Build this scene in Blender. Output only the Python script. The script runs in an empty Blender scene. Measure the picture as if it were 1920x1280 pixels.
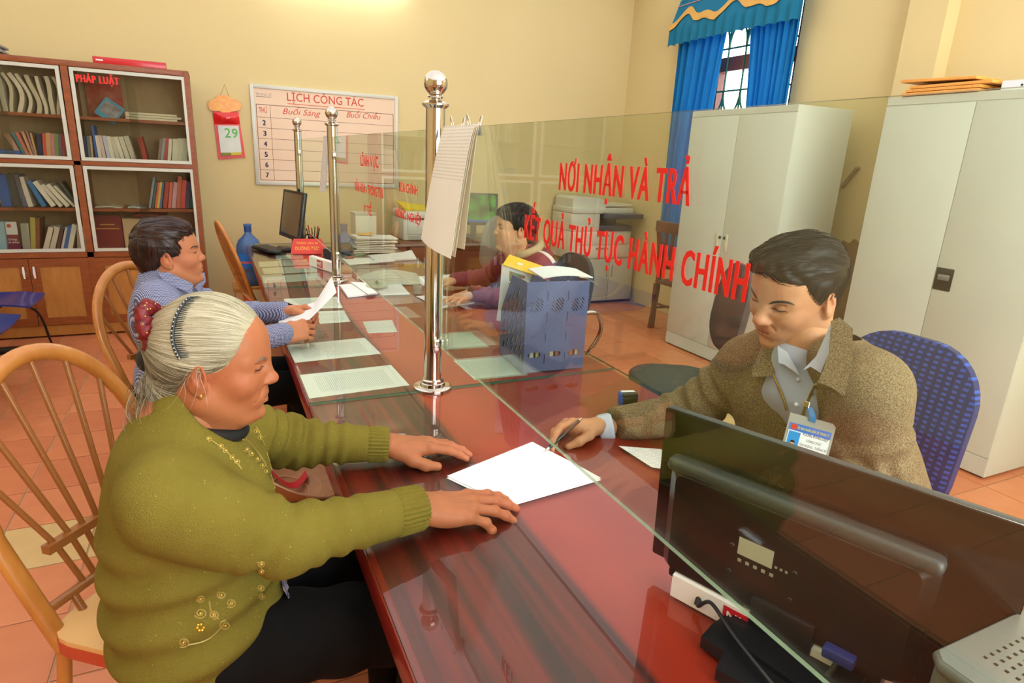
import bpy, bmesh, math, random
import numpy as np
from mathutils import Matrix, Vector, Euler
random.seed(7); RNG = np.random.default_rng(5)
SC = bpy.context.scene
COL = SC.collection
PI = math.pi

# ------------------------------------------------------------------ camera
FPX = 1158.2; YAW = .451455; PIT = .28493; ROL = .0485146; CAMH = 1.5
def cam_rot():
    c, s = math.cos, math.sin
    fwd = Vector((s(YAW)*c(PIT), c(YAW)*c(PIT), -s(PIT)))
    right = Vector((c(YAW), -s(YAW), 0)); up = right.cross(fwd)
    r2 = right*c(ROL)+up*s(ROL); u2 = -right*s(ROL)+up*c(ROL)
    return Matrix((r2, u2, -fwd)).transposed()
CR = cam_rot(); CP = Vector((0, 0, CAMH))
cd = bpy.data.cameras.new('camera'); cam = bpy.data.objects.new('camera', cd); COL.objects.link(cam)
cd.sensor_width = 36; cd.lens = FPX/1920*36; cd.clip_start = .02
cam.matrix_world = Matrix.Translation(CP) @ CR.to_4x4()
SC.camera = cam

# ------------------------------------------------------------------ world, lights, exposure
SC.view_settings.view_transform = 'Standard'; SC.view_settings.look = 'None'
SC.view_settings.gamma = 1; SC.view_settings.use_curve_mapping = False
SC.view_settings.exposure = 0.3
W = bpy.data.worlds.new('sky'); SC.world = W; W.use_nodes = True
W.node_tree.nodes['Background'].inputs[0].default_value = (.93, .97, 1, 1)
W.node_tree.nodes['Background'].inputs[1].default_value = 5.0
def area(name, loc, size, power, col=(1, .95, .86), rot=(0, 0, 0), sy=None):
    l = bpy.data.lights.new(name, 'AREA'); l.shape = 'RECTANGLE'; l.size = size; l.size_y = sy or size
    l.energy = power; l.color = col
    o = bpy.data.objects.new(name, l); COL.objects.link(o); o.location = loc; o.rotation_euler = rot
    return o
# light bounced off the white ceiling above and behind the photographer
area('ceiling_bounce_light', (.85, 2.2, 3.42), 6.6, 125, (.86, .98, 1.10), sy=7.6)
# added frontal fill light, set at an unseen window behind the camera
area('front_fill_light', (1.75, -1.72, 1.95), 3.1, 88, (.90, .98, 1.06), (PI/2, 0, 0), sy=2.1)

# ------------------------------------------------------------------ materials
MATS = {}
def lin(c):
    return tuple(((x/255)/12.92 if x/255 <= .04045 else ((x/255+.055)/1.055)**2.4) for x in c)
def nt(m):
    m.use_nodes = True
    return m.node_tree.nodes, m.node_tree.links
def mat(name, rgb, rough=.5, metal=0, spec=.5, var=0, vscale=20, bump=0, bscale=200, coat=0, alpha=1, sheen=0, stretch=None, col2=None, attr=None, trans=0):
    """principled material; rgb in sRGB 0-255; var mixes towards col2 by noise; bump is fine relief"""
    if name in MATS: return MATS[name]
    m = bpy.data.materials.new(name); N, L = nt(m); b = N['Principled BSDF']
    c = (*lin(rgb), 1)
    b.inputs['Base Color'].default_value = c; b.inputs['Roughness'].default_value = rough
    b.inputs['Metallic'].default_value = metal; b.inputs['Specular IOR Level'].default_value = spec
    b.inputs['Coat Weight'].default_value = coat; b.inputs['Coat Roughness'].default_value = .08
    b.inputs['Alpha'].default_value = alpha
    if sheen: b.inputs['Sheen Weight'].default_value = sheen
    if trans: b.inputs['Transmission Weight'].default_value = trans
    tc = None
    if var or bump:
        tc = N.new('ShaderNodeTexCoord'); mp = N.new('ShaderNodeMapping'); L.new(tc.outputs['Object'], mp.inputs[0])
        if stretch: mp.inputs['Scale'].default_value = stretch
    src = None
    if attr:
        a = N.new('ShaderNodeAttribute'); a.attribute_name = attr; src = a.outputs['Color']
        L.new(src, b.inputs['Base Color'])
    if var:
        n = N.new('ShaderNodeTexNoise'); n.inputs['Scale'].default_value = vscale; n.inputs['Detail'].default_value = 6
        L.new(mp.outputs[0], n.inputs['Vector'])
        r = N.new('ShaderNodeMapRange'); r.inputs[1].default_value = .35; r.inputs[2].default_value = .7
        L.new(n.outputs[0], r.inputs[0])
        mx = N.new('ShaderNodeMix'); mx.data_type = 'RGBA'
        sc = N.new('ShaderNodeMath'); sc.operation = 'MULTIPLY'; sc.inputs[1].default_value = var; L.new(r.outputs[0], sc.inputs[0])
        L.new(sc.outputs[0], mx.inputs[0])
        if src: L.new(src, mx.inputs[6])
        else: mx.inputs[6].default_value = c
        mx.inputs[7].default_value = (*lin(col2), 1) if col2 else tuple(x*.6 for x in c[:3])+(1,)
        L.new(mx.outputs[2], b.inputs['Base Color'])
    if bump:
        n2 = N.new('ShaderNodeTexNoise'); n2.inputs['Scale'].default_value = bscale; n2.inputs['Detail'].default_value = 3
        L.new(mp.outputs[0], n2.inputs['Vector'])
        bp = N.new('ShaderNodeBump'); bp.inputs['Strength'].default_value = bump; bp.inputs['Distance'].default_value = .002
        L.new(n2.outputs[0], bp.inputs['Height']); L.new(bp.outputs[0], b.inputs['Normal'])
    MATS[name] = m
    return m
def glass_mat(name, tint=(.95, .98, .94), ior=1.5, refl=1.0, rough=0):
    m = bpy.data.materials.new(name); N, L = nt(m); N.remove(N['Principled BSDF']); out = N['Material Output']
    t = N.new('ShaderNodeBsdfTransparent'); t.inputs[0].default_value = (*tint, 1)
    g = N.new('ShaderNodeBsdfGlossy'); g.inputs['Roughness'].default_value = rough
    f = N.new('ShaderNodeFresnel'); f.inputs[0].default_value = ior
    k = N.new('ShaderNodeMath'); k.operation = 'MULTIPLY'; k.inputs[1].default_value = refl; k.use_clamp = True
    ge = N.new('ShaderNodeNewGeometry'); iv = N.new('ShaderNodeMath'); iv.operation = 'SUBTRACT'; iv.inputs[0].default_value = 1; L.new(ge.outputs['Backfacing'], iv.inputs[1])
    k2 = N.new('ShaderNodeMath'); k2.operation = 'MULTIPLY'; L.new(f.outputs[0], k2.inputs[0]); L.new(iv.outputs[0], k2.inputs[1])
    L.new(k2.outputs[0], k.inputs[0])
    mx = N.new('ShaderNodeMixShader'); L.new(k.outputs[0], mx.inputs[0]); L.new(t.outputs[0], mx.inputs[1]); L.new(g.outputs[0], mx.inputs[2])
    L.new(mx.outputs[0], out.inputs[0]); MATS[name] = m
    return m
def emit_mat(name, rgb, strength):
    m = bpy.data.materials.new(name); N, L = nt(m); N.remove(N['Principled BSDF'])
    e = N.new('ShaderNodeEmission'); e.inputs[0].default_value = (*lin(rgb), 1); e.inputs[1].default_value = strength
    L.new(e.outputs[0], N['Material Output'].inputs[0]); MATS[name] = m
    return m
def wood_mat(name, c1, c2, rough=.35, scale=3, stretch=(1, 14, 14), coat=0, contrast=.5):
    """long grain along local x unless stretched otherwise"""
    m = bpy.data.materials.new(name); N, L = nt(m); b = N['Principled BSDF']
    tc = N.new('ShaderNodeTexCoord'); mp = N.new('ShaderNodeMapping'); mp.inputs['Scale'].default_value = stretch; L.new(tc.outputs['Object'], mp.inputs[0])
    n = N.new('ShaderNodeTexNoise'); n.inputs['Scale'].default_value = scale; n.inputs['Detail'].default_value = 8; n.inputs['Roughness'].default_value = .6; L.new(mp.outputs[0], n.inputs['Vector'])
    r = N.new('ShaderNodeValToRGB'); e = r.color_ramp.elements
    e[0].position = .5-contrast*.4; e[0].color = (*lin(c1), 1); e[1].position = .5+contrast*.4; e[1].color = (*lin(c2), 1)
    L.new(n.outputs[0], r.inputs[0]); L.new(r.outputs[0], b.inputs['Base Color'])
    b.inputs['Roughness'].default_value = rough; b.inputs['Coat Weight'].default_value = coat; b.inputs['Coat Roughness'].default_value = .05
    MATS[name] = m
    return m
def print_mat(name, paper=(240, 240, 236), ink=(90, 92, 110), rows=34, axis='y', w=.21, h=.297, margin=.12, dens=.52, rough=.55, ax=(0, 1)):
    """a sheet with lines of small print; local x across the lines, local y down the page (metres, centred)"""
    m = bpy.data.materials.new(name); N, L = nt(m); b = N['Principled BSDF']; b.inputs['Roughness'].default_value = rough
    tc = N.new('ShaderNodeTexCoord'); sp = N.new('ShaderNodeSeparateXYZ'); L.new(tc.outputs['Object'], sp.inputs[0])
    def mth(op, a, c=None, d=None):
        q = N.new('ShaderNodeMath'); q.operation = op
        for i, v in enumerate((a, c, d)):
            if v is None: continue
            if hasattr(v, 'is_linked'): L.new(v, q.inputs[i])
            else: q.inputs[i].default_value = v
        return q.outputs[0]
    x, y = sp.outputs[ax[0]], sp.outputs[ax[1]]
    row = mth('FRACT', mth('MULTIPLY', mth('ADD', y, 1.0), rows/h))
    line = mth('MULTIPLY', mth('GREATER_THAN', row, .35), mth('LESS_THAN', row, .75))
    n = N.new('ShaderNodeTexNoise'); n.inputs['Scale'].default_value = 1; n.inputs['Detail'].default_value = 2
    cb = N.new('ShaderNodeCombineXYZ'); L.new(mth('MULTIPLY', x, 330), cb.inputs[0]); L.new(mth('FLOOR', mth('MULTIPLY', mth('ADD', y, 1.0), rows/h)), cb.inputs[1]); L.new(cb.outputs[0], n.inputs['Vector'])
    words = mth('LESS_THAN', n.outputs[0], dens)
    n3 = N.new('ShaderNodeTexNoise'); n3.inputs['Scale'].default_value = 1
    cb3 = N.new('ShaderNodeCombineXYZ'); L.new(mth('FLOOR', mth('MULTIPLY', mth('ADD', y, 1.0), rows/h)), cb3.inputs[1]); cb3.inputs[0].default_value = 7.3; L.new(cb3.outputs[0], n3.inputs['Vector'])
    ends = mth('LESS_THAN', x, mth('MULTIPLY', mth('ADD', n3.outputs[0], .42), w*.5))
    inx = mth('LESS_THAN', mth('ABSOLUTE', x), w*(.5-margin)); iny = mth('LESS_THAN', mth('ABSOLUTE', y), h*(.5-margin*.8))
    fac = mth('MULTIPLY', mth('MULTIPLY', mth('MULTIPLY', line, words), mth('MULTIPLY', inx, iny)), ends)
    mx = N.new('ShaderNodeMix'); mx.data_type = 'RGBA'; L.new(mth('MULTIPLY', fac, .42), mx.inputs[0])
    mx.inputs[6].default_value = (*lin(paper), 1); mx.inputs[7].default_value = (*lin(ink), 1)
    L.new(mx.outputs[2], b.inputs['Base Color']); MATS[name] = m
    return m

# ------------------------------------------------------------------ geometry helpers
def ray(px, py): return CR @ Vector((px-960, 640-py, -FPX))
def onz(px, py, z): d = ray(px, py); return CP + d*((z-CP.z)/d.z)
def onx(px, py, x): d = ray(px, py); return CP + d*((x-CP.x)/d.x)
def ony(px, py, y): d = ray(px, py); return CP + d*((y-CP.y)/d.y)
class MB:
    """collects vertices and faces (with a material index) for one mesh"""
    def __init__(s): s.v = []; s.f = []; s.mi = []
    def add(s, v, f, M=None, mi=0):
        o = len(s.v)
        s.v += [tuple(M @ Vector(p)) for p in v] if M is not None else [tuple(p) for p in v]
        s.f += [tuple(i+o for i in q) for q in f]; s.mi += [mi]*len(f)
        return s
    def box(s, x0, x1, y0, y1, z0, z1, bev=0, seg=2, M=None, mi=0):
        if bev <= 0:
            v = [(x, y, z) for x in (x0, x1) for y in (y0, y1) for z in (z0, z1)]
            f = [(0, 1, 3, 2), (4, 6, 7, 5), (0, 4, 5, 1), (2, 3, 7, 6), (0, 2, 6, 4), (1, 5, 7, 3)]
            return s.add(v, f, M, mi)
        bm = bmesh.new(); bmesh.ops.create_cube(bm, size=1)
        for q in bm.verts: q.co = Vector(((x0+x1)/2+q.co.x*(x1-x0), (y0+y1)/2+q.co.y*(y1-y0), (z0+z1)/2+q.co.z*(z1-z0)))
        bmesh.ops.bevel(bm, geom=bm.edges[:], offset=bev, segments=seg, profile=.5, affect='EDGES')
        bm.verts.index_update()
        v = [tuple(q.co) for q in bm.verts]; f = [tuple(q.index for q in w.verts) for w in bm.faces]; bm.free()
        return s.add(v, f, M, mi)
    def tube(s, pts, r, n=10, closed=False, caps=True, M=None, mi=0, flat=None):
        pts = [Vector(p) for p in pts]; k = len(pts); rs = r if isinstance(r, (list, tuple)) else [r]*k
        v = []; f = []; up = None
        for i, p in enumerate(pts):
            a = pts[(i-1) % k] if (closed or i > 0) else p; b = pts[(i+1) % k] if (closed or i < k-1) else p
            t = (b-a).normalized()
            if up is None: up = Vector((0, 0, 1)) if abs(t.z) < .9 else Vector((1, 0, 0))
            e = t.cross(up); e = e.normalized() if e.length > 1e-6 else t.orthogonal().normalized()
            up = e.cross(t).normalized()
            for j in range(n):
                an = 2*PI*j/n; ca, sa = math.cos(an), math.sin(an)
                if flat: ca *= flat[0]; sa *= flat[1]
                v.append(p+e*(ca*rs[i])+up*(sa*rs[i]))
        for i in range(k if closed else k-1):
            a = i*n; b = ((i+1) % k)*n
            for j in range(n): f.append((a+j, a+(j+1) % n, b+(j+1) % n, b+j))
        if caps and not closed: f.append(tuple(range(n-1, -1, -1))); f.append(tuple(range((k-1)*n, k*n)))
        return s.add(v, f, M, mi)
    def lathe(s, prof, n=24, c=(0, 0, 0), M=None, mi=0):
        v = []; f = []
        for r, z in prof:
            for j in range(n): a = 2*PI*j/n; v.append((c[0]+r*math.cos(a), c[1]+r*math.sin(a), c[2]+z))
        for i in range(len(prof)-1):
            for j in range(n): f.append((i*n+j, i*n+(j+1) % n, (i+1)*n+(j+1) % n, (i+1)*n+j))
        f.append(tuple(range(n-1, -1, -1))); f.append(tuple(range((len(prof)-1)*n, len(prof)*n)))
        return s.add(v, f, M, mi)
    def prism(s, poly, d0, d1, M=None, mi=0):
        """polygon in local xy, extruded from z=d0 to d1"""
        k = len(poly); v = [(x, y, d0) for x, y in poly]+[(x, y, d1) for x, y in poly]
        f = [tuple(range(k-1, -1, -1)), tuple(range(k, 2*k))]+[(i, (i+1) % k, k+(i+1) % k, k+i) for i in range(k)]
        return s.add(v, f, M, mi)
    def sphere(s, c, r, n=16, m=10, M=None, mi=0):
        rr = r if isinstance(r, (tuple, list)) else (r, r, r); v = [(c[0], c[1], c[2]-rr[2])]; f = []
        for i in range(1, m):
            th = -PI/2+PI*i/m
            for j in range(n): a = 2*PI*j/n; v.append((c[0]+rr[0]*math.cos(th)*math.cos(a), c[1]+rr[1]*math.cos(th)*math.sin(a), c[2]+rr[2]*math.sin(th)))
        v.append((c[0], c[1], c[2]+rr[2])); t = len(v)-1
        for j in range(n): f.append((0, 1+(j+1) % n, 1+j)); f.append((t, t-n+j, t-n+(j+1) % n))
        for i in range(m-2):
            for j in range(n): a = 1+i*n; f.append((a+j, a+(j+1) % n, a+n+(j+1) % n, a+n+j))
        return s.add(v, f, M, mi)
    def grid(s, fn, nu, nv, M=None, mi=0, flip=False):
        v = [fn(i/nu, j/nv) for i in range(nu+1) for j in range(nv+1)]; f = []
        for i in range(nu):
            for j in range(nv):
                a = i*(nv+1)+j; q = (a, a+nv+1, a+nv+2, a+1); f.append(q[::-1] if flip else q)
        return s.add(v, f, M, mi)
    def sheet(s, fn, nu, nv, th, M=None, mi=0):
        """thin solid surface: fn gives points, thickened along normals by th"""
        g = MB().grid(fn, nu, nv); P = np.array(g.v).reshape(nu+1, nv+1, 3)
        du = np.gradient(P, axis=0); dv = np.gradient(P, axis=1); n = np.cross(du, dv); n /= np.linalg.norm(n, axis=2, keepdims=True)+1e-12
        Q = P+n*th; k = (nu+1)*(nv+1)
        f = list(g.f)+[tuple(i+k for i in q[::-1]) for q in g.f]
        rim = [i*(nv+1) for i in range(nu+1)]+[nu*(nv+1)+j for j in range(1, nv+1)]+[i*(nv+1)+nv for i in range(nu-1, -1, -1)]+[j for j in range(nv-1, 0, -1)]
        for a, b in zip(rim, rim[1:]+rim[:1]): f.append((b, a, a+k, b+k))
        return s.add([tuple(p) for p in P.reshape(-1, 3)]+[tuple(p) for p in Q.reshape(-1, 3)], f, M, mi)
    def plate(s, outer, holes, d0, d1, M=None, mi=0):
        """flat plate in local xy with real holes, from z=d0 to d1"""
        from mathutils.geometry import tessellate_polygon
        loops = [[Vector((x, y, 0)) for x, y in outer]]+[[Vector((x, y, 0)) for x, y in h] for h in holes]
        tr = tessellate_polygon(loops); fl = [p for l in loops for p in l]; n = len(fl)
        v = [(p.x, p.y, d0) for p in fl]+[(p.x, p.y, d1) for p in fl]
        f = [tuple(t) for t in tr]+[tuple(i+n for i in t[::-1]) for t in tr]; o = 0
        for l in loops:
            k = len(l); f += [(o+i, o+(i+1) % k, n+o+(i+1) % k, n+o+i) for i in range(k)]; o += k
        return s.add(v, f, M, mi)
    def mesh(s, name, mats, smooth=None):
        me = bpy.data.meshes.new(name); me.from_pydata(s.v, [], s.f)
        for m in (mats if isinstance(mats, (list, tuple)) else [mats]): me.materials.append(m)
        if any(s.mi): me.polygons.foreach_set('material_index', s.mi)
        bm = bmesh.new(); bm.from_mesh(me); bmesh.ops.recalc_face_normals(bm, faces=bm.faces[:]); bm.to_mesh(me); bm.free()
        if smooth is not None:
            me.shade_smooth(); me.set_sharp_from_angle(angle=math.radians(smooth))
        me.update(); return me
def put(name, me, parent=None, loc=(0, 0, 0), rot=(0, 0, 0)):
    o = bpy.data.objects.new(name, me); COL.objects.link(o); o.location = loc; o.rotation_euler = rot
    if parent is not None: o.parent = parent
    return o
def obj(name, mb, mats, parent=None, smooth=None, loc=(0, 0, 0), rot=(0, 0, 0)):
    return put(name, mb.mesh(name, mats, smooth), parent, loc, rot)
def tag(o, label=None, cat=None, group=None, kind=None):
    if label: o['label'] = label
    if cat: o['category'] = cat
    if group: o['group'] = group
    if kind: o['kind'] = kind
    return o
def thing(name, label, cat, loc=(0, 0, 0), rz=0, group=None, rot=None):
    o = bpy.data.objects.new(name, None); COL.objects.link(o); o.empty_display_size = .05
    o.location = loc; o.rotation_euler = rot if rot else (0, 0, rz)
    return tag(o, label, cat, group)
def struct(name, mb, mats, smooth=None, label=None):
    o = obj(name, mb, mats, None, smooth); o['kind'] = 'structure'
    if label: o['label'] = label
    return o
def wpart(name, mb, mats, parent, smooth=None):
    """part given in world coordinates under an unrotated or rotated thing"""
    o = obj(name, mb, mats, parent, smooth); bpy.context.view_layer.update if False else None
    M = Matrix.LocRotScale(parent.location, parent.rotation_euler, None)
    if parent.parent is not None: M = Matrix.LocRotScale(parent.parent.location, parent.parent.rotation_euler, None) @ M
    o.matrix_parent_inverse = Matrix(); o.matrix_basis = M.inverted()
    return o
def copy_tree(o, parent=None):
    c = o.copy(); COL.objects.link(c); c.parent = parent
    for ch in list(o.children): copy_tree(ch, c)
    return c
def text_mesh(name, s, size, m, bold=0, sx=1.0, ext=.0004, align='LEFT', shear=0, sp=1.0):
    cu = bpy.data.curves.new(name, 'FONT'); cu.body = s; cu.size = size; cu.extrude = ext; cu.offset = bold; cu.align_x = align; cu.shear = shear; cu.resolution_u = 3; cu.space_character = sp
    o = bpy.data.objects.new(name, cu); COL.objects.link(o); bpy.context.view_layer.update()
    me = bpy.data.meshes.new_from_object(o.evaluated_get(bpy.context.evaluated_depsgraph_get()))
    bpy.data.objects.remove(o); bpy.data.curves.remove(cu)
    me.name = name; me.materials.clear(); me.materials.append(m)
    for v in me.vertices: v.co.x *= sx
    return me
def text(name, s, parent, M, w, h, m, bold=.0, ext=.0004, align='CENTER', shear=0):
    """text fitted to width w and cap height h, lying in the local xy plane of M (relative to parent)"""
    me = text_mesh(name, s, 1.0, m, min(bold, .012), ext=ext/ max(h, 1e-6), shear=shear, sp=1+bold*3.2)
    if bold > .03:                                    # heavy poster weight: the strokes widened sideways
        bm = bmesh.new(); bm.from_mesh(me); n0 = bm.verts[:]; f0 = bm.faces[:]
        for j, dx in enumerate((-bold, -bold*.5, bold*.5, bold)):
            d = bmesh.ops.duplicate(bm, geom=n0+f0)['geom']
            bmesh.ops.translate(bm, verts=[q for q in d if isinstance(q, bmesh.types.BMVert)], vec=(dx, 0, .006*(j+1)))
        bm.to_mesh(me); bm.free()
    co = np.array([v.co for v in me.vertices]); x0, x1 = co[:, 0].min(), co[:, 0].max(); k = h/.727
    for v in me.vertices:
        v.co.x = ((v.co.x-x0)/(x1-x0)-(.5 if align == 'CENTER' else 0))*w; v.co.y *= k; v.co.z *= h
    me.transform(M)
    return put(name, me, parent)
def frame(x, y, o):
    """matrix with given x and y axes and origin"""
    x = Vector(x).normalized(); y = Vector(y); y = (y-x*y.dot(x)).normalized(); z = x.cross(y)
    return Matrix.Translation(Vector(o)) @ Matrix((x, y, z)).transposed().to_4x4()
def rrect(w, h, r, n=4):
    p = []
    for cx, cy, a0 in ((w/2-r, h/2-r, 0), (-w/2+r, h/2-r, PI/2), (-w/2+r, -h/2+r, PI), (w/2-r, -h/2+r, 3*PI/2)):
        for i in range(n+1): a = a0+PI/2*i/n; p.append((cx+r*math.cos(a), cy+r*math.sin(a)))
    return p
def bez(pts, n=12):
    """catmull-rom through points"""
    P = [Vector(p) for p in pts]; P = [P[0]*2-P[1]]+P+[P[-1]*2-P[-2]]; out = []
    for i in range(1, len(P)-2):
        for j in range(n):
            t = j/n; a, b, c, d = P[i-1:i+3]
            out.append(.5*((2*b)+(c-a)*t+(2*a-5*b+4*c-d)*t*t+(3*b-a-3*c+d)*t**3))
    out.append(P[-2]); return out
# ================================================================== ROOM SHELL
XW, YW, XL, YF, ZC = 4.3, 6.23, -2.6, -1.8, 3.45
def plaster(name, c, c2):
    m = mat(name, c, .75, spec=.25, var=.35, vscale=1.3, col2=c2, bump=.12, bscale=60)
    return m
M_WALL = plaster('cream_wall_paint', (218, 197, 144), (211, 189, 134))
M_CEIL = mat('ceiling_paint', (244, 240, 228), .8, var=.2, vscale=2)
WIN_Y0, WIN_Y1, WIN_Z0, WIN_Z1 = 3.92, 5.2, .95, 2.98
struct('wall_back', MB().box(XL-.15, XW+.25, YW, YW+.15, 0, ZC), M_WALL, label='long cream plastered wall behind the bookcase and schedule board')
w = MB()
w.box(XW, XW+.2, YF, WIN_Y0, 0, ZC).box(XW, XW+.2, WIN_Y1, YW, 0, ZC).box(XW, XW+.2, WIN_Y0, WIN_Y1, 0, WIN_Z0).box(XW, XW+.2, WIN_Y0, WIN_Y1, WIN_Z1, ZC)
struct('wall_right', w, M_WALL, label='cream plastered wall with the curtained window behind the cabinets')
struct('trim_1', MB().box(XW-.12, XW, 2.71, 2.964, 0, ZC), M_WALL, label='shallow cream pilaster on the window wall')
struct('wall_left', MB().box(XL-.15, XL, YF, YW, 0, ZC), M_WALL, label='cream plastered wall on the customer side')
struct('wall_front', MB().box(XL-.15, .15, YF-.15, YF, 0, ZC).box(3.35, XW+.25, YF-.15, YF, 0, ZC).box(.15, 3.35, YF-.15, YF, 0, .85).box(.15, 3.35, YF-.15, YF, 3.05, ZC), M_WALL, label='cream plastered wall behind the photographer')
struct('ceiling', MB().box(XL-.15, XW+.25, YF-.15, YW+.15, ZC, ZC+.1), M_CEIL, label='plain white ceiling')
# floor: grout slab with separate tiles
M_GROUT = mat('floor_grout', (176, 140, 104), .8, var=.3, vscale=30)
def tile_mat(name, c, c2):
    return mat(name, c, .33, spec=.45, var=.55, vscale=9, col2=c2, bump=.05, bscale=90)
M_TILE = [tile_mat('terracotta_tile_%d' % i, c, c2) for i, (c, c2) in enumerate((((208, 126, 84), (192, 110, 70)), ((202, 120, 80), (186, 104, 66)), ((213, 132, 90), (196, 116, 74))))]
M_TILEB = tile_mat('beige_tile', (212, 178, 122), (196, 160, 106))
floor = struct('floor', MB().box(XL-.15, XW+.25, YF-.15, YW+.15, -.1, -.004), M_GROUT, label='terracotta tiled floor with one beige row')
P_ = .31; tiles = []
for i in range(-8, 17):
    for j in range(-15, 14):
        x, y = -.54+P_*i+P_/2, 2.45+P_*j+P_/2
        x0, x1, y0, y1 = max(x-P_/2, XL), min(x+P_/2, XW), max(y-P_/2, YF), min(y+P_/2, YW)
        if x1-x0 < .04 or y1-y0 < .04: continue
        q = CR.transposed() @ (Vector((x, y, 0))-CP); vis = 1e9
        if q.z < -.1:
            u, v = 960+FPX*q.x/-q.z, 640-FPX*q.y/-q.z
            if -120 < u < 2040 and 300 < v < 1500: vis = (x*x+y*y)
        tiles.append((vis, x0, x1, y0, y1, j == 0))
tiles.sort(key=lambda t: t[0])
def tile_mb(w, h):
    g = .0035; m = MB(); a, b = w/2-g, h/2-g; e = .003
    v = [(-a, -b, -.006), (a, -b, -.006), (a, b, -.006), (-a, b, -.006), (-a, -b, -.001), (a, -b, -.001), (a, b, -.001), (-a, b, -.001), (-a+e, -b+e, 0), (a-e, -b+e, 0), (a-e, b-e, 0), (-a+e, b-e, 0)]
    f = [(3, 2, 1, 0), (8, 9, 10, 11)]+[(i, (i+1) % 4, 4+(i+1) % 4, 4+i) for i in range(4)]+[(4+i, 4+(i+1) % 4, 8+(i+1) % 4, 8+i) for i in range(4)]
    return m.add(v, f)
tcache = {}; rest = MB(); nred = 0
for n, (vis, x0, x1, y0, y1, beige) in enumerate(tiles):
    w_, h_ = round(x1-x0, 3), round(y1-y0, 3)
    if nred < 292:
        nred += 1
        mi = 3 if beige else random.randrange(3); key = (w_, h_, mi)
        if key not in tcache: tcache[key] = tile_mb(w_, h_).mesh('floor_tile', M_TILEB if beige else M_TILE[mi])
        o = put('floor_tile', tcache[key], floor, ((x0+x1)/2, (y0+y1)/2, 0))
    else:
        t = tile_mb(w_, h_); rest.add(t.v, t.f, Matrix.Translation(((x0+x1)/2, (y0+y1)/2, 0)), 3 if beige else random.randrange(3))
tag(obj('floor_tiles_rest', rest, M_TILE+[M_TILEB], floor), kind='stuff')
tag(floor.children[-1], 'remaining terracotta tiles out of view')

# window: opening with wooden frame, green scroll grille, glass, curtains and valance
M_WINWOOD = wood_mat('window_brown_wood', (96, 44, 30), (126, 62, 42), .4, 6, (12, 12, 1))
M_GRILLE = mat('green_painted_iron', (38, 104, 84), .4, metal=.2)
M_PANE = glass_mat('window_glass', (.97, .99, .98))
win = thing('window_1', 'arched-grille window with brown frame behind blue curtains', None, (XW+.1, (WIN_Y0+WIN_Y1)/2, WIN_Z0)); win['kind'] = 'structure'
f = MB(); xa, xb = XW+.06, XW+.14
f.box(xa, xb, WIN_Y0, WIN_Y0+.07, WIN_Z0, WIN_Z1).box(xa, xb, WIN_Y1-.07, WIN_Y1, WIN_Z0, WIN_Z1).box(xa, xb, WIN_Y0, WIN_Y1, WIN_Z0, WIN_Z0+.07).box(xa, xb, WIN_Y0, WIN_Y1, WIN_Z1-.07, WIN_Z1)
f.box(xa-.02, xb, WIN_Y0, WIN_Y1, 2.37, 2.49)
for y in (4.87,): f.box(xa, xb, y-.025, y+.025, WIN_Z0, 2.37)
wpart('window_frame', f, M_WINWOOD, win)
for y0, y1 in ((4.09, 4.845), (4.895, 5.23)): wpart('pane', MB().box(XW+.11, XW+.115, y0, y1, WIN_Z0+.07, 2.37), M_PANE, win)
wpart('pane', MB().box(XW+.11, XW+.115, WIN_Y0+.07, WIN_Y1-.07, 2.49, WIN_Z1-.07), M_PANE, win)
g = MB(); xg = XW+.04
for y in np.arange(4.1, 5.3, .21): g.tube([(xg, y, WIN_Z0), (xg, y, WIN_Z1)], .009, 6)
for z in (1.2, 1.62, 2.2, 2.56, 2.85): g.tube([(xg, WIN_Y0, z), (xg, WIN_Y1, z)], .009, 6)
for y in np.arange(4.1, 5.25, .21):
    for zc, up in ((1.62, -1), (2.56, 1), (2.2, -1)):
        g.tube([(xg, y+.105+.105*math.cos(a), zc+up*.2*math.sin(a)) for a in np.linspace(0, PI, 12)], .010, 6)
    for zc in (1.36, 1.92): g.tube([(xg, y+.105+.07*math.cos(a), zc+.07*math.sin(a)) for a in np.linspace(0, 2*PI, 14)[:-1]], .009, 6, closed=True)
wpart('iron_grille', g, M_GRILLE, win, 40)
w2 = thing('added_fill_window', 'unseen brown-framed window added behind the camera for fill light', None, (1.75, YF-.08, .85)); w2['kind'] = 'structure'  # added window out of view, made to carry the frontal fill light
fr_ = MB().box(.15, 3.35, YF-.12, YF-.04, .85, .93).box(.15, 3.35, YF-.12, YF-.04, 2.97, 3.05)
for x in np.linspace(.19, 3.31, 5): fr_.box(x-.04, x+.04, YF-.12, YF-.04, .93, 2.97)
wpart('window_frame', fr_, M_WINWOOD, w2)
for a_, b_ in zip(np.linspace(.19, 3.31, 5)[:-1], np.linspace(.19, 3.31, 5)[1:]): wpart('pane', MB().box(a_+.04, b_-.04, YF-.085, YF-.08, .93, 2.97), M_PANE, w2)
# the yellow house post seen outside through the window
tag(obj('outside_post', MB().box(XW+1.2, XW+1.32, 5.45, 5.57, -.1, 3.4).lathe([(.1, 0), (.12, .06), (.08, .1)], 10, (XW+1.26, 5.51, -.1)), mat('outside_post_paint', (196, 178, 120), .8)), 'yellow post standing outside the grille window', 'post')

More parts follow.
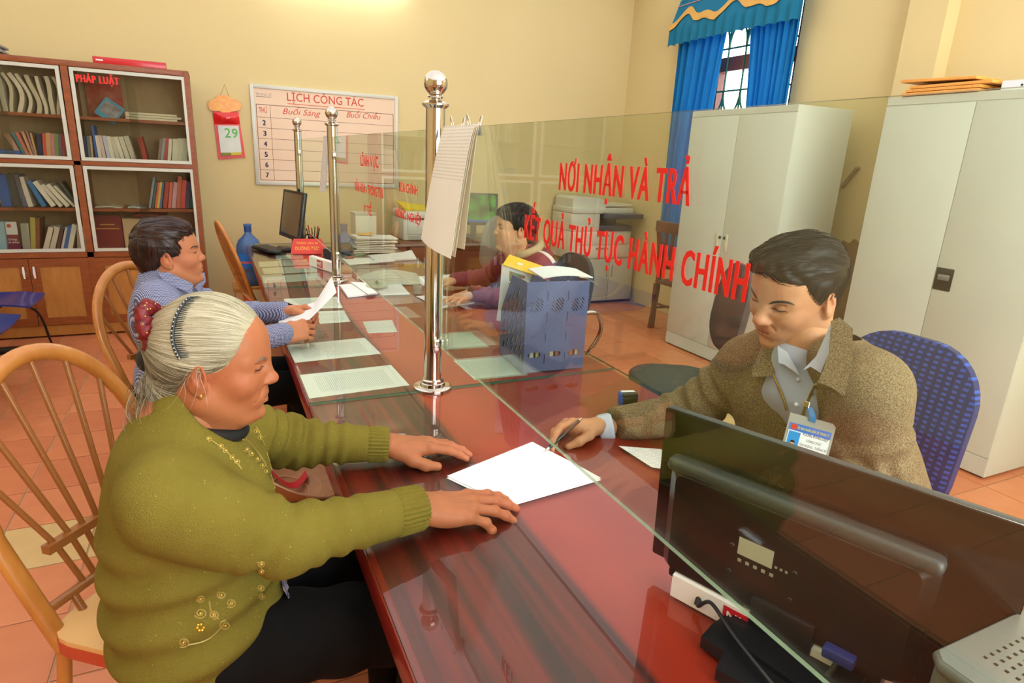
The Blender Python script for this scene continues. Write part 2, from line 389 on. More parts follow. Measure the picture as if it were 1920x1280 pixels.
def curtain_mat(name, c, alpha):
    m = mat(name, c, .7, spec=.2, var=.25, vscale=8, stretch=(1, 8, .4), col2=tuple(int(x*.75) for x in c))
    N, L = nt(m); b = N['Principled BSDF']; out = N['Material Output']
    t = N.new('ShaderNodeBsdfTranslucent'); t.inputs[0].default_value = (*lin(c), 1)
    mx = N.new('ShaderNodeMixShader'); mx.inputs[0].default_value = alpha
    L.new(b.outputs[0], mx.inputs[1]); L.new(t.outputs[0], mx.inputs[2]); L.new(mx.outputs[0], out.inputs[0])
    return m
M_CURT = curtain_mat('blue_curtain_cloth', (40, 150, 214), .4)
M_VAL = curtain_mat('teal_valance_cloth', (30, 124, 160), .15)
M_GOLD = mat('gold_braid', (214, 160, 66), .55, bump=.3, bscale=400)
def curtain(y_top0, y_top1, y_bot0, y_bot1, z1, z0, nf, seed, label):
    rnd = random.Random(seed); ph = [rnd.uniform(0, 6) for _ in range(4)]
    def fn(u, v):
        z = z1+(z0-z1)*v; e = v**.6
        y = (y_top0+(y_top1-y_top0)*u)*(1-e)+(y_bot0+(y_bot1-y_bot0)*u)*e
        x = XW-.09+.022*math.sin(u*nf*2*PI+ph[0]+.8*math.sin(v*2+ph[1]))+.01*math.sin(u*nf*4.7*PI+ph[2]+v*2)+.006*math.sin(v*5+ph[3])
        return (x, y, z)
    o = obj('curtain', MB().sheet(fn, 90, 30, .002), M_CURT, None, 80); tag(o, label, 'curtain', 'blue window curtains'); return o
XC = XW-.09; yy_ = lambda px, py: onx(px, py, XC).y
c1 = curtain(yy_(1270, 110), yy_(1366, 75), yy_(1258, 230), yy_(1318, 260), 2.80, .62, 6, 1, 'sheer blue curtain hanging at the far side of the window')
c2 = curtain(yy_(1402, 65), yy_(1501, 50), yy_(1409, 210), yy_(1468, 230), 2.80, .62, 8, 2, 'sheer blue curtain hanging at the window side nearest the cabinets')
val = thing('curtain_valance', 'teal pleated window valance with wavy gold braid', 'valance', (XW-.06, 4.68, 2.66))
def vfn(u, v):
    y = 5.37+(3.80-5.37)*u; z = 3.05+(2.635-3.05)*v-.015*math.cos(u*2*PI*14)*max(0, v-.5)
    return (XW-.06-.10*min(1, v*1.5)-.03*math.sin(PI*u)-.014*math.sin(u*2*PI*14)*max(0, (v-.45)/.55), y, z)
wpart('pleated_cloth', MB().sheet(vfn, 170, 14, .003), M_VAL, val, 60)
def wave(u): return .18+.10*math.sin(u*2*PI*2.5+2.2)+.06*math.sin(u*2*PI*5+.5)
def bfn(u, v):
    h = wave(u)*1.1+.19+v*.16; p = vfn(u, min(.42, h)); q = vfn(u, h)
    return (min(p[0], q[0])-.012-.012*max(0, h-.4), q[1], q[2])
wpart('gold_braid', MB().sheet(bfn, 120, 3, .004), M_GOLD, val, 60)
def pfn(u, v): p = vfn(u, .12+.02*v); return (p[0]-.006, p[1], p[2])
wpart('pink_cord', MB().sheet(pfn, 60, 1, .003), mat('pink_cord', (176, 130, 140), .6), val)
wpart('valance_board', MB().box(XW-.075, XW-.001, 3.83, 5.34, 3.03, 3.07), M_VAL, val)

# tube lamps on the walls
M_TUBE = emit_mat('fluorescent_tube', (240, 252, 255), 40)
M_LAMPW = mat('white_lamp_metal', (240, 240, 236), .4)
def tube_lamp(loc, rz, label):
    t = thing('tube_lamp', label, 'lamp', loc, rz)
    obj('housing', MB().box(-.64, .64, -.045, 0, -.03, .03, .006), M_LAMPW, t, 40)
    for s in (-1, 1): obj('lamp_holder', MB().box(s*.615-.012, s*.615+.012, -.095, -.045, -.022, .022, .004), M_LAMPW, t, 40)
    obj('tube', MB().tube([(-.6, -.075, 0), (.6, -.075, 0)], .014, 12), M_TUBE, t, 60)
    return t
tube_lamp((1.12, YW-.001, 3.02), 0, 'white fluorescent tube lamp high on the back wall')
tube_lamp((XL+.001, 3.6, 2.9), PI/2, 'unseen fluorescent tube lamp added on the customer-side wall')  # added lamp out of view, brightens the customer side
tube_lamp((XW-.001, 1.2, 2.9), -PI/2, 'unseen fluorescent tube lamp added on the near window wall')  # added lamp out of view, brightens the near right side

# ================================================================== COUNTER
M_MAHOG = bpy.data.materials.new('mahogany_counter_top'); MATS['mahog'] = M_MAHOG
def mahog():
    N, L = nt(M_MAHOG); b = N['Principled BSDF']
    tc = N.new('ShaderNodeTexCoord'); mp = N.new('ShaderNodeMapping'); mp.inputs['Scale'].default_value = (26, 1.2, 10); L.new(tc.outputs['Object'], mp.inputs[0])
    n = N.new('ShaderNodeTexNoise'); n.inputs['Scale'].default_value = 1.3; n.inputs['Detail'].default_value = 7; n.inputs['Distortion'].default_value = .5; L.new(mp.outputs[0], n.inputs['Vector'])
    n2 = N.new('ShaderNodeTexNoise'); n2.inputs['Scale'].default_value = 3; L.new(tc.outputs['Object'], n2.inputs['Vector'])
    dk = N.new('ShaderNodeValToRGB'); e = dk.color_ramp.elements
    e[0].position = .36; e[0].color = (*lin((66, 22, 20)), 1); e[1].position = .66; e[1].color = (*lin((132, 34, 24)), 1); L.new(n.outputs[0], dk.inputs[0])
    rd = N.new('ShaderNodeValToRGB'); e = rd.color_ramp.elements
    e[0].position = .3; e[0].color = (*lin((166, 40, 20)), 1); e[1].position = .75; e[1].color = (*lin((190, 58, 30)), 1); L.new(n2.outputs[0], rd.inputs[0])
    sp = N.new('ShaderNodeSeparateXYZ'); L.new(tc.outputs['Object'], sp.inputs[0])
    mr = N.new('ShaderNodeMapRange'); mr.inputs[1].default_value = .545; mr.inputs[2].default_value = .56; L.new(sp.outputs[0], mr.inputs[0])
    mx = N.new('ShaderNodeMix'); mx.data_type = 'RGBA'; L.new(mr.outputs[0], mx.inputs[0]); L.new(dk.outputs[0], mx.inputs[6]); L.new(rd.outputs[0], mx.inputs[7])
    L.new(mx.outputs[2], b.inputs['Base Color']); b.inputs['Roughness'].default_value = .4
mahog()
M_MAHEDGE = mat('red_mahogany_edge', (134, 30, 20), .3, coat=.4, var=.3, vscale=8, stretch=(8, 1, 8))
M_GTOP = glass_mat('desk_glass', (.93, .96, .92), 1.5, 1.0)
M_GEDGE = mat('green_glass_edge', (44, 96, 78), .15, spec=.6)
DZ = .76
def counter(y0, y1, label):
    t = thing('service_counter', label, 'desk', (.77, (y0+y1)/2, 0))
    wpart('wooden_top', MB().box(.225, 1.325, y0+.004, y1-.004, .715, .7525, .003), M_MAHOG, t)
    wpart('edge_moulding', MB().box(.21, .235, y0+.002, y1-.002, .69, .753, .008), M_MAHEDGE, t, 40)
    g = MB(); a, b, c, d = .214, 1.335, y0+.0015, y1-.0015; z0, z1 = .7538, DZ
    v = [(x, y, z) for x in (a, b) for y in (c, d) for z in (z0, z1)]
    g.add(v, [(0, 2, 6, 4)], None, 0); g.add(v, [(1, 5, 7, 3)], None, 0); g.add(v, [(0, 1, 3, 2), (4, 6, 7, 5), (0, 4, 5, 1), (2, 3, 7, 6)], None, 1)
    bm = bmesh.new(); o = wpart('glass_top', g, [M_GTOP, M_GEDGE], t)
    for yy in (y0+.03, y1-.06): wpart('side_panel', MB().box(.42, 1.28, yy, yy+.03, .01, .715, .003), M_MAHEDGE, t, 40)
    wpart('front_panel', MB().box(.78, .80, y0+.06, y1-.06, .12, .715), M_MAHEDGE, t)
    for k, yy in enumerate(np.linspace(y0+.06, y1-.6, 3)):
        if k == 1: continue
        dr = wpart('drawer', MB().box(.86, 1.27, yy+.02, yy+.48, .56, .70, .004), M_MAHEDGE, t, 40)
        h = MB().tube([(1.275, yy+.2, .63), (1.3, yy+.2, .63), (1.3, yy+.3, .63), (1.275, yy+.3, .63)], .005, 8); wpart('handle', h, MATS.get('steel') or mat('steel', (200, 200, 198), .25, 1), dr, 40)
    return t
M_STEEL = mat('polished_steel', (206, 200, 190), .09, 1)
counter(-.1, 1.839, 'red mahogany glass-topped counter where the grey-haired customer sits')
counter(1.841, 3.62, 'middle glass-topped counter with sheets laid under the glass')
counter(3.622, 5.4, 'farthest glass-topped counter by the water bottle')

# partition posts
def post(x, y, label):
    t = thing('partition_post', label, 'post', (x, y, DZ), 0, 'chrome partition posts')
    obj('base_flange', MB().lathe([(.064, 0), (.064, .004), (.058, .007), (.042, .008), (.040, .018), (.036, .020), (.036, .028), (.031, .032)], 36), M_STEEL, t, 35)
    obj('tube', MB().lathe([(.0285, .004), (.0285, .882)], 36), M_STEEL, t, 35)
    obj('collar', MB().lathe([(.030, .876), (.040, .884), (.040, .889), (.030, .895), (.018, .899)], 36), M_STEEL, t, 35)
    obj('neck_ring', MB().lathe([(.012, .897), (.012, .902), (.02, .904), (.0235, .909), (.02, .914), (.012, .917)], 28), M_STEEL, t, 50)
    obj('ball', MB().sphere((0, 0, .945), .035, 32, 18), M_STEEL, t, 80)
    for z in (.155, .72):
        for s in (-1, 1): obj('glass_clamp', MB().box(-.012, .012, s*.036-.012, s*.036+.012, z-.022, z+.022, .003), M_STEEL, t, 40)
    return t
post(.614, 1.86, 'nearest and tallest-looking chrome post with a ball top, by the clipped papers')
post(.632, 3.75, 'middle chrome post with a ball top, in front of the schedule board')
post(.63, 5.3, 'farthest chrome post with a ball top, beside the far monitor')
M_PART = glass_mat('partition_glass', (.93, .965, .90), 1.5, 1.45)
M_PEDGE = mat('partition_glass_edge', (150, 170, 140), .15, alpha=.75)
M_RED = mat('red_vinyl_letters', (238, 34, 24), .45)
def panel(y0, y1, label, xa=.626, xb=.634):
    t = thing('partition_screen', label, 'glass panel', (.63, (y0+y1)/2, .907))
    v = [(x, y, z) for x in (xa, xb) for y in (y0, y1) for z in (.907, 1.58)]
    g = MB(); g.add(v, [(0, 1, 3, 2), (4, 6, 7, 5)], None, 0); g.add(v, [(0, 4, 5, 1), (2, 3, 7, 6), (0, 2, 6, 4), (1, 5, 7, 3)], None, 1)
    wpart('pane', g, [M_PART, M_PEDGE], t); return t
pa = panel(-.6, 1.826, 'clear glass partition panel lettered in large red capitals')
pb = panel(1.894, 3.716, 'clear glass partition panel between the near and middle posts')
pc = panel(3.784, 5.266, 'clear glass partition panel between the middle and far posts')
def ptxt(panel_, s, ya, yb, z0, z1, bold=.02):
    M = frame((0, -1, 0), (0, 0, 1), (.6245-panel_.location.x, (ya+yb)/2-panel_.location.y, z0-panel_.location.z))
    return text('red_lettering', s, panel_, M, ya-yb, z1-z0, M_RED, bold, .0003)
ptxt(pa, 'NƠI NHẬN VÀ TRẢ', 1.108, .719, 1.449, 1.502, .042)
ptxt(pa, 'KẾT QUẢ THỦ TỤC HÀNH CHÍNH', 1.252, .588, 1.335, 1.388, .042)
ptxt(pb, 'LĨNH VỰC', 2.975, 2.63, 1.444, 1.492)
ptxt(pb, 'VĂN HÓA - THÔNG TIN', 3.12, 2.56, 1.325, 1.368)
ptxt(pb, 'Y TẾ', 2.93, 2.77, 1.235, 1.275)
ptxt(pb, 'ĐỊA CHÍNH', 2.312, 2.075, 1.372, 1.404, .01)
ptxt(pb, 'NÔNG NGHIỆP', 2.36, 2.03, 1.275, 1.307, .01)
# ================================================================== BOOKCASE
M_CASE = wood_mat('bookcase_brown_wood', (128, 62, 24), (156, 82, 36), .4, 4, (3, 3, 14))
M_CASEP = wood_mat('bookcase_door_panel', (168, 106, 44), (190, 128, 60), .45, 3, (8, 8, 2))
M_CASEB = wood_mat('bookcase_back_panel', (172, 140, 96), (188, 156, 112), .6, 3, (4, 4, 2))
M_ALU = mat('white_aluminium', (204, 202, 188), .4, .1)
M_CGLASS = glass_mat('cabinet_glass', (.90, .91, .88), 1.5, 1.2)
M_BRASS = mat('brass', (214, 168, 80), .3, .9)
M_CERAM = mat('white_ceramic', (240, 238, 232), .25)
BX0, BX1, BY0, BY1 = -2.5, -.10, 5.72, 6.12
case = thing('bookcase', 'tall brown wooden bookcase with white-framed glass doors', 'bookcase', (-1.3, 5.92, 0))
cols = [(-2.5, -1.7), (-1.7, -.9), (-.9, -.1)]
b = MB()
for x in (BX0, BX1-.03): wpart('side_panel', MB().box(x, x+.03, BY0+.02, BY1, .002, 2.035), M_CASE, case)
for x in (-1.70, -.90): wpart('upright', MB().box(x-.022, x+.022, BY0, BY1, .09, 2.0), M_CASE, case)
wpart('top_board', MB().box(BX0, BX1, BY0, BY1, 2.0, 2.04, .004), M_CASE, case, 40)
wpart('back_panel', MB().box(BX0+.03, BX1-.03, BY1-.02, BY1-.005, .05, 2.0), M_CASEB, case)
wpart('middle_rail', MB().box(BX0+.03, BX1-.03, BY0, BY1-.02, 1.315, 1.345), M_CASE, case)
wpart('base_rail', MB().box(BX0+.03, BX1-.03, BY0, BY1-.02, .625, .665), M_CASE, case)
wpart('plinth', MB().box(BX0, BX1, BY0+.005, BY1, .015, .095), M_CASEP, case)
for x in (BX0+.06, -1.7, -.9, BX1-.06): wpart('foot', MB().box(x-.05, x+.05, BY0+.02, BY0+.12, 0, .02), M_CASE, case)
wpart('edge_post', MB().box(BX1-.035, BX1, BY0-.004, BY0+.03, .002, 2.03), M_CASE, case)
for (x0, x1) in cols:
    for z in (1.665, .995): wpart('shelf', MB().box(x0+.022, x1-.022, BY0+.03, BY1-.02, z-.022, z), M_CASE, case)
    for (z0, z1) in ((1.345, 2.0), (.665, 1.315)):
        a, c = x0+.03, x1-.03
        d = wpart('glass_door', MB().box(a, c, BY0-.002, BY0+.012, z0+.004, z0+.028).box(a, c, BY0-.002, BY0+.012, z1-.028, z1-.004).box(a, a+.024, BY0-.002, BY0+.012, z0+.028, z1-.028).box(c-.024, c, BY0-.002, BY0+.012, z0+.028, z1-.028), M_ALU, case)
        for k, (p, q) in enumerate(((a+.024, (a+c)/2+.03), ((a+c)/2-.03, c-.024))):
            wpart('pane', MB().box(p, q, BY0+.004+k*.005, BY0+.007+k*.005, z0+.028, z1-.028), M_CGLASS, d)
    m_ = (x0+x1)/2
    for s, (p, q) in ((1, (x0+.022, m_-.002)), (-1, (m_+.002, x1-.022))):
        d = wpart('cupboard_door', MB().box(p, p+.06, BY0-.006, BY0+.014, .1, .62).box(q-.06, q, BY0-.006, BY0+.014, .1, .62).box(p+.06, q-.06, BY0-.006, BY0+.014, .1, .16).box(p+.06, q-.06, BY0-.006, BY0+.014, .56, .62), M_CASE, case)
        wpart('door_panel', MB().box(p+.058, q-.058, BY0+.002, BY0+.01, .158, .562), M_CASEP, d)
        hx = q-.03 if s == 1 else p+.03
        wpart('handle', MB().tube([(hx, BY0-.005, .56), (hx, BY0-.03, .555)], .006, 8).tube([(hx, BY0-.03, .565), (hx, BY0-.034, .52), (hx, BY0-.03, .475)], [.006, .009, .006], 10, mi=1).tube([(hx, BY0-.005, .48), (hx, BY0-.03, .485)], .006, 8), [M_BRASS, M_CERAM], d, 50)
gd = [c for c in case.children if c.name.startswith('glass_door')]
Mt = frame((1, 0, 0), (0, 0, 1), (-.70, BY0-.0035, 1.90)); t = text('red_lettering', 'PHÁP LUẬT', None, Mt, .27, .052, M_RED, .06, .0003)
t.parent = gd[4]; t.matrix_basis = gd[4].matrix_basis.inverted() @ Matrix.Translation(-case.location).inverted().inverted() if False else Matrix.Identity(4)

# books, given by their foot and head in the photograph on the shelf's front plane
BCOL = {}
def bmat(c):
    c = tuple(c)
    if c not in BCOL: BCOL[c] = mat('book_cloth_%d_%d_%d' % c, c, .55, var=.25, vscale=14)
    return BCOL[c]
M_PAGE = mat('page_block', (232, 222, 198), .8, var=.3, vscale=120, stretch=(1, .05, 20))
def cname(c):
    r, g, b_ = c; mx, mn = max(c), min(c)
    if mx-mn < 28: return 'black' if mx < 70 else 'grey' if mx < 165 else 'off-white'
    if r >= g and r >= b_:
        if g > r*.86 and b_ < 120: return 'yellow'
        if g > r*.86: return 'cream' if r > 205 else 'greyish'
        if mn > 150: return 'cream' if g > r*.8 else 'pink'
        if g > r*.62: return 'tan'
        return 'dark red' if r < 150 else ('orange' if g > r*.42 else 'red')
    if b_ >= r and b_ >= g: return 'navy' if mx < 90 else ('purple' if r > g+8 else 'blue')
    return 'dark green' if mx < 100 else 'green'
def book_mesh(w, h, d, c):
    m = MB(); t = .0025 if w > .012 else .0015
    m.box(-w/2, -w/2+t, 0, d, 0, h).box(w/2-t, w/2, 0, d, 0, h).box(-w/2+t, w/2-t, 0, t, 0, h)
    m.box(-w/2+t, w/2-t, t, d-.004, .003, h-.004, mi=1)
    return m.mesh('book', [bmat(c), M_PAGE])
ordn = {}; ROWS = {}; BOOKS = []
def book(row, z, xb, xt, yt, wpx, c, dep=.17, yb=None, Y=5.80):
    if yb is None: ROWS.setdefault(row, []).append((z, xb, xt, yt, wpx, c)); return
    pt = ony(xt, yt, Y); d0 = ray(xb, yt); # foot: same plane, at shelf height
    lo, hi = 100, 700
    for _ in range(40):
        mid = (lo+hi)/2
        if ony(xb, mid, Y).z > z: lo = mid
        else: hi = mid
    pb = ony(xb, lo, Y); w = wpx*.00425; L_ = (pt-pb).length; a = math.atan2(pt.x-pb.x, pt.z-pb.z)
    lift = abs(math.sin(a))*w/2
    o = put('book', book_mesh(w, L_, dep+random.uniform(-.02, .02), c), None, (pb.x, Y, z+lift+.0006), (0, a, 0))
    lean = '' if abs(a) < .09 else (' leaning right' if a > 0 else ' leaning left')
    th = 'thick' if wpx >= 9 else 'thin'
    key = (row, cname(c), lean, th); ordn[key] = ordn.get(key, 0)+1
    lab = '%s %s book%s on the %s' % (th, cname(c), lean, row)
    BOOKS.append(o); return tag(o, lab, 'book', 'books on the '+row)
R1 = 'top left door lower shelf'
for xb, xt, yt, w_, c in [(40, 12, 252, 7, (190, 140, 120)), (50, 24, 250, 6, (60, 120, 120)), (56, 31, 249, 5, (200, 110, 90)), (62, 42, 247, 6, (206, 150, 110)), (67, 50, 247, 5, (170, 120, 130)), (70, 57, 249, 5, (200, 160, 100)), (77, 72, 251, 11, (26, 36, 78)), (85.5, 82, 251, 5, (210, 84, 60)), (93, 90, 249, 9, (208, 156, 116)), (100.5, 97.5, 251, 5, (206, 130, 130)), (108, 105, 251, 8, (124, 144, 88)), (115, 112, 252, 5, (112, 100, 122)), (121, 117.5, 252, 5, (172, 44, 46)), (127.5, 124, 252, 7, (124, 142, 146)), (134, 130.5, 252, 6, (206, 160, 130))]: book(R1, 1.346, xb, xt, yt, w_, c)
R2 = 'top right door lower shelf'
for xb, xt, yt, w_, c in [(160.5, 156, 254, 13, (34, 44, 92)), (169, 164.5, 255, 4, (110, 120, 120)), (174, 169.5, 255, 5, (196, 168, 130)), (182, 173, 235, 4, (30, 96, 176)), (189, 181, 254, 7, (226, 214, 196)), (197, 187, 254, 7, (220, 186, 180)), (206, 195, 255, 6, (196, 196, 206)), (214, 202, 256, 7, (226, 218, 196)), (223, 210, 257, 7, (206, 196, 172)), (232, 217, 257, 7, (228, 220, 192)), (242, 226, 257, 8, (214, 204, 176)), (253, 236, 256, 9, (200, 190, 168)), (274, 261, 257, 8, (172, 48, 40)), (297, 302, 261, 4, (150, 110, 96)), (303, 308, 260, 5, (140, 156, 150)), (309.5, 314, 259, 5, (186, 66, 66)), (317, 320, 261, 9, (226, 216, 190)), (327, 329, 261, 9, (220, 212, 184)), (337, 338.5, 260, 9, (210, 204, 174)), (347, 348, 260, 8, (196, 196, 168))]: book(R2, 1.346, xb, xt, yt, w_, c)
R3 = 'lower left door upper shelf'
for xb, xt, yt, w_, c in [(13, 1, 327, 16, (26, 84, 158)), (32, 17, 326, 16, (46, 62, 80)), (47, 30, 327, 11, (92, 98, 122)), (58, 39, 332, 8, (222, 208, 190)), (83, 54, 341, 7, (44, 122, 180)), (101, 65, 342, 8, (232, 222, 202)), (115, 79, 348, 6, (228, 214, 196)), (128, 89, 348, 7, (234, 224, 198)), (140, 102, 350, 7, (228, 220, 198))]: book(R3, .996, xb, xt, yt, w_, c)
book(R3, .996, 146, 113, 343, 9, (70, 82, 74))
R4 = 'lower left door lower shelf'
for xb, xt, yt, w_, c in [(7, -1, 416, 11, (150, 182, 190)), (51, 45, 419, 12, (214, 206, 192)), (63, 61, 408, 11, (186, 172, 82)), (71, 70, 409, 6, (132, 82, 50)), (86, 97, 428, 10, (222, 206, 182)), (97, 107, 427, 9, (214, 200, 180)), (108, 117, 428, 4, (96, 70, 66)), (116, 125, 427, 4, (214, 206, 196)), (122, 131, 424, 7, (52, 108, 176)), (131, 140, 422, 8, (230, 222, 196)), (150, 148, 425, 9, (196, 184, 164)), (160, 157, 425, 8, (206, 192, 170))]: book(R4, .666, xb, xt, yt, w_, c)
R5 = 'lower right door upper shelf'
for xb, xt, yt, w_, c in [(281, 289, 333, 4, (140, 156, 170)), (286.5, 293, 341, 5, (72, 92, 84)), (292, 298, 342, 4, (212, 104, 62)), (296.5, 302, 342, 4, (230, 190, 84)), (301, 306, 342, 4, (70, 106, 150)), (309.5, 314, 342, 11, (178, 58, 48)), (318, 321.5, 342, 5, (214, 110, 88)), (325.5, 329.5, 342, 8, (212, 160, 164)), (334.5, 337.5, 331, 7, (196, 100, 74)), (343, 346, 338, 8, (208, 78, 66)), (351.5, 354, 341, 7, (86, 62, 96)), (359, 361, 341, 6, (46, 84, 62))]: book(R5, .996, xb, xt, yt, w_, c)
for row, bs in ROWS.items():
    bs.sort(key=lambda q: q[1])
    for i, (z, xb, xt, yt, w_, c) in enumerate(bs):
        for j in (i-1, i+1):
            if 0 <= j < len(bs):
                o2 = bs[j]; dx1 = abs(o2[1]-xb); dx2 = abs((o2[2]-o2[1])*(yt-300)/(o2[3]-300+1e-3) if False else o2[2]-xt)
                w_ = min(w_, 2*.5*min(dx1, dx2)*.93*(.92 if abs(xt-xb) > 15 else 1)*math.cos(math.atan2(abs(xt-xb), 50)))
        book(row, z, xb, xt, yt, max(w_, 2.2), c, yb=1)
bylab = {}
for o in BOOKS: bylab.setdefault(o['label'], []).append(o)
ORD = ('leftmost', 'second from left', 'third from left', 'fourth from left', 'fifth from left', 'sixth from left', 'seventh from left')
for lab, os_ in bylab.items():
    if len(os_) > 1:
        for k, o in enumerate(sorted(os_, key=lambda q: q.location.x)): o['label'] = '%s, %s' % (lab, ORD[k])
# front-facing volumes
def cover(name, x0, y0, x1, y1, z, lean, mats, label, split=None, Y=5.83, th=.03):
    a = ony(x0, y1, Y); b_ = ony(x1, y1, Y); tp = ony((x0+x1)/2, y0, Y); w_ = b_.x-a.x; h_ = tp.z-z
    t_ = thing(name, label, 'book', ((a.x+b_.x)/2, Y, z+.001), 0, None, (-lean, 0, 0))
    obj('cover', MB().box(-w_/2, w_/2, 0, .003, 0, h_).box(-w_/2, w_/2, th-.003, th, 0, h_).box(-w_/2, -w_/2+.004, .003, th-.003, 0, h_), mats[0], t_)
    obj('pages', MB().box(-w_/2+.004, w_/2-.004, .003, th-.003, .003, h_-.003), M_PAGE, t_)
    if split: obj('cover_band', MB().box(-w_/2, w_/2, -.0008, -.0001, h_*split, h_), mats[1], t_)
    return t_, w_, h_
M_GOLDP = mat('gold_print', (196, 150, 70), .4, .3); M_WPRINT = mat('white_print', (232, 226, 216), .6)
t_, w_, h_ = cover('law_book', 11, 416, 40, 475, .666, .04, [bmat((134, 22, 44)), M_WPRINT], 'front-facing book with a white top and dark red lower cover', .56)
obj('emblem', MB().prism([(.014*math.cos(a), h_*.86+.014*math.sin(a)) for a in np.linspace(0, 2*PI, 20)[:-1]], 0, .0006, frame((1, 0, 0), (0, 0, 1), (0, -.0016, 0))), mat('orange_emblem', (206, 92, 40), .5), t_)
for k, (s_, ww) in enumerate((('CÔNG', .07), ('VĂN BẢN', .09))): text('title', s_, t_, frame((1, 0, 0), (0, 0, 1), (0, -.0012, h_*(.36-.1*k))), ww, .013, M_WPRINT, .03)
t_, w_, h_ = cover('ledger', 180, 404, 234, 468, .666, .0, [bmat((126, 34, 36))], 'large dark red ledger standing front-on in the lower right bookcase door')
for z, ww in ((.72, .1), (.6, .16)): obj('gold_line', MB().box(-ww/2, ww/2, -.0008, -.0001, h_*z, h_*z+.008), M_GOLDP, t_)
t_, w_, h_ = cover('document_box', 236, 410, 270, 467, .666, .0, [mat('beige_card', (206, 176, 136), .7)], 'beige document box standing beside the dark red ledger', None, 5.84, .12)
# row of slumped white folders, top left
for k in range(11):
    x0 = -1.46+k*.046; rb = random.Random(k)
    def ffn(u, v, x0=x0, rb=rb, k=k): return (x0+.03*math.sin(v*2.6+.4)-.035*v*(1-k/14)+.012*math.sin(v*5+k), 5.80+.22*u, 1.6665+.255*v*(1-.004*(k % 3)))
    o = obj('paper_folder', MB().sheet(ffn, 1, 12, .021+.006*(k % 2)), mat('off_white_folder_%d' % (k % 3), [(214, 200, 172), (206, 190, 158), (222, 206, 180)][k % 3], .7, var=.4, vscale=60, stretch=(30, 1, 1)), None, 60)
    tag(o, 'slumped off-white folder, number %s from the left behind the top left glass door' % ('one', 'two', 'three', 'four', 'five', 'six', 'seven', 'eight', 'nine', 'ten', 'eleven')[k], 'folder', 'off-white folders in the top left')
# things lying in the cells
pz = ony(230, 214, 5.85)
for k in range(3):
    o = obj('paper_ream', MB().box(-.56, -.21+.03*(k == 1), 5.79, 6.0, 1.666+k*.018, 1.682+k*.018, .002), mat('ream_paper', (226, 212, 180), .75, var=.3, vscale=80, stretch=(.1, .1, 30)), None)
    tag(o, ('bottom', 'middle', 'topmost')[k]+' cream paper block of the flat pile in the top right door', 'paper block', 'flat paper pile')
o = tag(obj('red_poster', MB().sheet(lambda u, v: (-.83+.24*u, 6.05-.02*math.sin(3*u), 1.667+.26*v), 8, 4, .002), mat('red_poster', (184, 52, 44), .6, var=.6, vscale=9, col2=(206, 170, 120)), None, 60), 'red and tan poster standing at the back of the top right door', 'poster')
t_ = thing('picture_magazine', 'teal magazine with a photo on its cover, propped on one corner', 'magazine', (-.72, 5.86, 1.667), 0, None, (-.2, .62, 0))
obj('cover', MB().box(-.06, .085, 0, .004, 0, .15), mat('teal_cover', (34, 140, 166), .5, var=.4, vscale=12, col2=(120, 160, 170)), t_)
obj('cover_photo', MB().box(-.045, .07, -.001, -.0001, .035, .13), mat('cover_photo', (150, 150, 150), .5, var=.9, vscale=22, col2=(110, 70, 60)), t_)
for k, (x0, x1, z, c) in enumerate(((-.84, -.66, .9965, (214, 200, 170)), (-.62, -.5, .9965, (196, 200, 190)))):
    tag(obj('loose_papers', MB().sheet(lambda u, v: (x0+(x1-x0)*u, 5.8+.2*v, z+.01*u*math.sin(4*u+k)), 8, 2, .008), mat('loose_paper_%d' % k, c, .7), None, 40), ('cream', 'grey-white')[k]+' loose papers lying on the near-empty shelf', 'papers')
tag(obj('flat_file', MB().box(-.62, -.39, 5.8, 6.02, .95, .966, .002).box(-.60, -.45, 5.795, 6.0, .9665, .972), [bmat((120, 30, 30))], None), 'dark red file lying flat above the beige box', 'file').location = (.02, .0, .0)
o = [x for x in bpy.data.objects if x.name == 'flat_file'][0]; o.location = (.03, .0, -.95+.666+.30) ; o.location.z = (.666+ .262)-.95
# blue folding box, front left
tag(obj('blue_box_file', MB().box(-1.49, -1.25, 5.79, 5.98, 1.3465, 1.40, .004).prism([(-1.49, 1.405), (-1.24, 1.36), (-1.24, 1.366), (-1.49, 1.425)], -5.96, -5.785, Matrix(((1, 0, 0, 0), (0, 0, -1, 0), (0, 1, 0, 0), (0, 0, 0, 1)))), mat('blue_card', (26, 92, 160), .5), None), 'blue open box file lying on the shelf under the folders', 'box file').location.y = -.0
# on top
t_ = thing('red_sign_box', 'long red sign lying on top of the bookcase', 'sign', (-.49, 5.82, 2.041))
obj('board', MB().box(-.235, .24, -.03, .03, 0, .05, .004), mat('glossy_red', (206, 40, 48), .25), t_, 40)
obj('white_print', MB().box(-.215, -.17, -.0312, -.0302, .022, .032), M_WPRINT, t_)
for k in range(4):
    o = obj('paper_stack', MB().box(-1.62, -1.28+.02*(k % 2), 5.76+.01*k, 6.0, 2.041+k*.017, 2.056+k*.017, .003), mat('grey_paper_stack_%d' % (k % 2), [(196, 192, 184), (150, 150, 148)][k % 2], .7), None)
    tag(o, ('lowest', 'second', 'third', 'topmost')[k]+' of the grey papers piled on the left of the bookcase top', 'papers', 'papers on the bookcase')

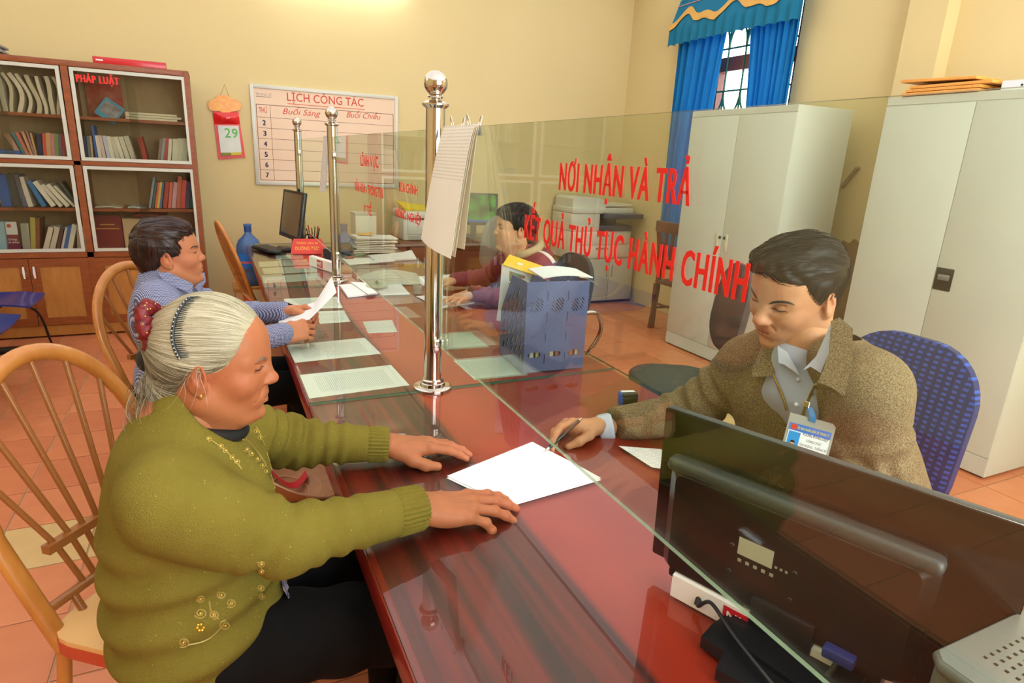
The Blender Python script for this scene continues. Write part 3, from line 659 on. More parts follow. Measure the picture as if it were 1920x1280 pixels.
# ================================================================== WALL THINGS
ky = YW/6.08
cal = thing('tear_off_calendar', 'red tear-off wall calendar showing a green 29', 'calendar', (.178, YW-.002, 1.42))
def cx(px, py, Y=YW-.012): return ony(px, py, Y)
def capx(pts, dy0, dy1): # polygon from photo points on the wall
    P3 = [ony(x, y, YW-.01) for x, y in pts]; return [(p.x-.178, p.z-1.42) for p in P3]
Mw = frame((1, 0, 0), (0, 0, 1), (0, 0, 0))
obj('backing', MB().prism(capx([(399, 210), (447, 212), (460, 295), (410, 299)], 0, 0), 0, .012, Mw), mat('calendar_red', (214, 36, 30), .35, var=.3, vscale=30, col2=(236, 80, 40)), cal)
pts = [(392, 205), (390, 195), (394, 187), (402, 186), (406, 180), (414, 179), (420, 178), (428, 180), (434, 185), (442, 186), (450, 192), (453, 198), (450, 206), (442, 208), (432, 210), (426, 213), (418, 211), (410, 208), (400, 208)]
obj('cloud_top', MB().prism(capx(pts, 0, 0), .0125, .02, Mw), mat('calendar_gold', (240, 170, 44), .3, var=.5, vscale=40, col2=(226, 96, 30)), cal)
obj('red_pillow', MB().sheet(lambda u, v: ((lambda p: (p.x-.178, -.0135-.028*math.sin(PI*u)*math.sin(PI*v), p.z-1.42))(ony(399+u*48+v*3, 209+24*v, YW-.01))), 14, 10, .002), mat('calendar_foil', (216, 24, 28), .12, coat=.5), cal, 60)
obj('date_pad', MB().prism(capx([(408, 235), (447, 236), (453, 286), (414, 288)], 0, 0), .0125, .024, Mw), mat('calendar_paper', (222, 224, 214), .7, var=.5, vscale=14, col2=(200, 208, 196)), cal)
p = ony(434, 258, YW); text('date_number', '29', cal, frame((1, 0, 0), (0, 0, 1), (p.x-.178, -.0245, p.z-1.42)), .105, .08, mat('green_print', (90, 180, 84), .6), .03)
obj('green_strip', MB().prism(capx([(414, 286), (433, 286), (434, 291), (415, 292)], 0, 0), .0125, .0255, Mw), mat('olive_print', (130, 128, 40), .6), cal)
obj('yellow_strip', MB().prism(capx([(433, 286), (452, 285), (453, 290), (434, 291)], 0, 0), .0125, .0255, Mw), mat('yellow_print', (212, 188, 40), .6), cal)
obj('cord', MB().tube([(ony(413, 180, YW).x-.178, -.006, ony(413, 180, YW).z-1.42), (ony(421, 158, YW).x-.178, -.004, ony(421, 158, YW).z-1.42), (ony(429, 180, YW).x-.178, -.006, ony(429, 180, YW).z-1.42)], .0018, 6), mat('cord_brown', (160, 110, 70), .7), cal)
# schedule board
bl, tr_ = ony(480, 346, YW-.01), ony(746, 181, YW-.01); bx0, bx1, bz0, bz1 = bl.x, tr_.x, bl.z, tr_.z
board = thing('schedule_board', 'framed weekly schedule board with red headings on the back wall', 'notice board', ((bx0+bx1)/2, YW-.001, (bz0+bz1)/2))
bw, bh = bx1-bx0, bz1-bz0
for s in (-1, 1):
    obj('frame_side', MB().box(s*(bw/2-.016)-.016, s*(bw/2-.016)+.016, -.022, 0, -bh/2, bh/2, .004), M_ALU, board, 40)
    obj('frame_rail', MB().box(-bw/2+.032, bw/2-.032, -.022, 0, s*(bh/2-.016)-.016, s*(bh/2-.016)+.016, .004), M_ALU, board, 40)
obj('panel', MB().box(-bw/2+.03, bw/2-.03, -.012, -.002, -bh/2+.03, bh/2-.03), mat('board_pink_beige', (232, 200, 168), .45, var=.15, vscale=3), board)
M_LN = mat('board_line', (120, 70, 60), .6); M_INK = mat('dark_blue_ink', (44, 44, 84), .6); M_RINK = mat('red_ink', (206, 62, 44), .6)
def bp(px, py): p_ = ony(px, py, YW-.013); return (p_.x-board.location.x, p_.z-board.location.z)
gx0, gz1 = bp(480, 195); gx1, _ = bp(737, 212); _, gz0 = bp(490, 337)
lines = MB()
def hl(x0, x1, z, t=.003): lines.box(x0, x1, -.0128, -.0121, z-t/2, z+t/2)
def vl(x, z0, z1, t=.003): lines.box(x-t/2, x+t/2, -.0128, -.0121, z0, z1)
hl(gx0, gx1, gz1, .005); hl(gx0, gx1, gz0, .005); vl(gx0, gz0, gz1, .005); vl(gx1, gz0, gz1, .005)
rws = np.linspace(gz1-.105, gz0, 7)
for z in rws[:-1]: hl(gx0, gx1, z)
vx = gx0+.115; vl(vx, gz0, gz1)
ux0, uz = bp(539, 193); ux1, _ = bp(684, 201)
tag(obj('ruled_lines', lines, M_LN, board), kind='stuff')
obj('heading_underline', MB().box(ux0, ux1, -.0128, -.0121, uz-.008, uz-.003), M_RINK, board)
def btxt(s_, px, py, w__, h__, m__, bold=.01, shear=0):
    x_, z_ = bp(px, py); return text('heading' if m__ is M_RINK else 'row_number', s_, board, frame((1, 0, 0), (0, 0, 1), (x_, -.0122, z_)), w__, h__, m__, bold, .0004, 'CENTER', shear)
btxt('LỊCH CÔNG TÁC', 612, 194.5, .68, .072, M_RINK, .005)
btxt('Buổi Sáng', 566, 216, .33, .052, M_RINK, .0, .35); btxt('Buổi Chiều', 682, 222, .32, .052, M_RINK, .0, .35); btxt('THỨ', 493.5, 211, .07, .045, M_RINK)
zz = [gz1-.105]+list(rws[1:])
for k in range(6): text('row_number', str(k+2), board, frame((1, 0, 0), (0, 0, 1), (gx0+.058, -.0122, (rws[k]+rws[k+1])/2-.022)), .028, .045, M_INK, .04)
obj('corner_print', MB().box(bp(480, 178)[0], bp(508, 181)[0], -.0128, -.0121, bp(494, 182)[1], bp(494, 182)[1]+.006), mat('grey_print', (150, 130, 120), .7), board)
x_, z_ = bp(494, 177); text('corner_heading', 'TRUNG VĨ', board, frame((1, 0, 0), (0, 0, 1), (x_, -.0122, z_-.01)), .13, .022, mat('grey_print', (150, 130, 120), .7))
# ================================================================== STEEL CABINETS
M_CAB = mat('grey_green_steel', (200, 203, 190), .42, .0, .5, var=.15, vscale=2, bump=.03, bscale=400)
M_DARK = mat('dark_plastic', (36, 37, 38), .4)
M_BLACK = mat('black_plastic', (22, 22, 24), .35)
def cabinet(x0, y0, y1, dep, h, label, kind):
    t = thing('steel_cabinet', label, 'cabinet', (x0+dep/2, (y0+y1)/2, 0))
    wpart('body', MB().box(x0+.004, x0+dep, y0, y1, .012, h, .004), M_CAB, t, 40)
    wpart('top_rail', MB().box(x0, x0+.006, y0+.001, y1-.001, h-.045, h-.002, .002), M_CAB, t)
    wpart('kick_plate', MB().box(x0, x0+.006, y0+.001, y1-.001, .014, .115, .002), M_CAB, t)
    ym = (y0+y1)/2
    for s, (a, c) in ((1, (y0+.002, ym-.0015)), (-1, (ym+.0015, y1-.002))):
        d = wpart('door', MB().box(x0-.002, x0+.006, a, c, .12, h-.05, .003), M_CAB, t, 40)
        if kind == 'recess':
            if s == 1:
                yy = ym-.05; wpart('lock_plate', MB().box(x0-.006, x0-.001, yy-.045, yy+.045, .93, 1.05, .004), M_BLACK, d, 40)
                wpart('latch', MB().box(x0-.010, x0-.005, yy-.03, yy+.03, .985, 1.015, .003), mat('latch_grey', (150, 156, 156), .35, .6), d, 40)
        else:
            yy = ym-s*.05; wpart('handle', MB().box(x0-.010, x0-.001, yy-.012, yy+.012, .9, 1.03, .004), mat('handle_cream', (206, 200, 170), .4), d, 40)
            wpart('key_lock', MB().lathe([(.012, 0), (.012, .006), (.006, .007)], 14, (0, 0, 0), frame((0, 1, 0), (0, 0, 1), (x0-.002, ym-s*.025-(0), 1.0)) @ Matrix.Rotation(PI, 4, 'X')), M_DARK, d, 40)
    for yy in (y0+.05, y1-.05):
        wpart('foot', MB().box(x0+.02, x0+.07, yy-.03, yy+.03, 0, .013), M_DARK, t); wpart('foot', MB().box(x0+dep-.07, x0+dep-.02, yy-.03, yy+.03, 0, .013), M_DARK, t)
    return t
cabinet(3.55, 3.15, 4.19, .54, 1.945, 'grey steel cabinet with two pull handles in front of the window', 'bar')
cabinet(3.55, 1.56, 2.53, .54, 1.945, 'grey steel cabinet with a black recessed lock, under the picture frames', 'recess')
# frames and binder on the near cabinet
M_PINE = wood_mat('orange_pine', (216, 142, 56), (236, 172, 84), .45, 4, (10, 2, 10))
for k, (y0, y1, z, tl) in enumerate(((2.05, 2.45, 1.9465, 0), (2.04, 2.43, 1.964, 0), (1.99, 2.41, 1.981, 0), (2.07, 2.47, 2.012, .03))):
    t = thing('framed_certificate', ('lowest', 'second lowest', 'second highest', 'topmost, slightly overhanging')[k]+' orange wooden frame in the stack on the cabinet', 'frame', (3.79, (y0+y1)/2, z), 0, 'wooden frames on the cabinet', (tl, 0, 0))
    h_ = (y1-y0)/2
    for s in (-1, 1):
        obj('frame_rail', MB().box(-.25, .25, s*(h_-.02)-.02, s*(h_-.02)+.02, 0, .015, .002), M_PINE, t); obj('frame_stile', MB().box(s*.23-.02, s*.23+.02, -h_+.04, h_-.04, 0, .015, .002), M_PINE, t)
    obj('backing_board', MB().box(-.215, .215, -h_+.03, h_-.03, .002, .006), M_PINE, t)
tag(obj('support_block', MB().box(3.62, 3.7, 2.1, 2.4, 1.9965, 2.0105, .002).box(3.84, 3.9, 2.12, 2.38, 1.9965, 2.0105, .002), mat('dark_block', (120, 70, 40), .6), None), 'dark wooden spacers between the two top frames', 'spacer')
t = thing('ring_binder', 'white ring binder lying on the cabinet beside the wooden frames', 'binder', (3.75, 1.78, 1.946))
obj('cover', MB().box(-.16, .14, -.2, .19, 0, .003).box(-.16, .14, -.2, .19, .042, .045).box(-.16, -.157, -.2, .19, .003, .042), mat('white_binder', (222, 224, 226), .4), t)
obj('pages', MB().box(-.15, .13, -.19, .18, .004, .036), M_PAGE, t)
for y, c in ((.1, 'red'), (.085, 'black')): obj('ring_hole', MB().lathe([(.006, 0), (.006, .002)], 12, (0, 0, 0), frame((0, 1, 0), (0, 0, 1), (-.1605, y, .02))), M_DARK, t)
# brown board and stick behind, between the cabinets
tag(obj('brown_board', MB().prism([(2.78, .05), (3.08, .05), (3.09, 1.10), (3.03, 1.08), (3.0, 1.12), (2.95, 1.09), (2.9, 1.05), (2.86, 1.06), (2.83, 1.0), (2.80, .9)], XW-.16, XW-.135, Matrix(((0, 0, 1, 0), (1, 0, 0, 0), (0, 1, 0, -.05), (0, 0, 0, 1)))), mat('stained_brown_board', (118, 88, 44), .7, var=.6, vscale=6, col2=(80, 54, 26))), 'jagged brown board standing against the pilaster between the cabinets', 'board')
a_, b_ = onx(1584, 344, XW-.02), onx(1607, 315, XW-.02)
tag(obj('wall_bracket', MB().tube([a_+Vector((0, .02, -.03)), a_, b_, b_+Vector((.015, 0, 0))], .014, 10), mat('grey_brown_stick', (150, 126, 86), .6)), 'short grey-brown bracket on the wall behind the far steel cabinet', 'bracket')

# ================================================================== COPIER CORNER
M_COPY = mat('copier_ivory', (214, 208, 186), .4); M_COPYD = mat('copier_navy_grey', (58, 60, 84), .35); M_LAM = mat('grey_laminate', (186, 180, 164), .45)
t = thing('copier_cabinet', 'low grey two-door cabinet under the photocopier', 'cabinet', (3.92, 5.95, 0))
wpart('body', MB().box(3.6, 4.25, 5.72, 6.2, .03, .5, .004), M_LAM, t, 40); wpart('plinth', MB().box(3.63, 4.22, 5.75, 6.18, 0, .03), M_DARK, t)
for s, (a, c) in ((1, (3.605, 3.922)), (-1, (3.928, 4.245))):
    d = wpart('door', MB().box(a, c, 5.704, 5.72, .04, .495, .003), M_LAM, t, 40); hx = c-.03 if s == 1 else a+.03
    wpart('handle', MB().box(hx-.006, hx+.006, 5.692, 5.704, .3, .44, .003), mat('handle_grey', (150, 146, 134), .4), d, 40)
cp = thing('photocopier', 'ivory office photocopier with dark output tray in the corner', 'photocopier', (3.9, 5.95, .5))
wpart('body', MB().box(3.42, 4.2, 5.74, 6.18, .502, .80, .012), M_COPY, cp, 40)
for z in (.52, .66): 
    d = wpart('paper_drawer', MB().box(3.46, 4.18, 5.728, 5.742, z, z+.125, .005), M_COPY, cp, 40); wpart('drawer_grip', MB().box(3.74, 3.9, 5.722, 5.73, z+.085, z+.105, .003), mat('copier_grip', (150, 146, 130), .5), d)
wpart('tower', MB().box(3.42, 3.78, 5.75, 6.18, .80, .99, .012), M_COPY, cp, 40); wpart('rear_tower', MB().box(3.78, 4.16, 6.0, 6.18, .8, .99), M_COPYD, cp)
wpart('output_tray', MB().box(3.78, 4.2, 5.74, 6.0, .80, .865, .008), M_COPYD, cp, 40)
wpart('control_panel', MB().box(3.80, 4.26, 5.62, 5.76, .945, 1.0, .012), M_COPYD, cp, 40)
wpart('scanner_bed', MB().box(3.42, 4.2, 5.74, 6.18, .99, 1.05, .01), M_COPY, cp, 40)
wpart('document_feeder', MB().prism([(3.44, 1.05), (3.86, 1.05), (3.83, 1.13), (3.78, 1.15), (3.48, 1.165), (3.44, 1.14)], -6.16, -5.78, Matrix(((1, 0, 0, 0), (0, 0, -1, 0), (0, 1, 0, 0), (0, 0, 0, 1)))), M_COPY, cp)
wpart('feed_tray', MB().prism([(3.8, 1.06), (4.22, 1.075), (4.22, 1.09), (3.8, 1.085)], -6.14, -5.8, Matrix(((1, 0, 0, 0), (0, 0, -1, 0), (0, 1, 0, 0), (0, 0, 0, 1)))), M_COPY, cp)
tag(obj('cable', MB().tube(bez([(4.27, 5.9, .5), (4.28, 5.75, .1), (4.2, 5.6, .008), (4.27, 5.45, .008), (4.2, 5.6, .01), (4.1, 5.64, .008)], 8), .006, 6), mat('grey_cable', (120, 124, 140), .5)), 'grey cables trailing from the copier along the wall foot', 'cable')
# dark wooden chair with bags on it
M_DKW = wood_mat('dark_red_wood', (84, 36, 22), (112, 54, 34), .35, 5, (8, 8, 2))
ch = thing('wooden_chair', 'dark brown wooden chair holding plastic bags beside the far cabinet', 'chair', (4.0, 4.66, 0), 0)
X0, X1, Y0, Y1 = 3.76, 4.15, 4.28, 4.66
for x, y, tp in ((X0, Y1, .44), (X1, Y1, .44), (X1, Y0, .44)): wpart('leg', MB().box(x-.02, x+.02, y-.02, y+.02, 0, tp, .003), M_DKW, ch)
def bentleg(y): return MB().tube([(X0-.02, y, .0), (X0+.01, y, .3), (X0+.02, y, .46), (X0+.0, y, .75), (X0-.05, y, 1.02)], .024, 8, flat=(.8, 1.3))
for y in (Y0, Y1): wpart('back_post', bentleg(y), M_DKW, ch, 40)
wpart('seat', MB().box(X0, X1+.03, Y0-.03, Y1+.03, .44, .475, .01), M_DKW, ch, 40)
wpart('crest_rail', MB().box(X0-.07, X0-.03, Y0-.02, Y1+.02, .93, 1.03, .008), M_DKW, ch, 40); wpart('lower_rail', MB().box(X0-.02, X0+.005, Y0, Y1, .60, .64, .004), M_DKW, ch, 40)
for k in range(3): yy = Y0+.1+.09*k; wpart('slat', MB().box(X0-.035, X0-.015, yy-.015, yy+.015, .63, .94), M_DKW, ch)
for z, a, c in ((.2, (X0+.02, Y1), (X1, Y1)), (.25, (X0, Y0), (X0, Y1))): wpart('stretcher', MB().tube([(*a, z), (*c, z)], .012, 8), M_DKW, ch, 40)
def bag_mesh(c, r, h, seed, squash=1):
    rnd = random.Random(seed); ph = [rnd.uniform(0, 6) for _ in range(6)]
    def fn(u, v):
        a = 2*PI*u; rr = r*(math.sin(PI*min(1, v*.92+.08))**.6)*(1+.12*math.sin(3*a+ph[0])+.08*math.sin(7*a+ph[1]+4*v)+.05*math.sin(13*a+ph[2]))
        return (c[0]+rr*math.cos(a)*squash, c[1]+rr*math.sin(a), c[2]+h*v+.01*math.sin(9*a+ph[3])*v)
    return MB().grid(fn, 40, 16)
M_BAG = mat('clear_plastic_bag', (226, 214, 206), .25, alpha=.55, var=.5, vscale=12, col2=(220, 150, 130))
tag(obj('plastic_bag', bag_mesh((3.98, 4.46, .477), .13, .2, 3), M_BAG, None, 60), 'pale plastic bag of goods sitting on the wooden chair', 'bag')
tag(obj('plastic_bag', bag_mesh((3.98, 4.42, .002), .14, .22, 5, .9), mat('white_plastic_bag', (222, 214, 204), .3, alpha=.75, var=.5, vscale=12, col2=(206, 180, 160)), None, 60), 'white plastic bag on the floor under the wooden chair', 'bag')
t = thing('green_bottle_bag', 'green and yellow packet standing on the floor by the far cabinet', 'packet', (3.83, 4.24, 0))
obj('packet', bag_mesh((0, 0, .002), .05, .22, 9, .7), mat('green_packet', (96, 128, 40), .4, var=.8, vscale=14, col2=(190, 190, 110)), t, 60)

# ================================================================== BACK TABLE behind the partition
M_TAB = wood_mat('brown_table_wood', (112, 62, 32), (140, 84, 46), .4, 4, (2, 10, 10))
t = thing('side_table', 'brown wooden table along the back wall carrying the printer and green-screen monitor', 'table', (2.1, 5.85, 0))
wpart('table_top', MB().box(1.5, 2.75, 5.52, 6.18, .70, .735, .005), M_TAB, t, 40)
for x in (1.55, 2.70): wpart('side_panel', MB().box(x-.02, x+.02, 5.56, 6.15, 0, .70), M_TAB, t)
wpart('modesty_panel', MB().box(1.57, 2.68, 6.08, 6.1, .2, .70), M_TAB, t)
wpart('drawer', MB().box(1.6, 2.0, 5.54, 6.0, .52, .69, .004), M_TAB, t)
pr = thing('laser_printer', 'white laser printer with a yellow folder lying on it', 'printer', (1.76, 5.83, .736))
M_PRW = mat('printer_white', (224, 220, 204), .4)
obj('body', MB().box(-.2, .2, -.2, .2, .002, .2, .015), M_PRW, pr, 40); obj('top_cover', MB().box(-.2, .2, -.2, .2, .202, .27, .02), M_PRW, pr, 40)
obj('front_panel', MB().box(-.16, .16, -.208, -.198, .06, .18, .006), M_PRW, pr, 40); obj('output_slot', MB().box(-.14, .14, -.205, -.195, .196, .206), M_DARK, pr)
obj('cartridge_door', MB().box(-.15, .15, -.2075, -.2, .012, .05, .003), mat('printer_grey', (180, 176, 164), .45), pr)
tag(obj('yellow_folder', MB().sheet(lambda u, v: (1.58+.36*u, 5.66+.3*v, 1.0085+.05*(1-u)*v), 6, 4, .02), mat('yellow_card', (226, 196, 40), .55), None, 40), 'yellow folder resting on top of the laser printer', 'folder')
def monitor(name, label, loc, rz, w, h, z0, screen, tilt=0, M_b=None, th=.03, base=True):
    t = thing(name, label, 'monitor', loc, rz); M_b = M_b or M_BLACK
    R_ = Matrix.Translation((0, 0, z0)) @ Matrix.Rotation(tilt, 4, 'X')
    bz = MB().box(-w/2, w/2, 0, th, 0, h, .008, M=R_); obj('back_shell', bz, M_b, t, 40)
    obj('bezel', MB().box(-w/2, w/2, -.006, 0, 0, .03, M=R_).box(-w/2, w/2, -.006, 0, h-.018, h, M=R_).box(-w/2, -w/2+.018, -.006, 0, .03, h-.018, M=R_).box(w/2-.018, w/2, -.006, 0, .03, h-.018, M=R_), M_b, t)
    obj('screen', MB().box(-w/2+.018, w/2-.018, -.003, .0, .03, h-.018, M=R_), screen, t)
    if base:
        obj('neck', MB().box(-.03, .03, .03, .06, .008, z0+h*.4, .004), M_b, t, 40); obj('base', MB().box(-.11, .11, -.06, .12, 0, .014, .005), M_b, t, 40)
    return t
def screen_mat():
    m = emit_mat('green_desktop_screen', (90, 170, 60), .55); N, L = nt(m); e = [n for n in N if n.type == 'EMISSION'][0]
    tc = N.new('ShaderNodeTexCoord'); n = N.new('ShaderNodeTexNoise'); n.inputs['Scale'].default_value = 9; L.new(tc.outputs['Object'], n.inputs['Vector'])
    r = N.new('ShaderNodeValToRGB'); r.color_ramp.elements[0].position = .4; r.color_ramp.elements[0].color = (*lin((110, 200, 90)), 1); r.color_ramp.elements[1].position = .62; r.color_ramp.elements[1].color = (*lin((90, 100, 70)), 1)
    L.new(n.outputs[0], r.inputs[0]); L.new(r.outputs[0], e.inputs[0]); return m
mg = monitor('desk_monitor', 'dark monitor showing a green picture against the back wall', (2.32, 5.78, .736), -.25, .46, .31, .13, screen_mat())
obj('task_bar', MB().box(-.21, .21, -.0045, -.0032, .031, .05, M=Matrix.Translation((0, 0, .13))), emit_mat('blue_task_bar', (80, 110, 200), .6), mg)
tag(obj('table_clutter', MB().box(2.45, 2.68, 5.58, 5.8, .7365, .80, .008), mat('pink_grey_bundle', (190, 160, 150), .7, var=.6, vscale=14, col2=(150, 140, 110)), None, 40), 'pinkish bundle of papers lying beside the green-screen monitor', 'papers')
# ================================================================== ON THE COUNTERS
M_PAP = mat('white_paper', (236, 236, 232), .6); M_PRINT = print_mat('printed_sheet'); M_PRINT2 = print_mat('printed_sheet_dense', rows=44, dens=.56)
M_PRINTG = print_mat('printed_sheet_grey', (206, 214, 206), (110, 118, 120), 36)
def sheet_obj(name, label, corners, z, m, th=.0006, cat='paper', group=None, bend=None, pre=0):
    """a page given by its four corners on the plane z (order: top-left, top-right, bottom-right, bottom-left of the page)"""
    P = [Vector((c[0], c[1], z)) for c in corners]; c0 = sum(P, Vector())/4
    xa = (P[1]-P[0]+P[2]-P[3]).normalized(); M = frame(xa, P[0]-P[3], c0); Mi = M.inverted(); L_ = [Mi @ p for p in P]
    def fn(u, v):
        p = (L_[0]*(1-u)+L_[1]*u)*(1-v)+(L_[3]*(1-u)+L_[2]*u)*v
        return (p.x, p.y, (bend(u, v) if bend else 0))
    n = 10 if bend else 1
    o = obj(name, MB().sheet(lambda u, v: fn(v, u), n, n, th), m, None, 60 if bend else None); o.matrix_world = M
    return tag(o, label, cat, group)
def zc(pts, z): return [onz(x, y, z)[:2] for x, y in pts]
ZU = .7528
G1 = 'sheets laid under the counter glass'
def under(pts, label, m): return sheet_obj('printed_notice', label, zc(pts, ZU), ZU, m, .0004, 'paper', G1)
# pages lie with their head toward the far side of the desk (text rotated a quarter turn)
under([(733, 684), (768, 722), (580, 747), (562, 703)], 'printed sheet under the glass nearest the near chrome post base', M_PRINT2)
under([(684, 633), (714, 663), (553, 680), (537, 647)], 'printed sheet under the glass beside the checked-shirt sleeve', M_PRINT2)
under([(645, 582), (657, 603), (600, 607), (590, 584)], 'printed sheet under the glass just below the hands holding a page', M_PRINT)
under([(632, 556), (643, 577), (540, 580), (532, 560)], 'pale printed sheet under the glass behind the held page', M_PRINT)
for k, (pts, lab) in enumerate([(((598, 512), (603, 524), (533, 529), (529, 516)), 'nearest'), (((590, 498), (596, 509), (528, 513), (524, 501)), 'second nearest'), (((574, 486), (582, 496), (525, 499), (521, 488)), 'second farthest'), (((566, 476), (570, 484), (519, 487), (516, 478)), 'farthest')]): under(pts, lab+' of the four grey-green sheets in the right row under the far glass', M_PRINTG)
for k, (pts, lab) in enumerate([(((528, 513), (532, 528), (494, 531), (490, 516)), 'nearest'), (((524, 501), (527, 512), (495, 514), (491, 503)), 'middle'), (((521, 489), (523, 499), (487, 501), (484, 491)), 'farthest')]): under(pts, lab+' of the cream cards in the left row under the far glass', mat('cream_card', (228, 216, 180), .7))
under([(882, 622), (918, 651), (826, 656), (812, 627)], 'blank grey-green sheet under the glass behind the near post', mat('pale_green_sheet', (196, 206, 190), .6))
under([(960, 668), (990, 703), (890, 712), (850, 676)], 'printed grey sheet under the glass in front of the navy organizer', M_PRINTG)
under([(735, 600), (745, 622), (690, 625), (680, 603)], 'faint sheet under the glass beyond the partition', M_PRINTG)
# document being signed: two leaves
pts = [(998, 829), (1127, 897), (950, 948), (838, 893)]
doc = thing('application_form', 'white form being filled in between the customer and the clerk', 'paper', tuple(onz(980, 890, DZ)))
P = zc(pts, DZ+.001)
for k, (dx, dy) in enumerate(((.004, .006), (0, 0))):
    q = [Vector((*p, DZ+.0012+k*.0016)) for p in P]; c0 = sum(q, Vector())/4; M = frame((q[1]-q[0]), q[0]-q[3], c0)
    Mi = M.inverted(); Lq = [Mi @ p for p in q]
    M2 = frame(q[2]-q[1], q[1]-q[0], c0); Lq = [M2.inverted() @ p for p in q]
    me = MB().sheet(lambda u, v: tuple(((Lq[0]*(1-u)+Lq[1]*u)*(1-v)+(Lq[3]*(1-u)+Lq[2]*u)*v)+Vector((dx, dy, .002*abs(math.sin(3*u))*u))), 10, 10, .0005)
    o = obj('leaf', me, print_mat('form_print_%d' % k, (246, 246, 246), (120, 124, 150), 30, w=.25, h=.3, dens=.5), doc, 60); o.matrix_basis = Matrix.Translation(-doc.location) @ M2
sheet_obj('paper_sheet', 'printed sheet under the clerk\'s writing arm', zc([(1160, 836), (1238, 842), (1330, 890), (1222, 876)], DZ+.001), DZ+.001, M_PRINT, .0006)
# stamp
st = thing('self_inking_stamp', 'blue and black self-inking stamp standing on the counter', 'stamp', tuple(onz(1176, 760, DZ)), -.25)
obj('body', MB().box(-.030, .030, -.018, .020, .001, .046, .007), mat('stamp_blue', (22, 92, 204), .3), st, 40)
obj('front_window', MB().box(-.024, .024, -.024, -.017, .004, .036, .004), M_BLACK, st, 40); obj('label_strip', MB().box(-.022, .022, .0, .014, .0455, .0468), M_PAP, st)
obj('hood', MB().box(-.026, .026, -.022, .0, .036, .0475, .004), M_BLACK, st, 40)

# ---- near monitor seen from the back
TL = Vector((.675, .804, 1.10)); TR = Vector((.864, .324, 1.10)); BLm = Vector((.699, .790, .80))
u_ = (TR-TL).normalized(); v_ = (TL-BLm).normalized(); mw, mh = (TR-TL).length, (TL-BLm).length
MM = frame(u_, v_, BLm+(TR-TL)/2); n_ = (MM.to_3x3() @ Vector((0, 0, 1)))
ctr = Vector((.742, .510, DZ))
mon = thing('desk_monitor', 'large black monitor turned away from the camera on the near counter', 'monitor', tuple(ctr))
M_MON = mat('glossy_black_shell', (16, 16, 15), .16, coat=.3); M_MONG = mat('satin_grey_rim', (62, 65, 63), .35); M_MONH = mat('brown_black_housing', (30, 25, 21), .3)
wpart('back_shell', MB().box(-mw/2, mw/2, 0, mh, -.006, 0, .004, M=MM), M_MON, mon, 40)
wpart('rim', MB().box(-mw/2, mw/2, 0, mh, -.022, -.006, .005, M=MM), M_MONG, mon, 40)
wpart('screen', MB().box(-mw/2+.015, mw/2-.015, .025, mh-.015, -.0235, -.0215, M=MM), mat('dark_screen', (12, 14, 18), .12), mon)
hx0, hx1, hy0, hy1 = -mw/2+.03, mw/2-.085, .0, mh-.075
hous = MB(); rr = [(x+(hx0+hx1)/2, y+(hy0+hy1)/2) for x, y in rrect(hx1-hx0, hy1-hy0, .02)]; rr2 = [(x+(hx0+hx1)/2, y+(hy0+hy1)/2-.006) for x, y in rrect(hx1-hx0-.036, hy1-hy0-.036, .014)]
k = len(rr); vv = [(x, y, 0) for x, y in rr]+[(x, y, .012) for x, y in rr]+[(x, y, .03) for x, y in rr2]
hous.add(vv, [(i, (i+1) % k, k+(i+1) % k, k+i) for i in range(k)]+[(k+i, k+(i+1) % k, 2*k+(i+1) % k, 2*k+i) for i in range(k)], MM, 0); hous.add(vv, [tuple(range(2*k, 3*k))], MM, 1)
hs = wpart('housing', hous, [M_MONH, M_MONH], mon, 30)
wpart('housing_ridge', MB().box(hx0-.002, hx1+.002, hy1-.024, hy1+.002, .0, .0335, .011, 3, M=MM), M_MONG, mon, 40)
vs = MB()
for i in range(46): x = hx0+.04+i*(hx1-hx0-.09)/45; vs.box(x-.0014, x+.0014, hy1-.052, hy1-.038, .0301, .0308, M=MM)
tag(wpart('vent_slots', vs, mat('vent_grey', (128, 124, 112), .5), hs), kind='stuff')
lx = hx0+(hx1-hx0)*.42; ly = hy1-.105
wpart('rating_sticker', MB().box(lx-.03, lx+.026, ly-.016, ly+.016, .0301, .0306, M=MM), print_mat('sticker_print', (196, 190, 166), (90, 84, 70), 60, w=10, h=1, dens=.55), hs)
mk = MB()
for i in range(5): mk.box(lx-.028+i*.013, lx-.022+i*.013, ly-.03, ly-.024, .0301, .0305, M=MM)
for i in range(3): mk.box(lx+.03+i*.008, lx+.034+i*.008, ly-.012, ly-.008, .0301, .0305, M=MM)
tag(wpart('approval_marks', mk, mat('pale_marks', (170, 164, 146), .6), hs), kind='stuff')
text('approval_lettering', 'CE', hs, Matrix.Identity(4), .014, .008, mat('pale_marks', (170, 164, 146), .6)).matrix_basis = hs.matrix_basis.inverted() if False else Matrix.Identity(4)
ce = hs.children[-1]; ce.data.transform(MM @ Matrix.Translation((lx+.014, ly-.031, .0302)))
for sx in (-.05, .05):
    for sy in (0, .05): wpart('screw', MB().lathe([(.004, 0), (.003, .0015)], 10, (0, 0, 0), MM @ Matrix.Translation((lx+.01+sx, ly-.055+sy, .0301))), M_DARK, hs, 40)
wpart('lower_bar', MB().box(-mw/2+.045, mw/2-.12, -.016, .004, -.012, .018, .005, M=MM), M_BLACK, mon, 40)
wpart('neck', MB().box(-.055, .045, -.075, .045, .018, .040, .006, M=MM), M_BLACK, mon, 40)
Mb = Matrix.Translation(ctr) @ Matrix.Rotation(math.atan2(u_.y, u_.x), 4, 'Z')
wpart('base', MB().prism([(-.115, -.01), (-.115, -.05), (-.075, -.055), (-.068, -.095), (.12, -.095), (.12, .09), (-.10, .09)], .001, .022, Mb), M_BLACK, mon)
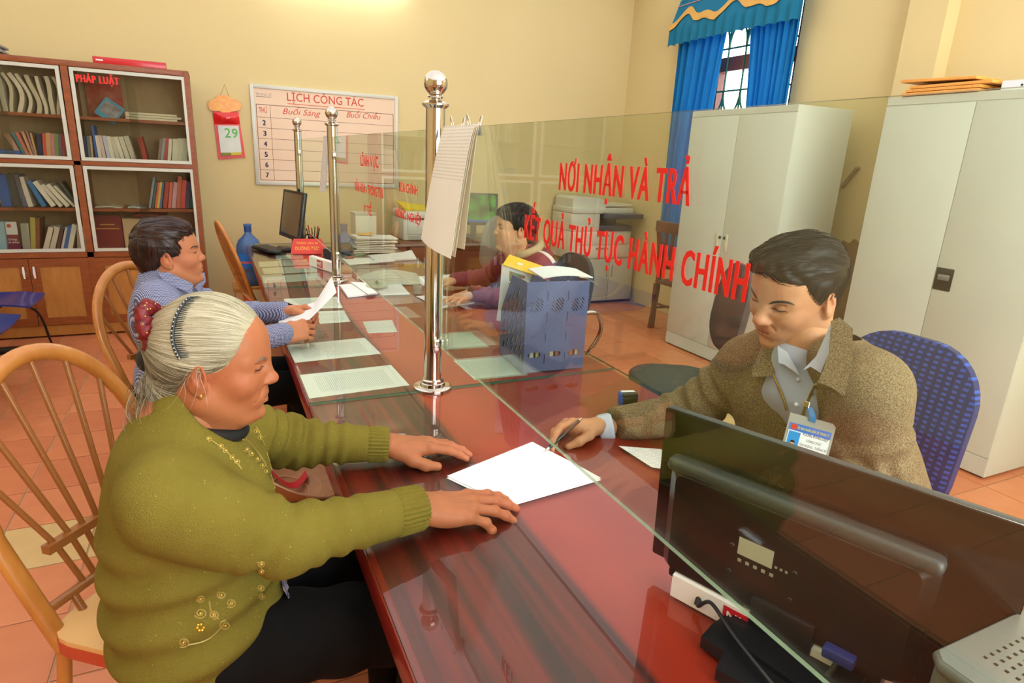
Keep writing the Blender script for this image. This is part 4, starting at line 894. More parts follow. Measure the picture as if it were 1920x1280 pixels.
wpart('base_step', MB().prism([(-.10, .0), (-.06, -.03), (.10, -.06), (.10, .07), (-.09, .07)], .022, .03, Mb), M_BLACK, mon)
wpart('plug', MB().box(mw*.16-.022, mw*.16+.022, .012, .03, .031, .05, .003, M=MM), mat('blue_plug', (52, 66, 150), .4), mon, 40)
tag(obj('video_cable', MB().tube(bez([MM @ Vector((mw*.16, .012, .045)), MM @ Vector((mw*.16-.005, -.03, .07)), Vector((.80, .40, .775)), Vector((.83, .30, .768))], 10), .0045, 8), M_DARK, None, 60), 'dark cable hanging from the blue plug of the near monitor', 'cable')
pl = MM @ Vector((-mw/2+.115, -.006, .022))
cb = thing('power_cable', 'thin black cable running from the near monitor over its foot', 'cable', tuple(onz(1345, 1130, DZ)))
wpart('wire', MB().tube(bez([pl, pl+Vector((-.015, -.01, -.02)), onz(1333, 1130, .80), onz(1375, 1190, .80), onz(1432, 1262, .795), onz(1470, 1310, .782), onz(1500, 1360, .766)], 10), .0034, 8), M_DARK, cb, 60)
wpart('ferrite', MB().tube([pl+Vector((-.006, -.004, -.006)), pl+Vector((-.015, -.01, -.02))], .007, 10), M_DARK, cb, 60)
# name boxes (white folded card boxes with a red label)
def name_box(label, a, b_, h, d, word):
    a = Vector((a[0], a[1], DZ)); b_ = Vector((b_[0], b_[1], DZ)); L_ = (b_-a).length; rz = math.atan2(b_.y-a.y, b_.x-a.x)
    t = thing('desk_sign', label, 'desk sign', tuple(a), rz)
    obj('card_box', MB().prism([(0, .001), (0, h), (d*.45, h*1.08), (d, .001)], 0, L_, Matrix(((0, 0, 1, 0), (1, 0, 0, 0), (0, 1, 0, 0), (0, 0, 0, 1)))), mat('white_card', (232, 226, 216), .5), t)
    obj('red_label', MB().box(L_*.36, L_*.36+.08, -.0008, -.0002, h*.12, h*.88), mat('label_red', (190, 26, 34), .5), t)
    text('label_word', word, t, frame((1, 0, 0), (0, 0, 1), (L_*.36+.04, -.0010, h*.36)), .066, h*.36, M_WPRINT, .03)
    obj('label_underline', MB().box(L_*.36+.01, L_*.36+.07, -.0012, -.0009, h*.22, h*.26), M_WPRINT, t)
    return t
a = onz(1256, 1116, DZ); name_box('white card desk sign with a red label behind the near monitor foot', a, a+u_*.27, .044, .026, 'Nhiệt')
name_box('white card desk sign with a red label beside the middle chrome post', onz(580, 497, DZ), onz(622, 511, DZ), .062, .06, 'NHIỆT')

# grey machine in the near corner
pr2 = thing('grey_printer', 'light grey machine with vent slots in the bottom right corner', 'printer', (.93, .13, DZ), 0)
M_GPL = mat('light_grey_plastic', (116, 116, 110), .4, bump=.05, bscale=600)
c1_ = onz(1750, 1218, .985)
gx, gy = c1_.x-.93, c1_.y-.13
holes = []
for i in range(7):
    for j in range(5+i): holes.append([(gx+.05+i*.013+q[0], gy-.03-j*.011+q[1]) for q in ((0, 0), (.005, 0), (.005, .0045), (0, .0045))])
obj('top_cover', MB().plate([(gx+x, gy+y) for x, y in ((.012, 0), (.30, .0), (.30, -.25), (0, -.25), (0, -.012))], holes, .21, .22), M_GPL, pr2, 40)
obj('body', MB().prism([(gx+x, gy+y) for x, y in ((.008, -.002), (.298, -.002), (.298, -.248), (.002, -.248), (.002, -.008))], .002, .2095), M_GPL, pr2)
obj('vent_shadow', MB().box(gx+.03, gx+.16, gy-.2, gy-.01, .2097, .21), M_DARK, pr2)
obj('top_edge', MB().tube([(gx+.003, gy-.25, .211), (gx+.003, gy-.012, .211), (gx+.012, gy-.004, .211), (gx+.30, gy-.004, .211)], .009, 10), M_GPL, pr2, 50)

# ---- navy document organizer
ORG = Vector((.967, 1.895, DZ)); org = thing('document_organizer', 'navy plastic three-slot document organizer on the middle counter', 'organizer', tuple(ORG), -.06)
M_ORG = mat('navy_grey_plastic', (92, 100, 138), .42)
OW, OD, OH = .246, .24, .335
def slot(cx, cy, L_, w_, a):
    ca, sa = math.cos(a), math.sin(a); pts = []
    for k2 in range(9): an = -PI/2+PI*k2/8; pts.append((L_/2-w_/2+w_/2*math.cos(an), w_/2*math.sin(an)))
    for k2 in range(9): an = PI/2+PI*k2/8; pts.append((-L_/2+w_/2+w_/2*math.cos(an), w_/2*math.sin(an)))
    return [(cx+ca*x-sa*y, cy+sa*x+ca*y) for x, y in pts]
hol = []
for i in range(3):
    cx0 = OW*(i+.5)/3; hol.append(slot(cx0, .065, .05, .02, 0))
    for j in range(7):
        L_ = (.018, .032, .044, .05, .044, .032, .018)[j]; hol.append(slot(cx0+(j-3)*.0062, .25+(j-3)*.0062, L_, .0035, -.85))
    for j in range(4):
        if i: hol.append(slot(OW*i/3, .05+j*.078, .035, .0026, PI/2))
Mback = frame((1, 0, 0), (0, 0, 1), (0, 0, 0))
obj('back_plate', MB().plate([(0, .001), (OW, .001), (OW, OH), (0, OH)], hol, 0, .003, Mback), M_ORG, org)
sideo = [(0, .001), (OD, .001), (OD, .18), (OD-.10, OH), (.01, OH), (0, OH-.012)]
hol2 = []
for i in range(5):
    for j in range(7):
        x_, y_ = .03+i*.043, .05+j*.042+(.02 if i % 2 else 0)
        lim = OH-.03 if x_ < OD-.11 else OH-.035-(x_-(OD-.11))*1.45
        if y_ < lim-.01: hol2.append(slot(x_, y_, .040, .0125, PI/2+.5))
Ms = frame((0, 1, 0), (0, 0, 1), (0, 0, 0))
me_side = MB().plate(sideo, hol2, 0, .003, Ms).mesh('side_plate', M_ORG)
for i in range(4): put('side_plate', me_side, org, (.001+i*(OW-.005)/3, .003, 0))
obj('bottom_plate', MB().box(0, OW, .003, OD, .004, .007), M_ORG, org); obj('front_lip', MB().box(0, OW, OD, OD+.003, .001, .05), M_ORG, org)
rnd = random.Random(4)
for i in range(3):
    for k2, (hh, dd) in enumerate(((.30, .2), (.29, .205), (.31, .19))):
        xx = .0055+i*(OW-.005)/3+k2*.024
        o = obj('filed_papers', MB().box(xx, xx+.016, .012, dd, .009, hh, .002), mat('filed_paper_%d' % ((i+k2) % 4), [(222, 220, 212), (206, 208, 200), (214, 196, 150), (196, 120, 60)][(i+k2) % 4], .7), None)
        o.matrix_world = Matrix.Translation(ORG) @ Matrix.Rotation(-.06, 4, 'Z')
        tag(o, ('near-left', 'middle', 'right')[i]+' slot of the navy organizer, '+('left', 'middle', 'right')[k2]+' wad of filed papers', 'papers', 'papers filed in the organizer')
Mo = Matrix.Translation(ORG) @ Matrix.Rotation(-.06, 4, 'Z')
env = thing('seed_envelope', 'white envelope with a yellow flap and printed plants, tucked at the organizer side', 'envelope', tuple(Mo @ Vector((.0, .1, 0))), -.06)
Me = Matrix.Translation((-.006, 0, 0))
E0, E1, E2, E3 = [Vector(q)-env.location for q in (ony(941, 494, 2.15), ony(1006, 516, 2.06), ony(931, 600, 2.155), ony(1000, 612, 2.06))]
env.rotation_euler = (0, 0, 0)
def efn(a0, a1, b0, b1, lift=0): return lambda u, v: tuple((E2.lerp(E3, a0+(a1-a0)*u)).lerp(E0.lerp(E1, a0+(a1-a0)*u), b0+(b1-b0)*v)+Vector((0, -lift-.006*math.sin(PI*(b0+(b1-b0)*v)), 0)))
obj('envelope_body', MB().sheet(efn(0, 1, 0, 1), 6, 10, .003), mat('envelope_white', (224, 230, 230), .5), env, 60)
obj('printed_plants', MB().sheet(efn(.22, .66, .38, .92, .004), 4, 8, .0004), mat('plant_print', (120, 160, 60), .55, var=1, vscale=40, col2=(170, 80, 50)), env, 60)
F0_, F1_, F2_, F3_ = [Vector(q)-env.location for q in (ony(942, 497, 2.142), ony(1004, 517, 2.05), ony(955, 478, 2.20), ony(1018, 500, 2.11))]
obj('yellow_flap', MB().sheet(lambda u, v: tuple(F0_.lerp(F1_, u).lerp(F2_.lerp(F3_, u), v)), 4, 3, .003), mat('envelope_yellow', (240, 196, 20), .45), env, 60)
fc = F0_.lerp(F1_, .42).lerp(F2_.lerp(F3_, .42), .5); fn_ = (F1_-F0_).cross(F2_-F0_).normalized(); fn_ = fn_ if fn_.z > 0 else -fn_
obj('flap_logo', MB().prism([(.012*math.cos(a), .009*math.sin(a)) for a in np.linspace(0, 2*PI, 16)[:-1]], .0036, .0042, frame(F1_-F0_, fn_.cross(F1_-F0_), fc)), M_WPRINT, env)
o = obj('loose_sheet', MB().sheet(lambda u, v: (.07+.2*u, .02+.14*v, .338+.012*math.sin(PI*u*.9+.3)+.008*v), 8, 4, .004), M_PAP, None, 60); o.matrix_world = Mo; tag(o, 'white sheets draped over the top of the navy organizer', 'paper')
o = obj('plastic_sleeve', MB().sheet(lambda u, v: (.21+.075*u, .0+.12*v, .345-.03*u*u+.004*v), 8, 4, .001), mat('clear_sleeve', (220, 220, 206), .2, alpha=.5), None, 60); o.matrix_world = Mo; tag(o, 'clear plastic sleeve poking out of the organizer', 'sleeve')

# ---- papers clipped to the glass
cl = thing('clipped_documents', 'sheaf of printed pages clipped to the glass beside the near post', 'papers', (.60, 1.65, 1.585))
for k2 in range(4):
    def cfn(u, v, k2=k2):
        x = .621-.004*k2-.052*(v**.8)*(1+.12*k2)-.012*math.sin(PI*u)*v+.02*u*v*(k2 == 0); y = 1.768-.238*u-.012*k2*v+.02*v*(1-u)*(k2 > 1); z = 1.583-.315*v-.018*u*v*(k2 % 2)
        return (x-.60, y-1.65, z-1.585)
    obj('page', MB().sheet(cfn, 10, 14, .0006), print_mat('clipped_page_%d' % k2, (238, 234, 222), (120, 116, 112), 40, w=10, h=.36, dens=.5, ax=(1, 2)) if k2 == 3 else mat('clipped_cream', (240, 228, 204), .6), cl, 60)
# print runs along the page: map the page by its own y/z
def clip(y, c, nm, lab):
    t = thing('binder_clip', lab, 'clip', (.63, y, 1.58), 0, 'binder clips on the glass')
    obj('clip_body', MB().prism([(-.024, -.022), (.012, -.022), (.006, .004), (-.018, .004)], -.012, .012, frame((1, 0, 0), (0, 0, 1), (0, 0, 0))), c, t)
    for s in (-1, 1): obj('wire_handle', MB().tube(bez([(s*.012-.005, -.007, .0), (s*.017-.005, -.007, .014), (s*.02-.005, 0, .028), (s*.017-.005, .007, .014), (s*.012-.005, .007, .0)], 6), .0013, 6), M_STEEL, t, 60)
clip(1.70, mat('teal_clip', (40, 160, 160), .35), 'teal', 'teal binder clip at the upper left of the clipped sheaf')
clip(1.575, M_BLACK, 'black', 'black binder clip at the upper right of the clipped sheaf')
tag(obj('hanging_paper', MB().sheet(lambda u, v: (.618-.03*v-.01*math.sin(PI*u), 3.96-.17*u+.06*v*(1-u), 1.585-.33*v+.02*u*v), 8, 10, .004), mat('striped_paper', (226, 220, 214), .6, var=.5, vscale=30, stretch=(1, 6, .3), col2=(190, 184, 190)), None, 60), 'white paper strip hung on the glass behind the middle post', 'paper')

# ---- far counter things
M_GREYSC = mat('pale_dark_screen', (150, 132, 104), .15)
fm = monitor('desk_monitor', 'black all-in-one monitor with its screen toward the customers on the far counter', (.50, 5.06, DZ), -1.36, .44, .36, .085, mat('screen_wall_reflection', (122, 106, 82), .12), -.16, mat('charcoal_plastic', (40, 38, 38), .3))  # beige reflection of the wall is put into the screen colour
kb = thing('keyboard', 'black keyboard on the far counter in front of the monitor', 'keyboard', (.345, 4.99, DZ), -1.2)
obj('case', MB().box(-.15, .15, -.065, .065, .001, .022, .005), M_BLACK, kb, 40)
ks = MB()
for i in range(14):
    for j in range(5): ks.box(-.142+i*.0205, -.142+i*.0205+.016, -.055+j*.022, -.055+j*.022+.017, .0221, .029)
tag(obj('keys', ks, mat('key_grey', (74, 66, 58), .5), kb), kind='stuff')
ms = thing('mouse', 'black computer mouse lying in front of the far keyboard', 'mouse', tuple(onz(514, 476, DZ)), -.5)
obj('shell', MB().sphere((0, 0, .001), (.055, .034, .034), 20, 12).mesh('x', M_BLACK) and MB().sphere((0, 0, .017), (.055, .034, .017), 20, 12), M_BLACK, ms, 70); obj('wheel', MB().tube([(.03, -.004, .029), (.03, .004, .029)], .006, 12), M_DARK, ms, 50)
np_ = thing('name_plate', 'red desk name plate with yellow lettering beside the far monitor', 'name plate', (.60, 4.79, DZ), -.12)
Mn = frame((1, 0, 0), (0, .35, 1), (0, 0, 0))
obj('plate', MB().prism([(-.12, .001), (.12, .001), (.135, .05), (.10, .115), (-.09, .115), (-.10, .10)], 0, .004, Mn), mat('plate_red', (214, 50, 34), .35), np_)
obj('foot', MB().prism([(-.1, .0), (.1, .0), (.1, .09), (-.1, .09)], .0, .003, frame((1, 0, 0), (0, 1, 0), (0, .002, .001))), mat('plate_red', (214, 50, 34), .35), np_)
M_YEL = mat('yellow_letters', (236, 170, 60), .5)
text('name_line', 'TRƯỞNG CÔNG AN', np_, Mn @ Matrix.Translation((0, .075, .0041)), .15, .016, M_YEL, .02); text('name_line', 'DƯƠNG ĐỨC', np_, Mn @ Matrix.Translation((0, .03, .0041)), .17, .026, M_YEL, .03)
ph = thing('pen_holder', 'black pen holder full of pens behind the red name plate', 'pen holder', (.68, 5.05, DZ))
obj('cup', MB().lathe([(.04, .001), (.042, .09), (.038, .09), (.036, .01)], 18), M_BLACK, ph, 40)
for k2 in range(6): a = k2*1.1; obj('pen', MB().tube([(.015*math.cos(a), .015*math.sin(a), .015), (.05*math.cos(a), .05*math.sin(a), .16+.01*(k2 % 3))], .0045, 8), [M_BLACK, M_STEEL, mat('pen_red', (190, 40, 40), .4)][k2 % 3], ph, 40)
tag(obj('cable_bundle', MB().tube(bez([(.60, 5.12, .80), (.66, 5.18, .86), (.74, 5.1, .80), (.70, 5.2, .775), (.62, 5.2, .82), (.58, 5.12, .85), (.66, 5.0, .775)], 8), .006, 6), M_BLACK, None, 60), 'tangle of black cables behind the far monitor', 'cable')
dv = thing('card_reader', 'low black device lying beyond the partition beside the middle post', 'device', (.80, 4.62, DZ), -.4)
obj('body', MB().prism([(-.10, .001), (.10, .001), (.10, .02), (-.02, .06), (-.10, .065)], -.06, .06, frame((1, 0, 0), (0, 0, 1), (0, 0, 0))), M_DARK, dv); obj('key_panel', MB().prism([(-.01, .0585), (.09, .0255), (.09, .0265), (-.01, .0595)], -.045, .045, frame((1, 0, 0), (0, 0, 1), (0, 0, 0))), mat('blue_grey_keys', (80, 90, 120), .5), dv)
sc_ = thing('scissors', 'green-handled scissors on the far counter', 'scissors', (.93, 4.66, DZ+.001), .5)
for s in (-1, 1): obj('handle', MB().tube([(-.05+.025*math.cos(a), s*.022+.016*math.sin(a), .006) for a in np.linspace(0, 2*PI, 14)[:-1]], .0045, 8, closed=True), mat('green_handle', (30, 150, 110), .4), sc_, 50); obj('blade', MB().box(-.02, .09, s*.004-.004, s*.004+.004, .004, .007), mat('green_sheath', (90, 190, 140), .4), sc_)
tag(obj('stapler_remover', MB().box(.82, .88, 4.5, 4.53, DZ+.001, DZ+.022, .006), mat('dull_red', (150, 50, 50), .4), None, 40), 'small dull red box lying beside the green scissors', 'box')
bx = thing('white_box', 'tall white box at the wall end of the far counter', 'box', (1.1, 5.18, DZ))
obj('carton', MB().box(-.085, .085, -.1, .1, .001, .26, .004), mat('white_carton', (236, 230, 206), .6), bx); obj('lid', MB().box(-.087, .087, -.102, .102, .262, .275, .002), mat('grey_lid', (200, 196, 176), .6), bx)
for k2 in range(9):
    o = obj('paper_pile', MB().sheet(lambda u, v: (-.16+.32*u, -.11+.22*v, .004*math.sin(3*u+k2)), 6, 2, .009), mat('pile_paper_%d' % (k2 % 3), [(230, 224, 206), (222, 214, 196), (236, 232, 222)][k2 % 3], .65), None, 60, (1.1+.012*rnd.uniform(-1, 1), 4.86+.02*rnd.uniform(-1, 1), DZ+.005+k2*.0135), (0, 0, rnd.uniform(-.12, .12)))
    tag(o, ('lowest', 'second', 'third', 'fourth', 'fifth', 'sixth', 'seventh', 'eighth', 'topmost')[k2]+' wad of the paper pile at the far counter end', 'papers', 'paper pile on the far counter')
tag(obj('yellow_slip', MB().sheet(lambda u, v: (.99+.11*u, 4.83+.07*v, DZ+.132+.004*u), 4, 2, .008), mat('orange_slip', (236, 176, 60), .6), None), 'orange-yellow slip on top of the paper pile', 'slip')
def flat(name, pts, label, m, th=.0025, z=DZ+.0012, bend=None, cat='paper'): return sheet_obj(name, label, zc(pts, z), z, m, th, cat, None, bend)
flat('folder_sheets', [(690, 481), (772, 474), (781, 487), (702, 490)], 'white folder with a turned-up corner beyond the partition', M_PAP, .012, bend=lambda u, v: .05*max(0, u-.75)*(1-v))
flat('paper_sheet', [(640, 484), (740, 484), (740, 490), (655, 497)], 'white sheets lying in front of the turned-up folder', M_PAP)
flat('envelope', [(637, 537), (693, 532), (711, 551), (652, 558)], 'white envelopes stacked beneath the glass gap by the middle post', M_PRINT, .010)
flat('envelope', [(657, 529), (680, 530), (708, 549), (690, 552)], 'torn white envelope lying askew on the stacked envelopes', M_PAP, .003, DZ+.014)
flat('newspaper', [(672, 521), (780, 512), (792, 531), (690, 538)], 'folded newspaper with large grey print beyond the partition', print_mat('newsprint', (206, 206, 188), (70, 72, 66), 9, w=10, h=.3, dens=.55), .006, DZ+.002, lambda u, v: .03*math.sin(PI*u)*(1-v)+.006*math.sin(5*u))
flat('paper_sheet', [(705, 536), (752, 534), (768, 552), (712, 554)], 'white sheets under the crumpled wrapper', M_PAP, .006)
tag(obj('crumpled_wrapper', bag_mesh((.80, 3.44, DZ+.009), .06, .035, 21), mat('clear_wrapper', (222, 224, 196), .2, alpha=.6), None, 60), 'crumpled clear wrapper on the white sheets', 'wrapper')
flat('paper_sheet', [(785, 519), (850, 515), (860, 530), (790, 536)], 'white sheets under the far hand of the woman in maroon', M_PRINT, .004)
flat('paper_sheet', [(780, 556), (820, 553), (890, 568), (826, 578)], 'white form under the near hand of the woman in maroon', M_PRINT, .003)
tag(obj('glass_cup', MB().lathe([(.022, 0), (.028, .05), (.026, .05), (.02, .004)], 16, (.99, 3.28, DZ+.001)), mat('clear_cup', (206, 200, 180), .1, alpha=.45), None, 60), 'small clear glass cup near the newspaper', 'cup')
# ================================================================== CHAIRS
M_HOOP = wood_mat('orange_bent_wood', (172, 104, 38), (198, 130, 58), .32, 3, (6, 6, 2), coat=.3)
M_SPIN = mat('brown_spindle_paint', (150, 92, 40), .35, coat=.2)
M_SEAT = mat('pale_seat_vinyl', (226, 178, 112), .45); M_SEATE = mat('red_seat_edge', (190, 70, 40), .5)
def windsor(label, loc, rz, hh=1.03):
    t = thing('spindle_chair', label, 'chair', loc, rz, 'bent-hoop spindle chairs')
    def lean(z): return -.2-.17*(z-.47)/.55
    pts = []
    for k in range(29):
        a = PI*k/28; y = .215*math.cos(a)*(1+.0*math.sin(a)); z = .70+(hh-.70)*math.sin(a)**.9
        pts.append((lean(z), y, z))
    pts = [(lean(.44)+.01, .185, .44), (lean(.55), .195, .55)]+pts+[(lean(.55), -.195, .55), (lean(.44)+.01, -.185, .44)]
    obj('hoop', MB().tube(pts, .0165, 12, flat=(1.25, .85)), M_HOOP, t, 60)
    for k in range(7):
        a = PI*(k+1)/8; yt = .205*math.cos(a); zt = .70+(hh-.70)*math.sin(a)**.9-.005; yb = .11*(3-k)/3
        obj('spindle', MB().tube([(lean(.525), yb*.8, .525), (lean(.63), yb, .63), (lean(zt)+.0, yt, zt)], .0068, 8), M_SPIN, t, 60)
    obj('cross_bar', MB().box(lean(.63)-.011, lean(.63)+.011, -.135, .135, .622, .642), M_SPIN, t); obj('lower_bar', MB().tube([(lean(.52), -.19, .52), (lean(.52), .19, .52)], .011, 8), M_SPIN, t, 60)
    obj('seat', MB().prism([(x, y) for x, y in rrect(.42, .42, .07)], .452, .482), M_SEAT, t, 40); obj('seat_edge', MB().prism(rrect(.424, .424, .072), .440, .470), M_SEATE, t, 40)
    for s in (-1, 1):
        obj('front_leg', MB().tube([(.16, s*.16, .445), (.19, s*.19, .0)], .0125, 10), M_HOOP, t, 60); obj('rear_leg', MB().tube([(lean(.44)+.01, s*.185, .445), (-.24, s*.2, 0)], .0145, 10), M_HOOP, t, 60)
        obj('brace', MB().tube([(lean(.52), s*.12, .52), (-.17, s*.12, .44), (-.05, s*.12, .437)], .009, 8), M_SPIN, t, 60)
    obj('stretcher', MB().tube([(.18, -.175, .2), (.18, .175, .2)], .008, 8), M_HOOP, t, 60)
    return t
FA = math.atan2(-.62, .79)
windsor('orange bent-hoop spindle chair under the grey-haired woman', (-.115, 1.43, 0), FA)
windsor('orange bent-hoop spindle chair under the woman in the checked shirt', (-.10, 2.83, 0), -.75, .99)
windsor('empty orange spindle chair seen edge-on by the water bottle', (.37, 4.72, 0), .16, 1.0)
# blue waiting bench
M_BLUE = mat('blue_seat_plastic', (20, 44, 120), .3, coat=.2)
bn = thing('waiting_bench', 'row of blue plastic seats on a black beam at the left', 'bench', (-1.55, 5.1, 0))
wpart('beam', MB().box(-1.6, -1.54, 3.6, 5.5, .33, .38, .004), M_BLACK, bn, 40)
for y in (3.9, 5.35):
    wpart('leg', MB().box(-1.59, -1.55, y-.02, y+.02, .03, .34), M_BLACK, bn); wpart('foot', MB().box(-1.85, -1.16, y-.03, y+.03, .0, .045, .01), M_BLACK, bn, 40)
def seat_fn(cy):
    def fn(u, v):
        x = -1.85+.68*u; s = math.sin(PI*v)
        return (x, cy-.22+.44*v, .42-.05*s*math.sin(PI*min(1, u*1.2))+.0*(u)+(.03*(u-.8)*-5 if u > .8 else 0)*(.6+.4*s)+.30*max(0, .25-u)*4*(.25-u)*4*.35)
    return fn
for cy in (4.05, 4.55, 5.22):
    st_ = wpart('seat_shell', MB().sheet(seat_fn(cy), 20, 14, .012), M_BLUE, bn, 60); wpart('seat_bracket', MB().tube([(-1.57, cy-.1, .38), (-1.35, cy-.1, .395)], .01, 8), M_BLACK, st_, 60)
wpart('frame_wire', MB().tube(bez([(-1.3, 5.2, .40), (-1.2, 5.3, .3), (-1.16, 5.35, .05)], 6), .008, 6), M_BLACK, bn, 60)
# office chairs
def office(label, loc, rz, cloth, w=.44, bh=.46, bz=.62, arm=None, sh=.46, tilt=.12):
    t = thing('office_chair', label, 'chair', loc, rz)
    def sf(u, v):
        return None
    pr_ = [(x*(1-.08*(y > 0)), y) for x, y in rrect(.46, .46, .16, 6)]
    s_ = MB(); k = len(pr_); rings = [(.86, 0), (1, .015), (1, .045), (.93, .06), (.6, .066)]
    v = [(x*q, y*q, sh-.06+z) for q, z in rings for x, y in pr_]; f = [(i*k+j, i*k+(j+1) % k, (i+1)*k+(j+1) % k, (i+1)*k+j) for i in range(len(rings)-1) for j in range(k)]+[tuple(range(k-1, -1, -1)), tuple(range((len(rings)-1)*k, len(rings)*k))]
    obj('seat', s_.add(v, f), cloth, t, 60)
    pb_ = rrect(w, bh, min(w, bh)*.38, 8); k = len(pb_); b_ = MB(); rings = [(.9, -.022), (1, -.01), (1, .012), (.92, .026), (.55, .03)]
    v = []
    for q, d in rings:
        for x, y in pb_: v.append((-.235-d-tilt*(y)-.25*(x*q)**2*-1, x*q, bz+bh/2+y*q))
    f = [(i*k+j, i*k+(j+1) % k, (i+1)*k+(j+1) % k, (i+1)*k+j) for i in range(len(rings)-1) for j in range(k)]+[tuple(range(k-1, -1, -1)), tuple(range((len(rings)-1)*k, len(rings)*k))]
    obj('backrest', b_.add(v, f), cloth, t, 60)
    obj('back_bar', MB().tube(bez([(-.05, 0, sh-.07), (-.24, 0, sh-.06), (-.285, 0, sh+.1), (-.28, 0, bz+bh*.5)], 6), .02, 8, flat=(1.4, .6)), M_BLACK, t, 60)
    obj('column', MB().lathe([(.028, .1), (.028, sh-.06)], 16), M_BLACK, t, 40)
    for k in range(5):
        a = 2*PI*k/5+.3; obj('base_leg', MB().tube([(.02*math.cos(a), .02*math.sin(a), .12), (.27*math.cos(a), .27*math.sin(a), .075)], [.024, .016], 8), M_BLACK, t, 60)
        obj('caster', MB().tube([(.27*math.cos(a)-.02*math.sin(a), .27*math.sin(a)+.02*math.cos(a), .028), (.27*math.cos(a)+.02*math.sin(a), .27*math.sin(a)-.02*math.cos(a), .028)], .028, 12), M_BLACK, t, 50)
    if arm:
        for s in (-1, 1): obj('armrest', MB().tube(bez([(-.14, s*.25, sh-.04), (-.2, s*.29, sh+.04), (-.26, s*.30, sh+.16), (-.22, s*.30, sh+.26), (-.08, s*.29, sh+.25), (.1, s*.29, sh+.2), (.16, s*.28, sh+.08), (.1, s*.25, sh-.04)], 8), .013, 10), arm, t, 60)
    return t
M_CLG = mat('dark_grey_chair_cloth', (58, 62, 62), .85, var=.4, vscale=300, bump=.2, bscale=500)
M_CLL = mat('light_grey_chair_cloth', (126, 124, 112), .8, var=.3, vscale=200)
def mesh_cloth():
    m = mat('blue_mesh_cloth', (20, 40, 110), .7); N, L = nt(m); b = N['Principled BSDF']
    tc = N.new('ShaderNodeTexCoord'); mp = N.new('ShaderNodeMapping'); mp.inputs['Scale'].default_value = (1, 1, 1); L.new(tc.outputs['Object'], mp.inputs[0])
    sp = N.new('ShaderNodeSeparateXYZ'); L.new(mp.outputs[0], sp.inputs[0])
    def M_(op, a, c):
        q = N.new('ShaderNodeMath'); q.operation = op
        for i, v in enumerate((a, c)):
            if hasattr(v, 'is_linked'): L.new(v, q.inputs[i])
            else: q.inputs[i].default_value = v
        return q.outputs[0]
    s1 = M_('SINE', M_('MULTIPLY', sp.outputs[2], 420), 0); s2 = M_('SINE', M_('MULTIPLY', sp.outputs[1], 260), 0)
    n = N.new('ShaderNodeTexNoise'); n.inputs['Scale'].default_value = 60; L.new(tc.outputs['Object'], n.inputs['Vector'])
    f = M_('MULTIPLY', M_('GREATER_THAN', s1, .1), M_('GREATER_THAN', M_('ADD', s2, M_('MULTIPLY', n.outputs[0], .6)), .2))
    mx = N.new('ShaderNodeMix'); mx.data_type = 'RGBA'; L.new(M_('MULTIPLY', f, .8), mx.inputs[0]); mx.inputs[6].default_value = (*lin((16, 34, 92)), 1); mx.inputs[7].default_value = (*lin((40, 84, 186)), 1)
    L.new(mx.outputs[2], b.inputs['Base Color']); return m
M_MESH = mesh_cloth()
office('office chair with a blue mesh back behind the clerk in the brown jacket', (1.53, 1.05, 0), PI-.05, M_MESH, .42, .52, .55)
office('empty dark grey office chair behind the counter in front of the steel cabinet', (2.10, 2.36, 0), PI-.45, M_CLG, .42, .44, .62)
office('light grey office chair in front of the back table', (1.98, 4.95, 0), 2.2, M_CLL, .44, .46, .60)
office('chrome-armed dark chair under the woman in maroon', (1.62, 3.06, 0), PI, M_CLG, .42, .42, .58, M_STEEL)
# water bottle on its stand
ws = thing('bottle_stand', 'low beige stand under the water bottle', 'stand', (.235, 5.6, 0))
for sx in (-1, 1):
    for sy in (-1, 1): obj('leg', MB().box(sx*.12-.015, sx*.12+.015, sy*.12-.015, sy*.12+.015, 0, .36), mat('stand_brown', (150, 100, 60), .5), ws)
obj('top', MB().box(-.15, .15, -.15, .15, .36, .39, .004), M_CASEP, ws); obj('side_board', MB().box(-.135, .135, -.14, -.13, .05, .36), mat('beige_board', (206, 170, 120), .6), ws)
M_WB = mat('blue_water_bottle', (58, 104, 164), .15, alpha=.8, spec=.6)
wb = thing('water_bottle', 'large blue water bottle with a printed label by the far counter', 'water bottle', (.235, 5.6, .391))
obj('bottle', MB().lathe([(.09, 0), (.1, .012), (.1, .10), (.096, .11), (.1, .12), (.1, .30), (.097, .33), (.08, .37), (.045, .405), (.028, .425), (.027, .485), (.032, .488), (.032, .505), (.024, .506)], 36), M_WB, wb, 50)
obj('paper_label', MB().lathe([(.1015, .15), (.1015, .265)], 36), mat('label_blue', (26, 116, 214), .4, var=.3, vscale=20), wb, 50); obj('label_band', MB().lathe([(.102, .19), (.102, .205)], 36), mat('label_redband', (214, 90, 90), .5), wb, 50)
obj('cap', MB().lathe([(.029, .44), (.029, .486)], 20), mat('cap_blue', (40, 70, 140), .4), wb, 50)
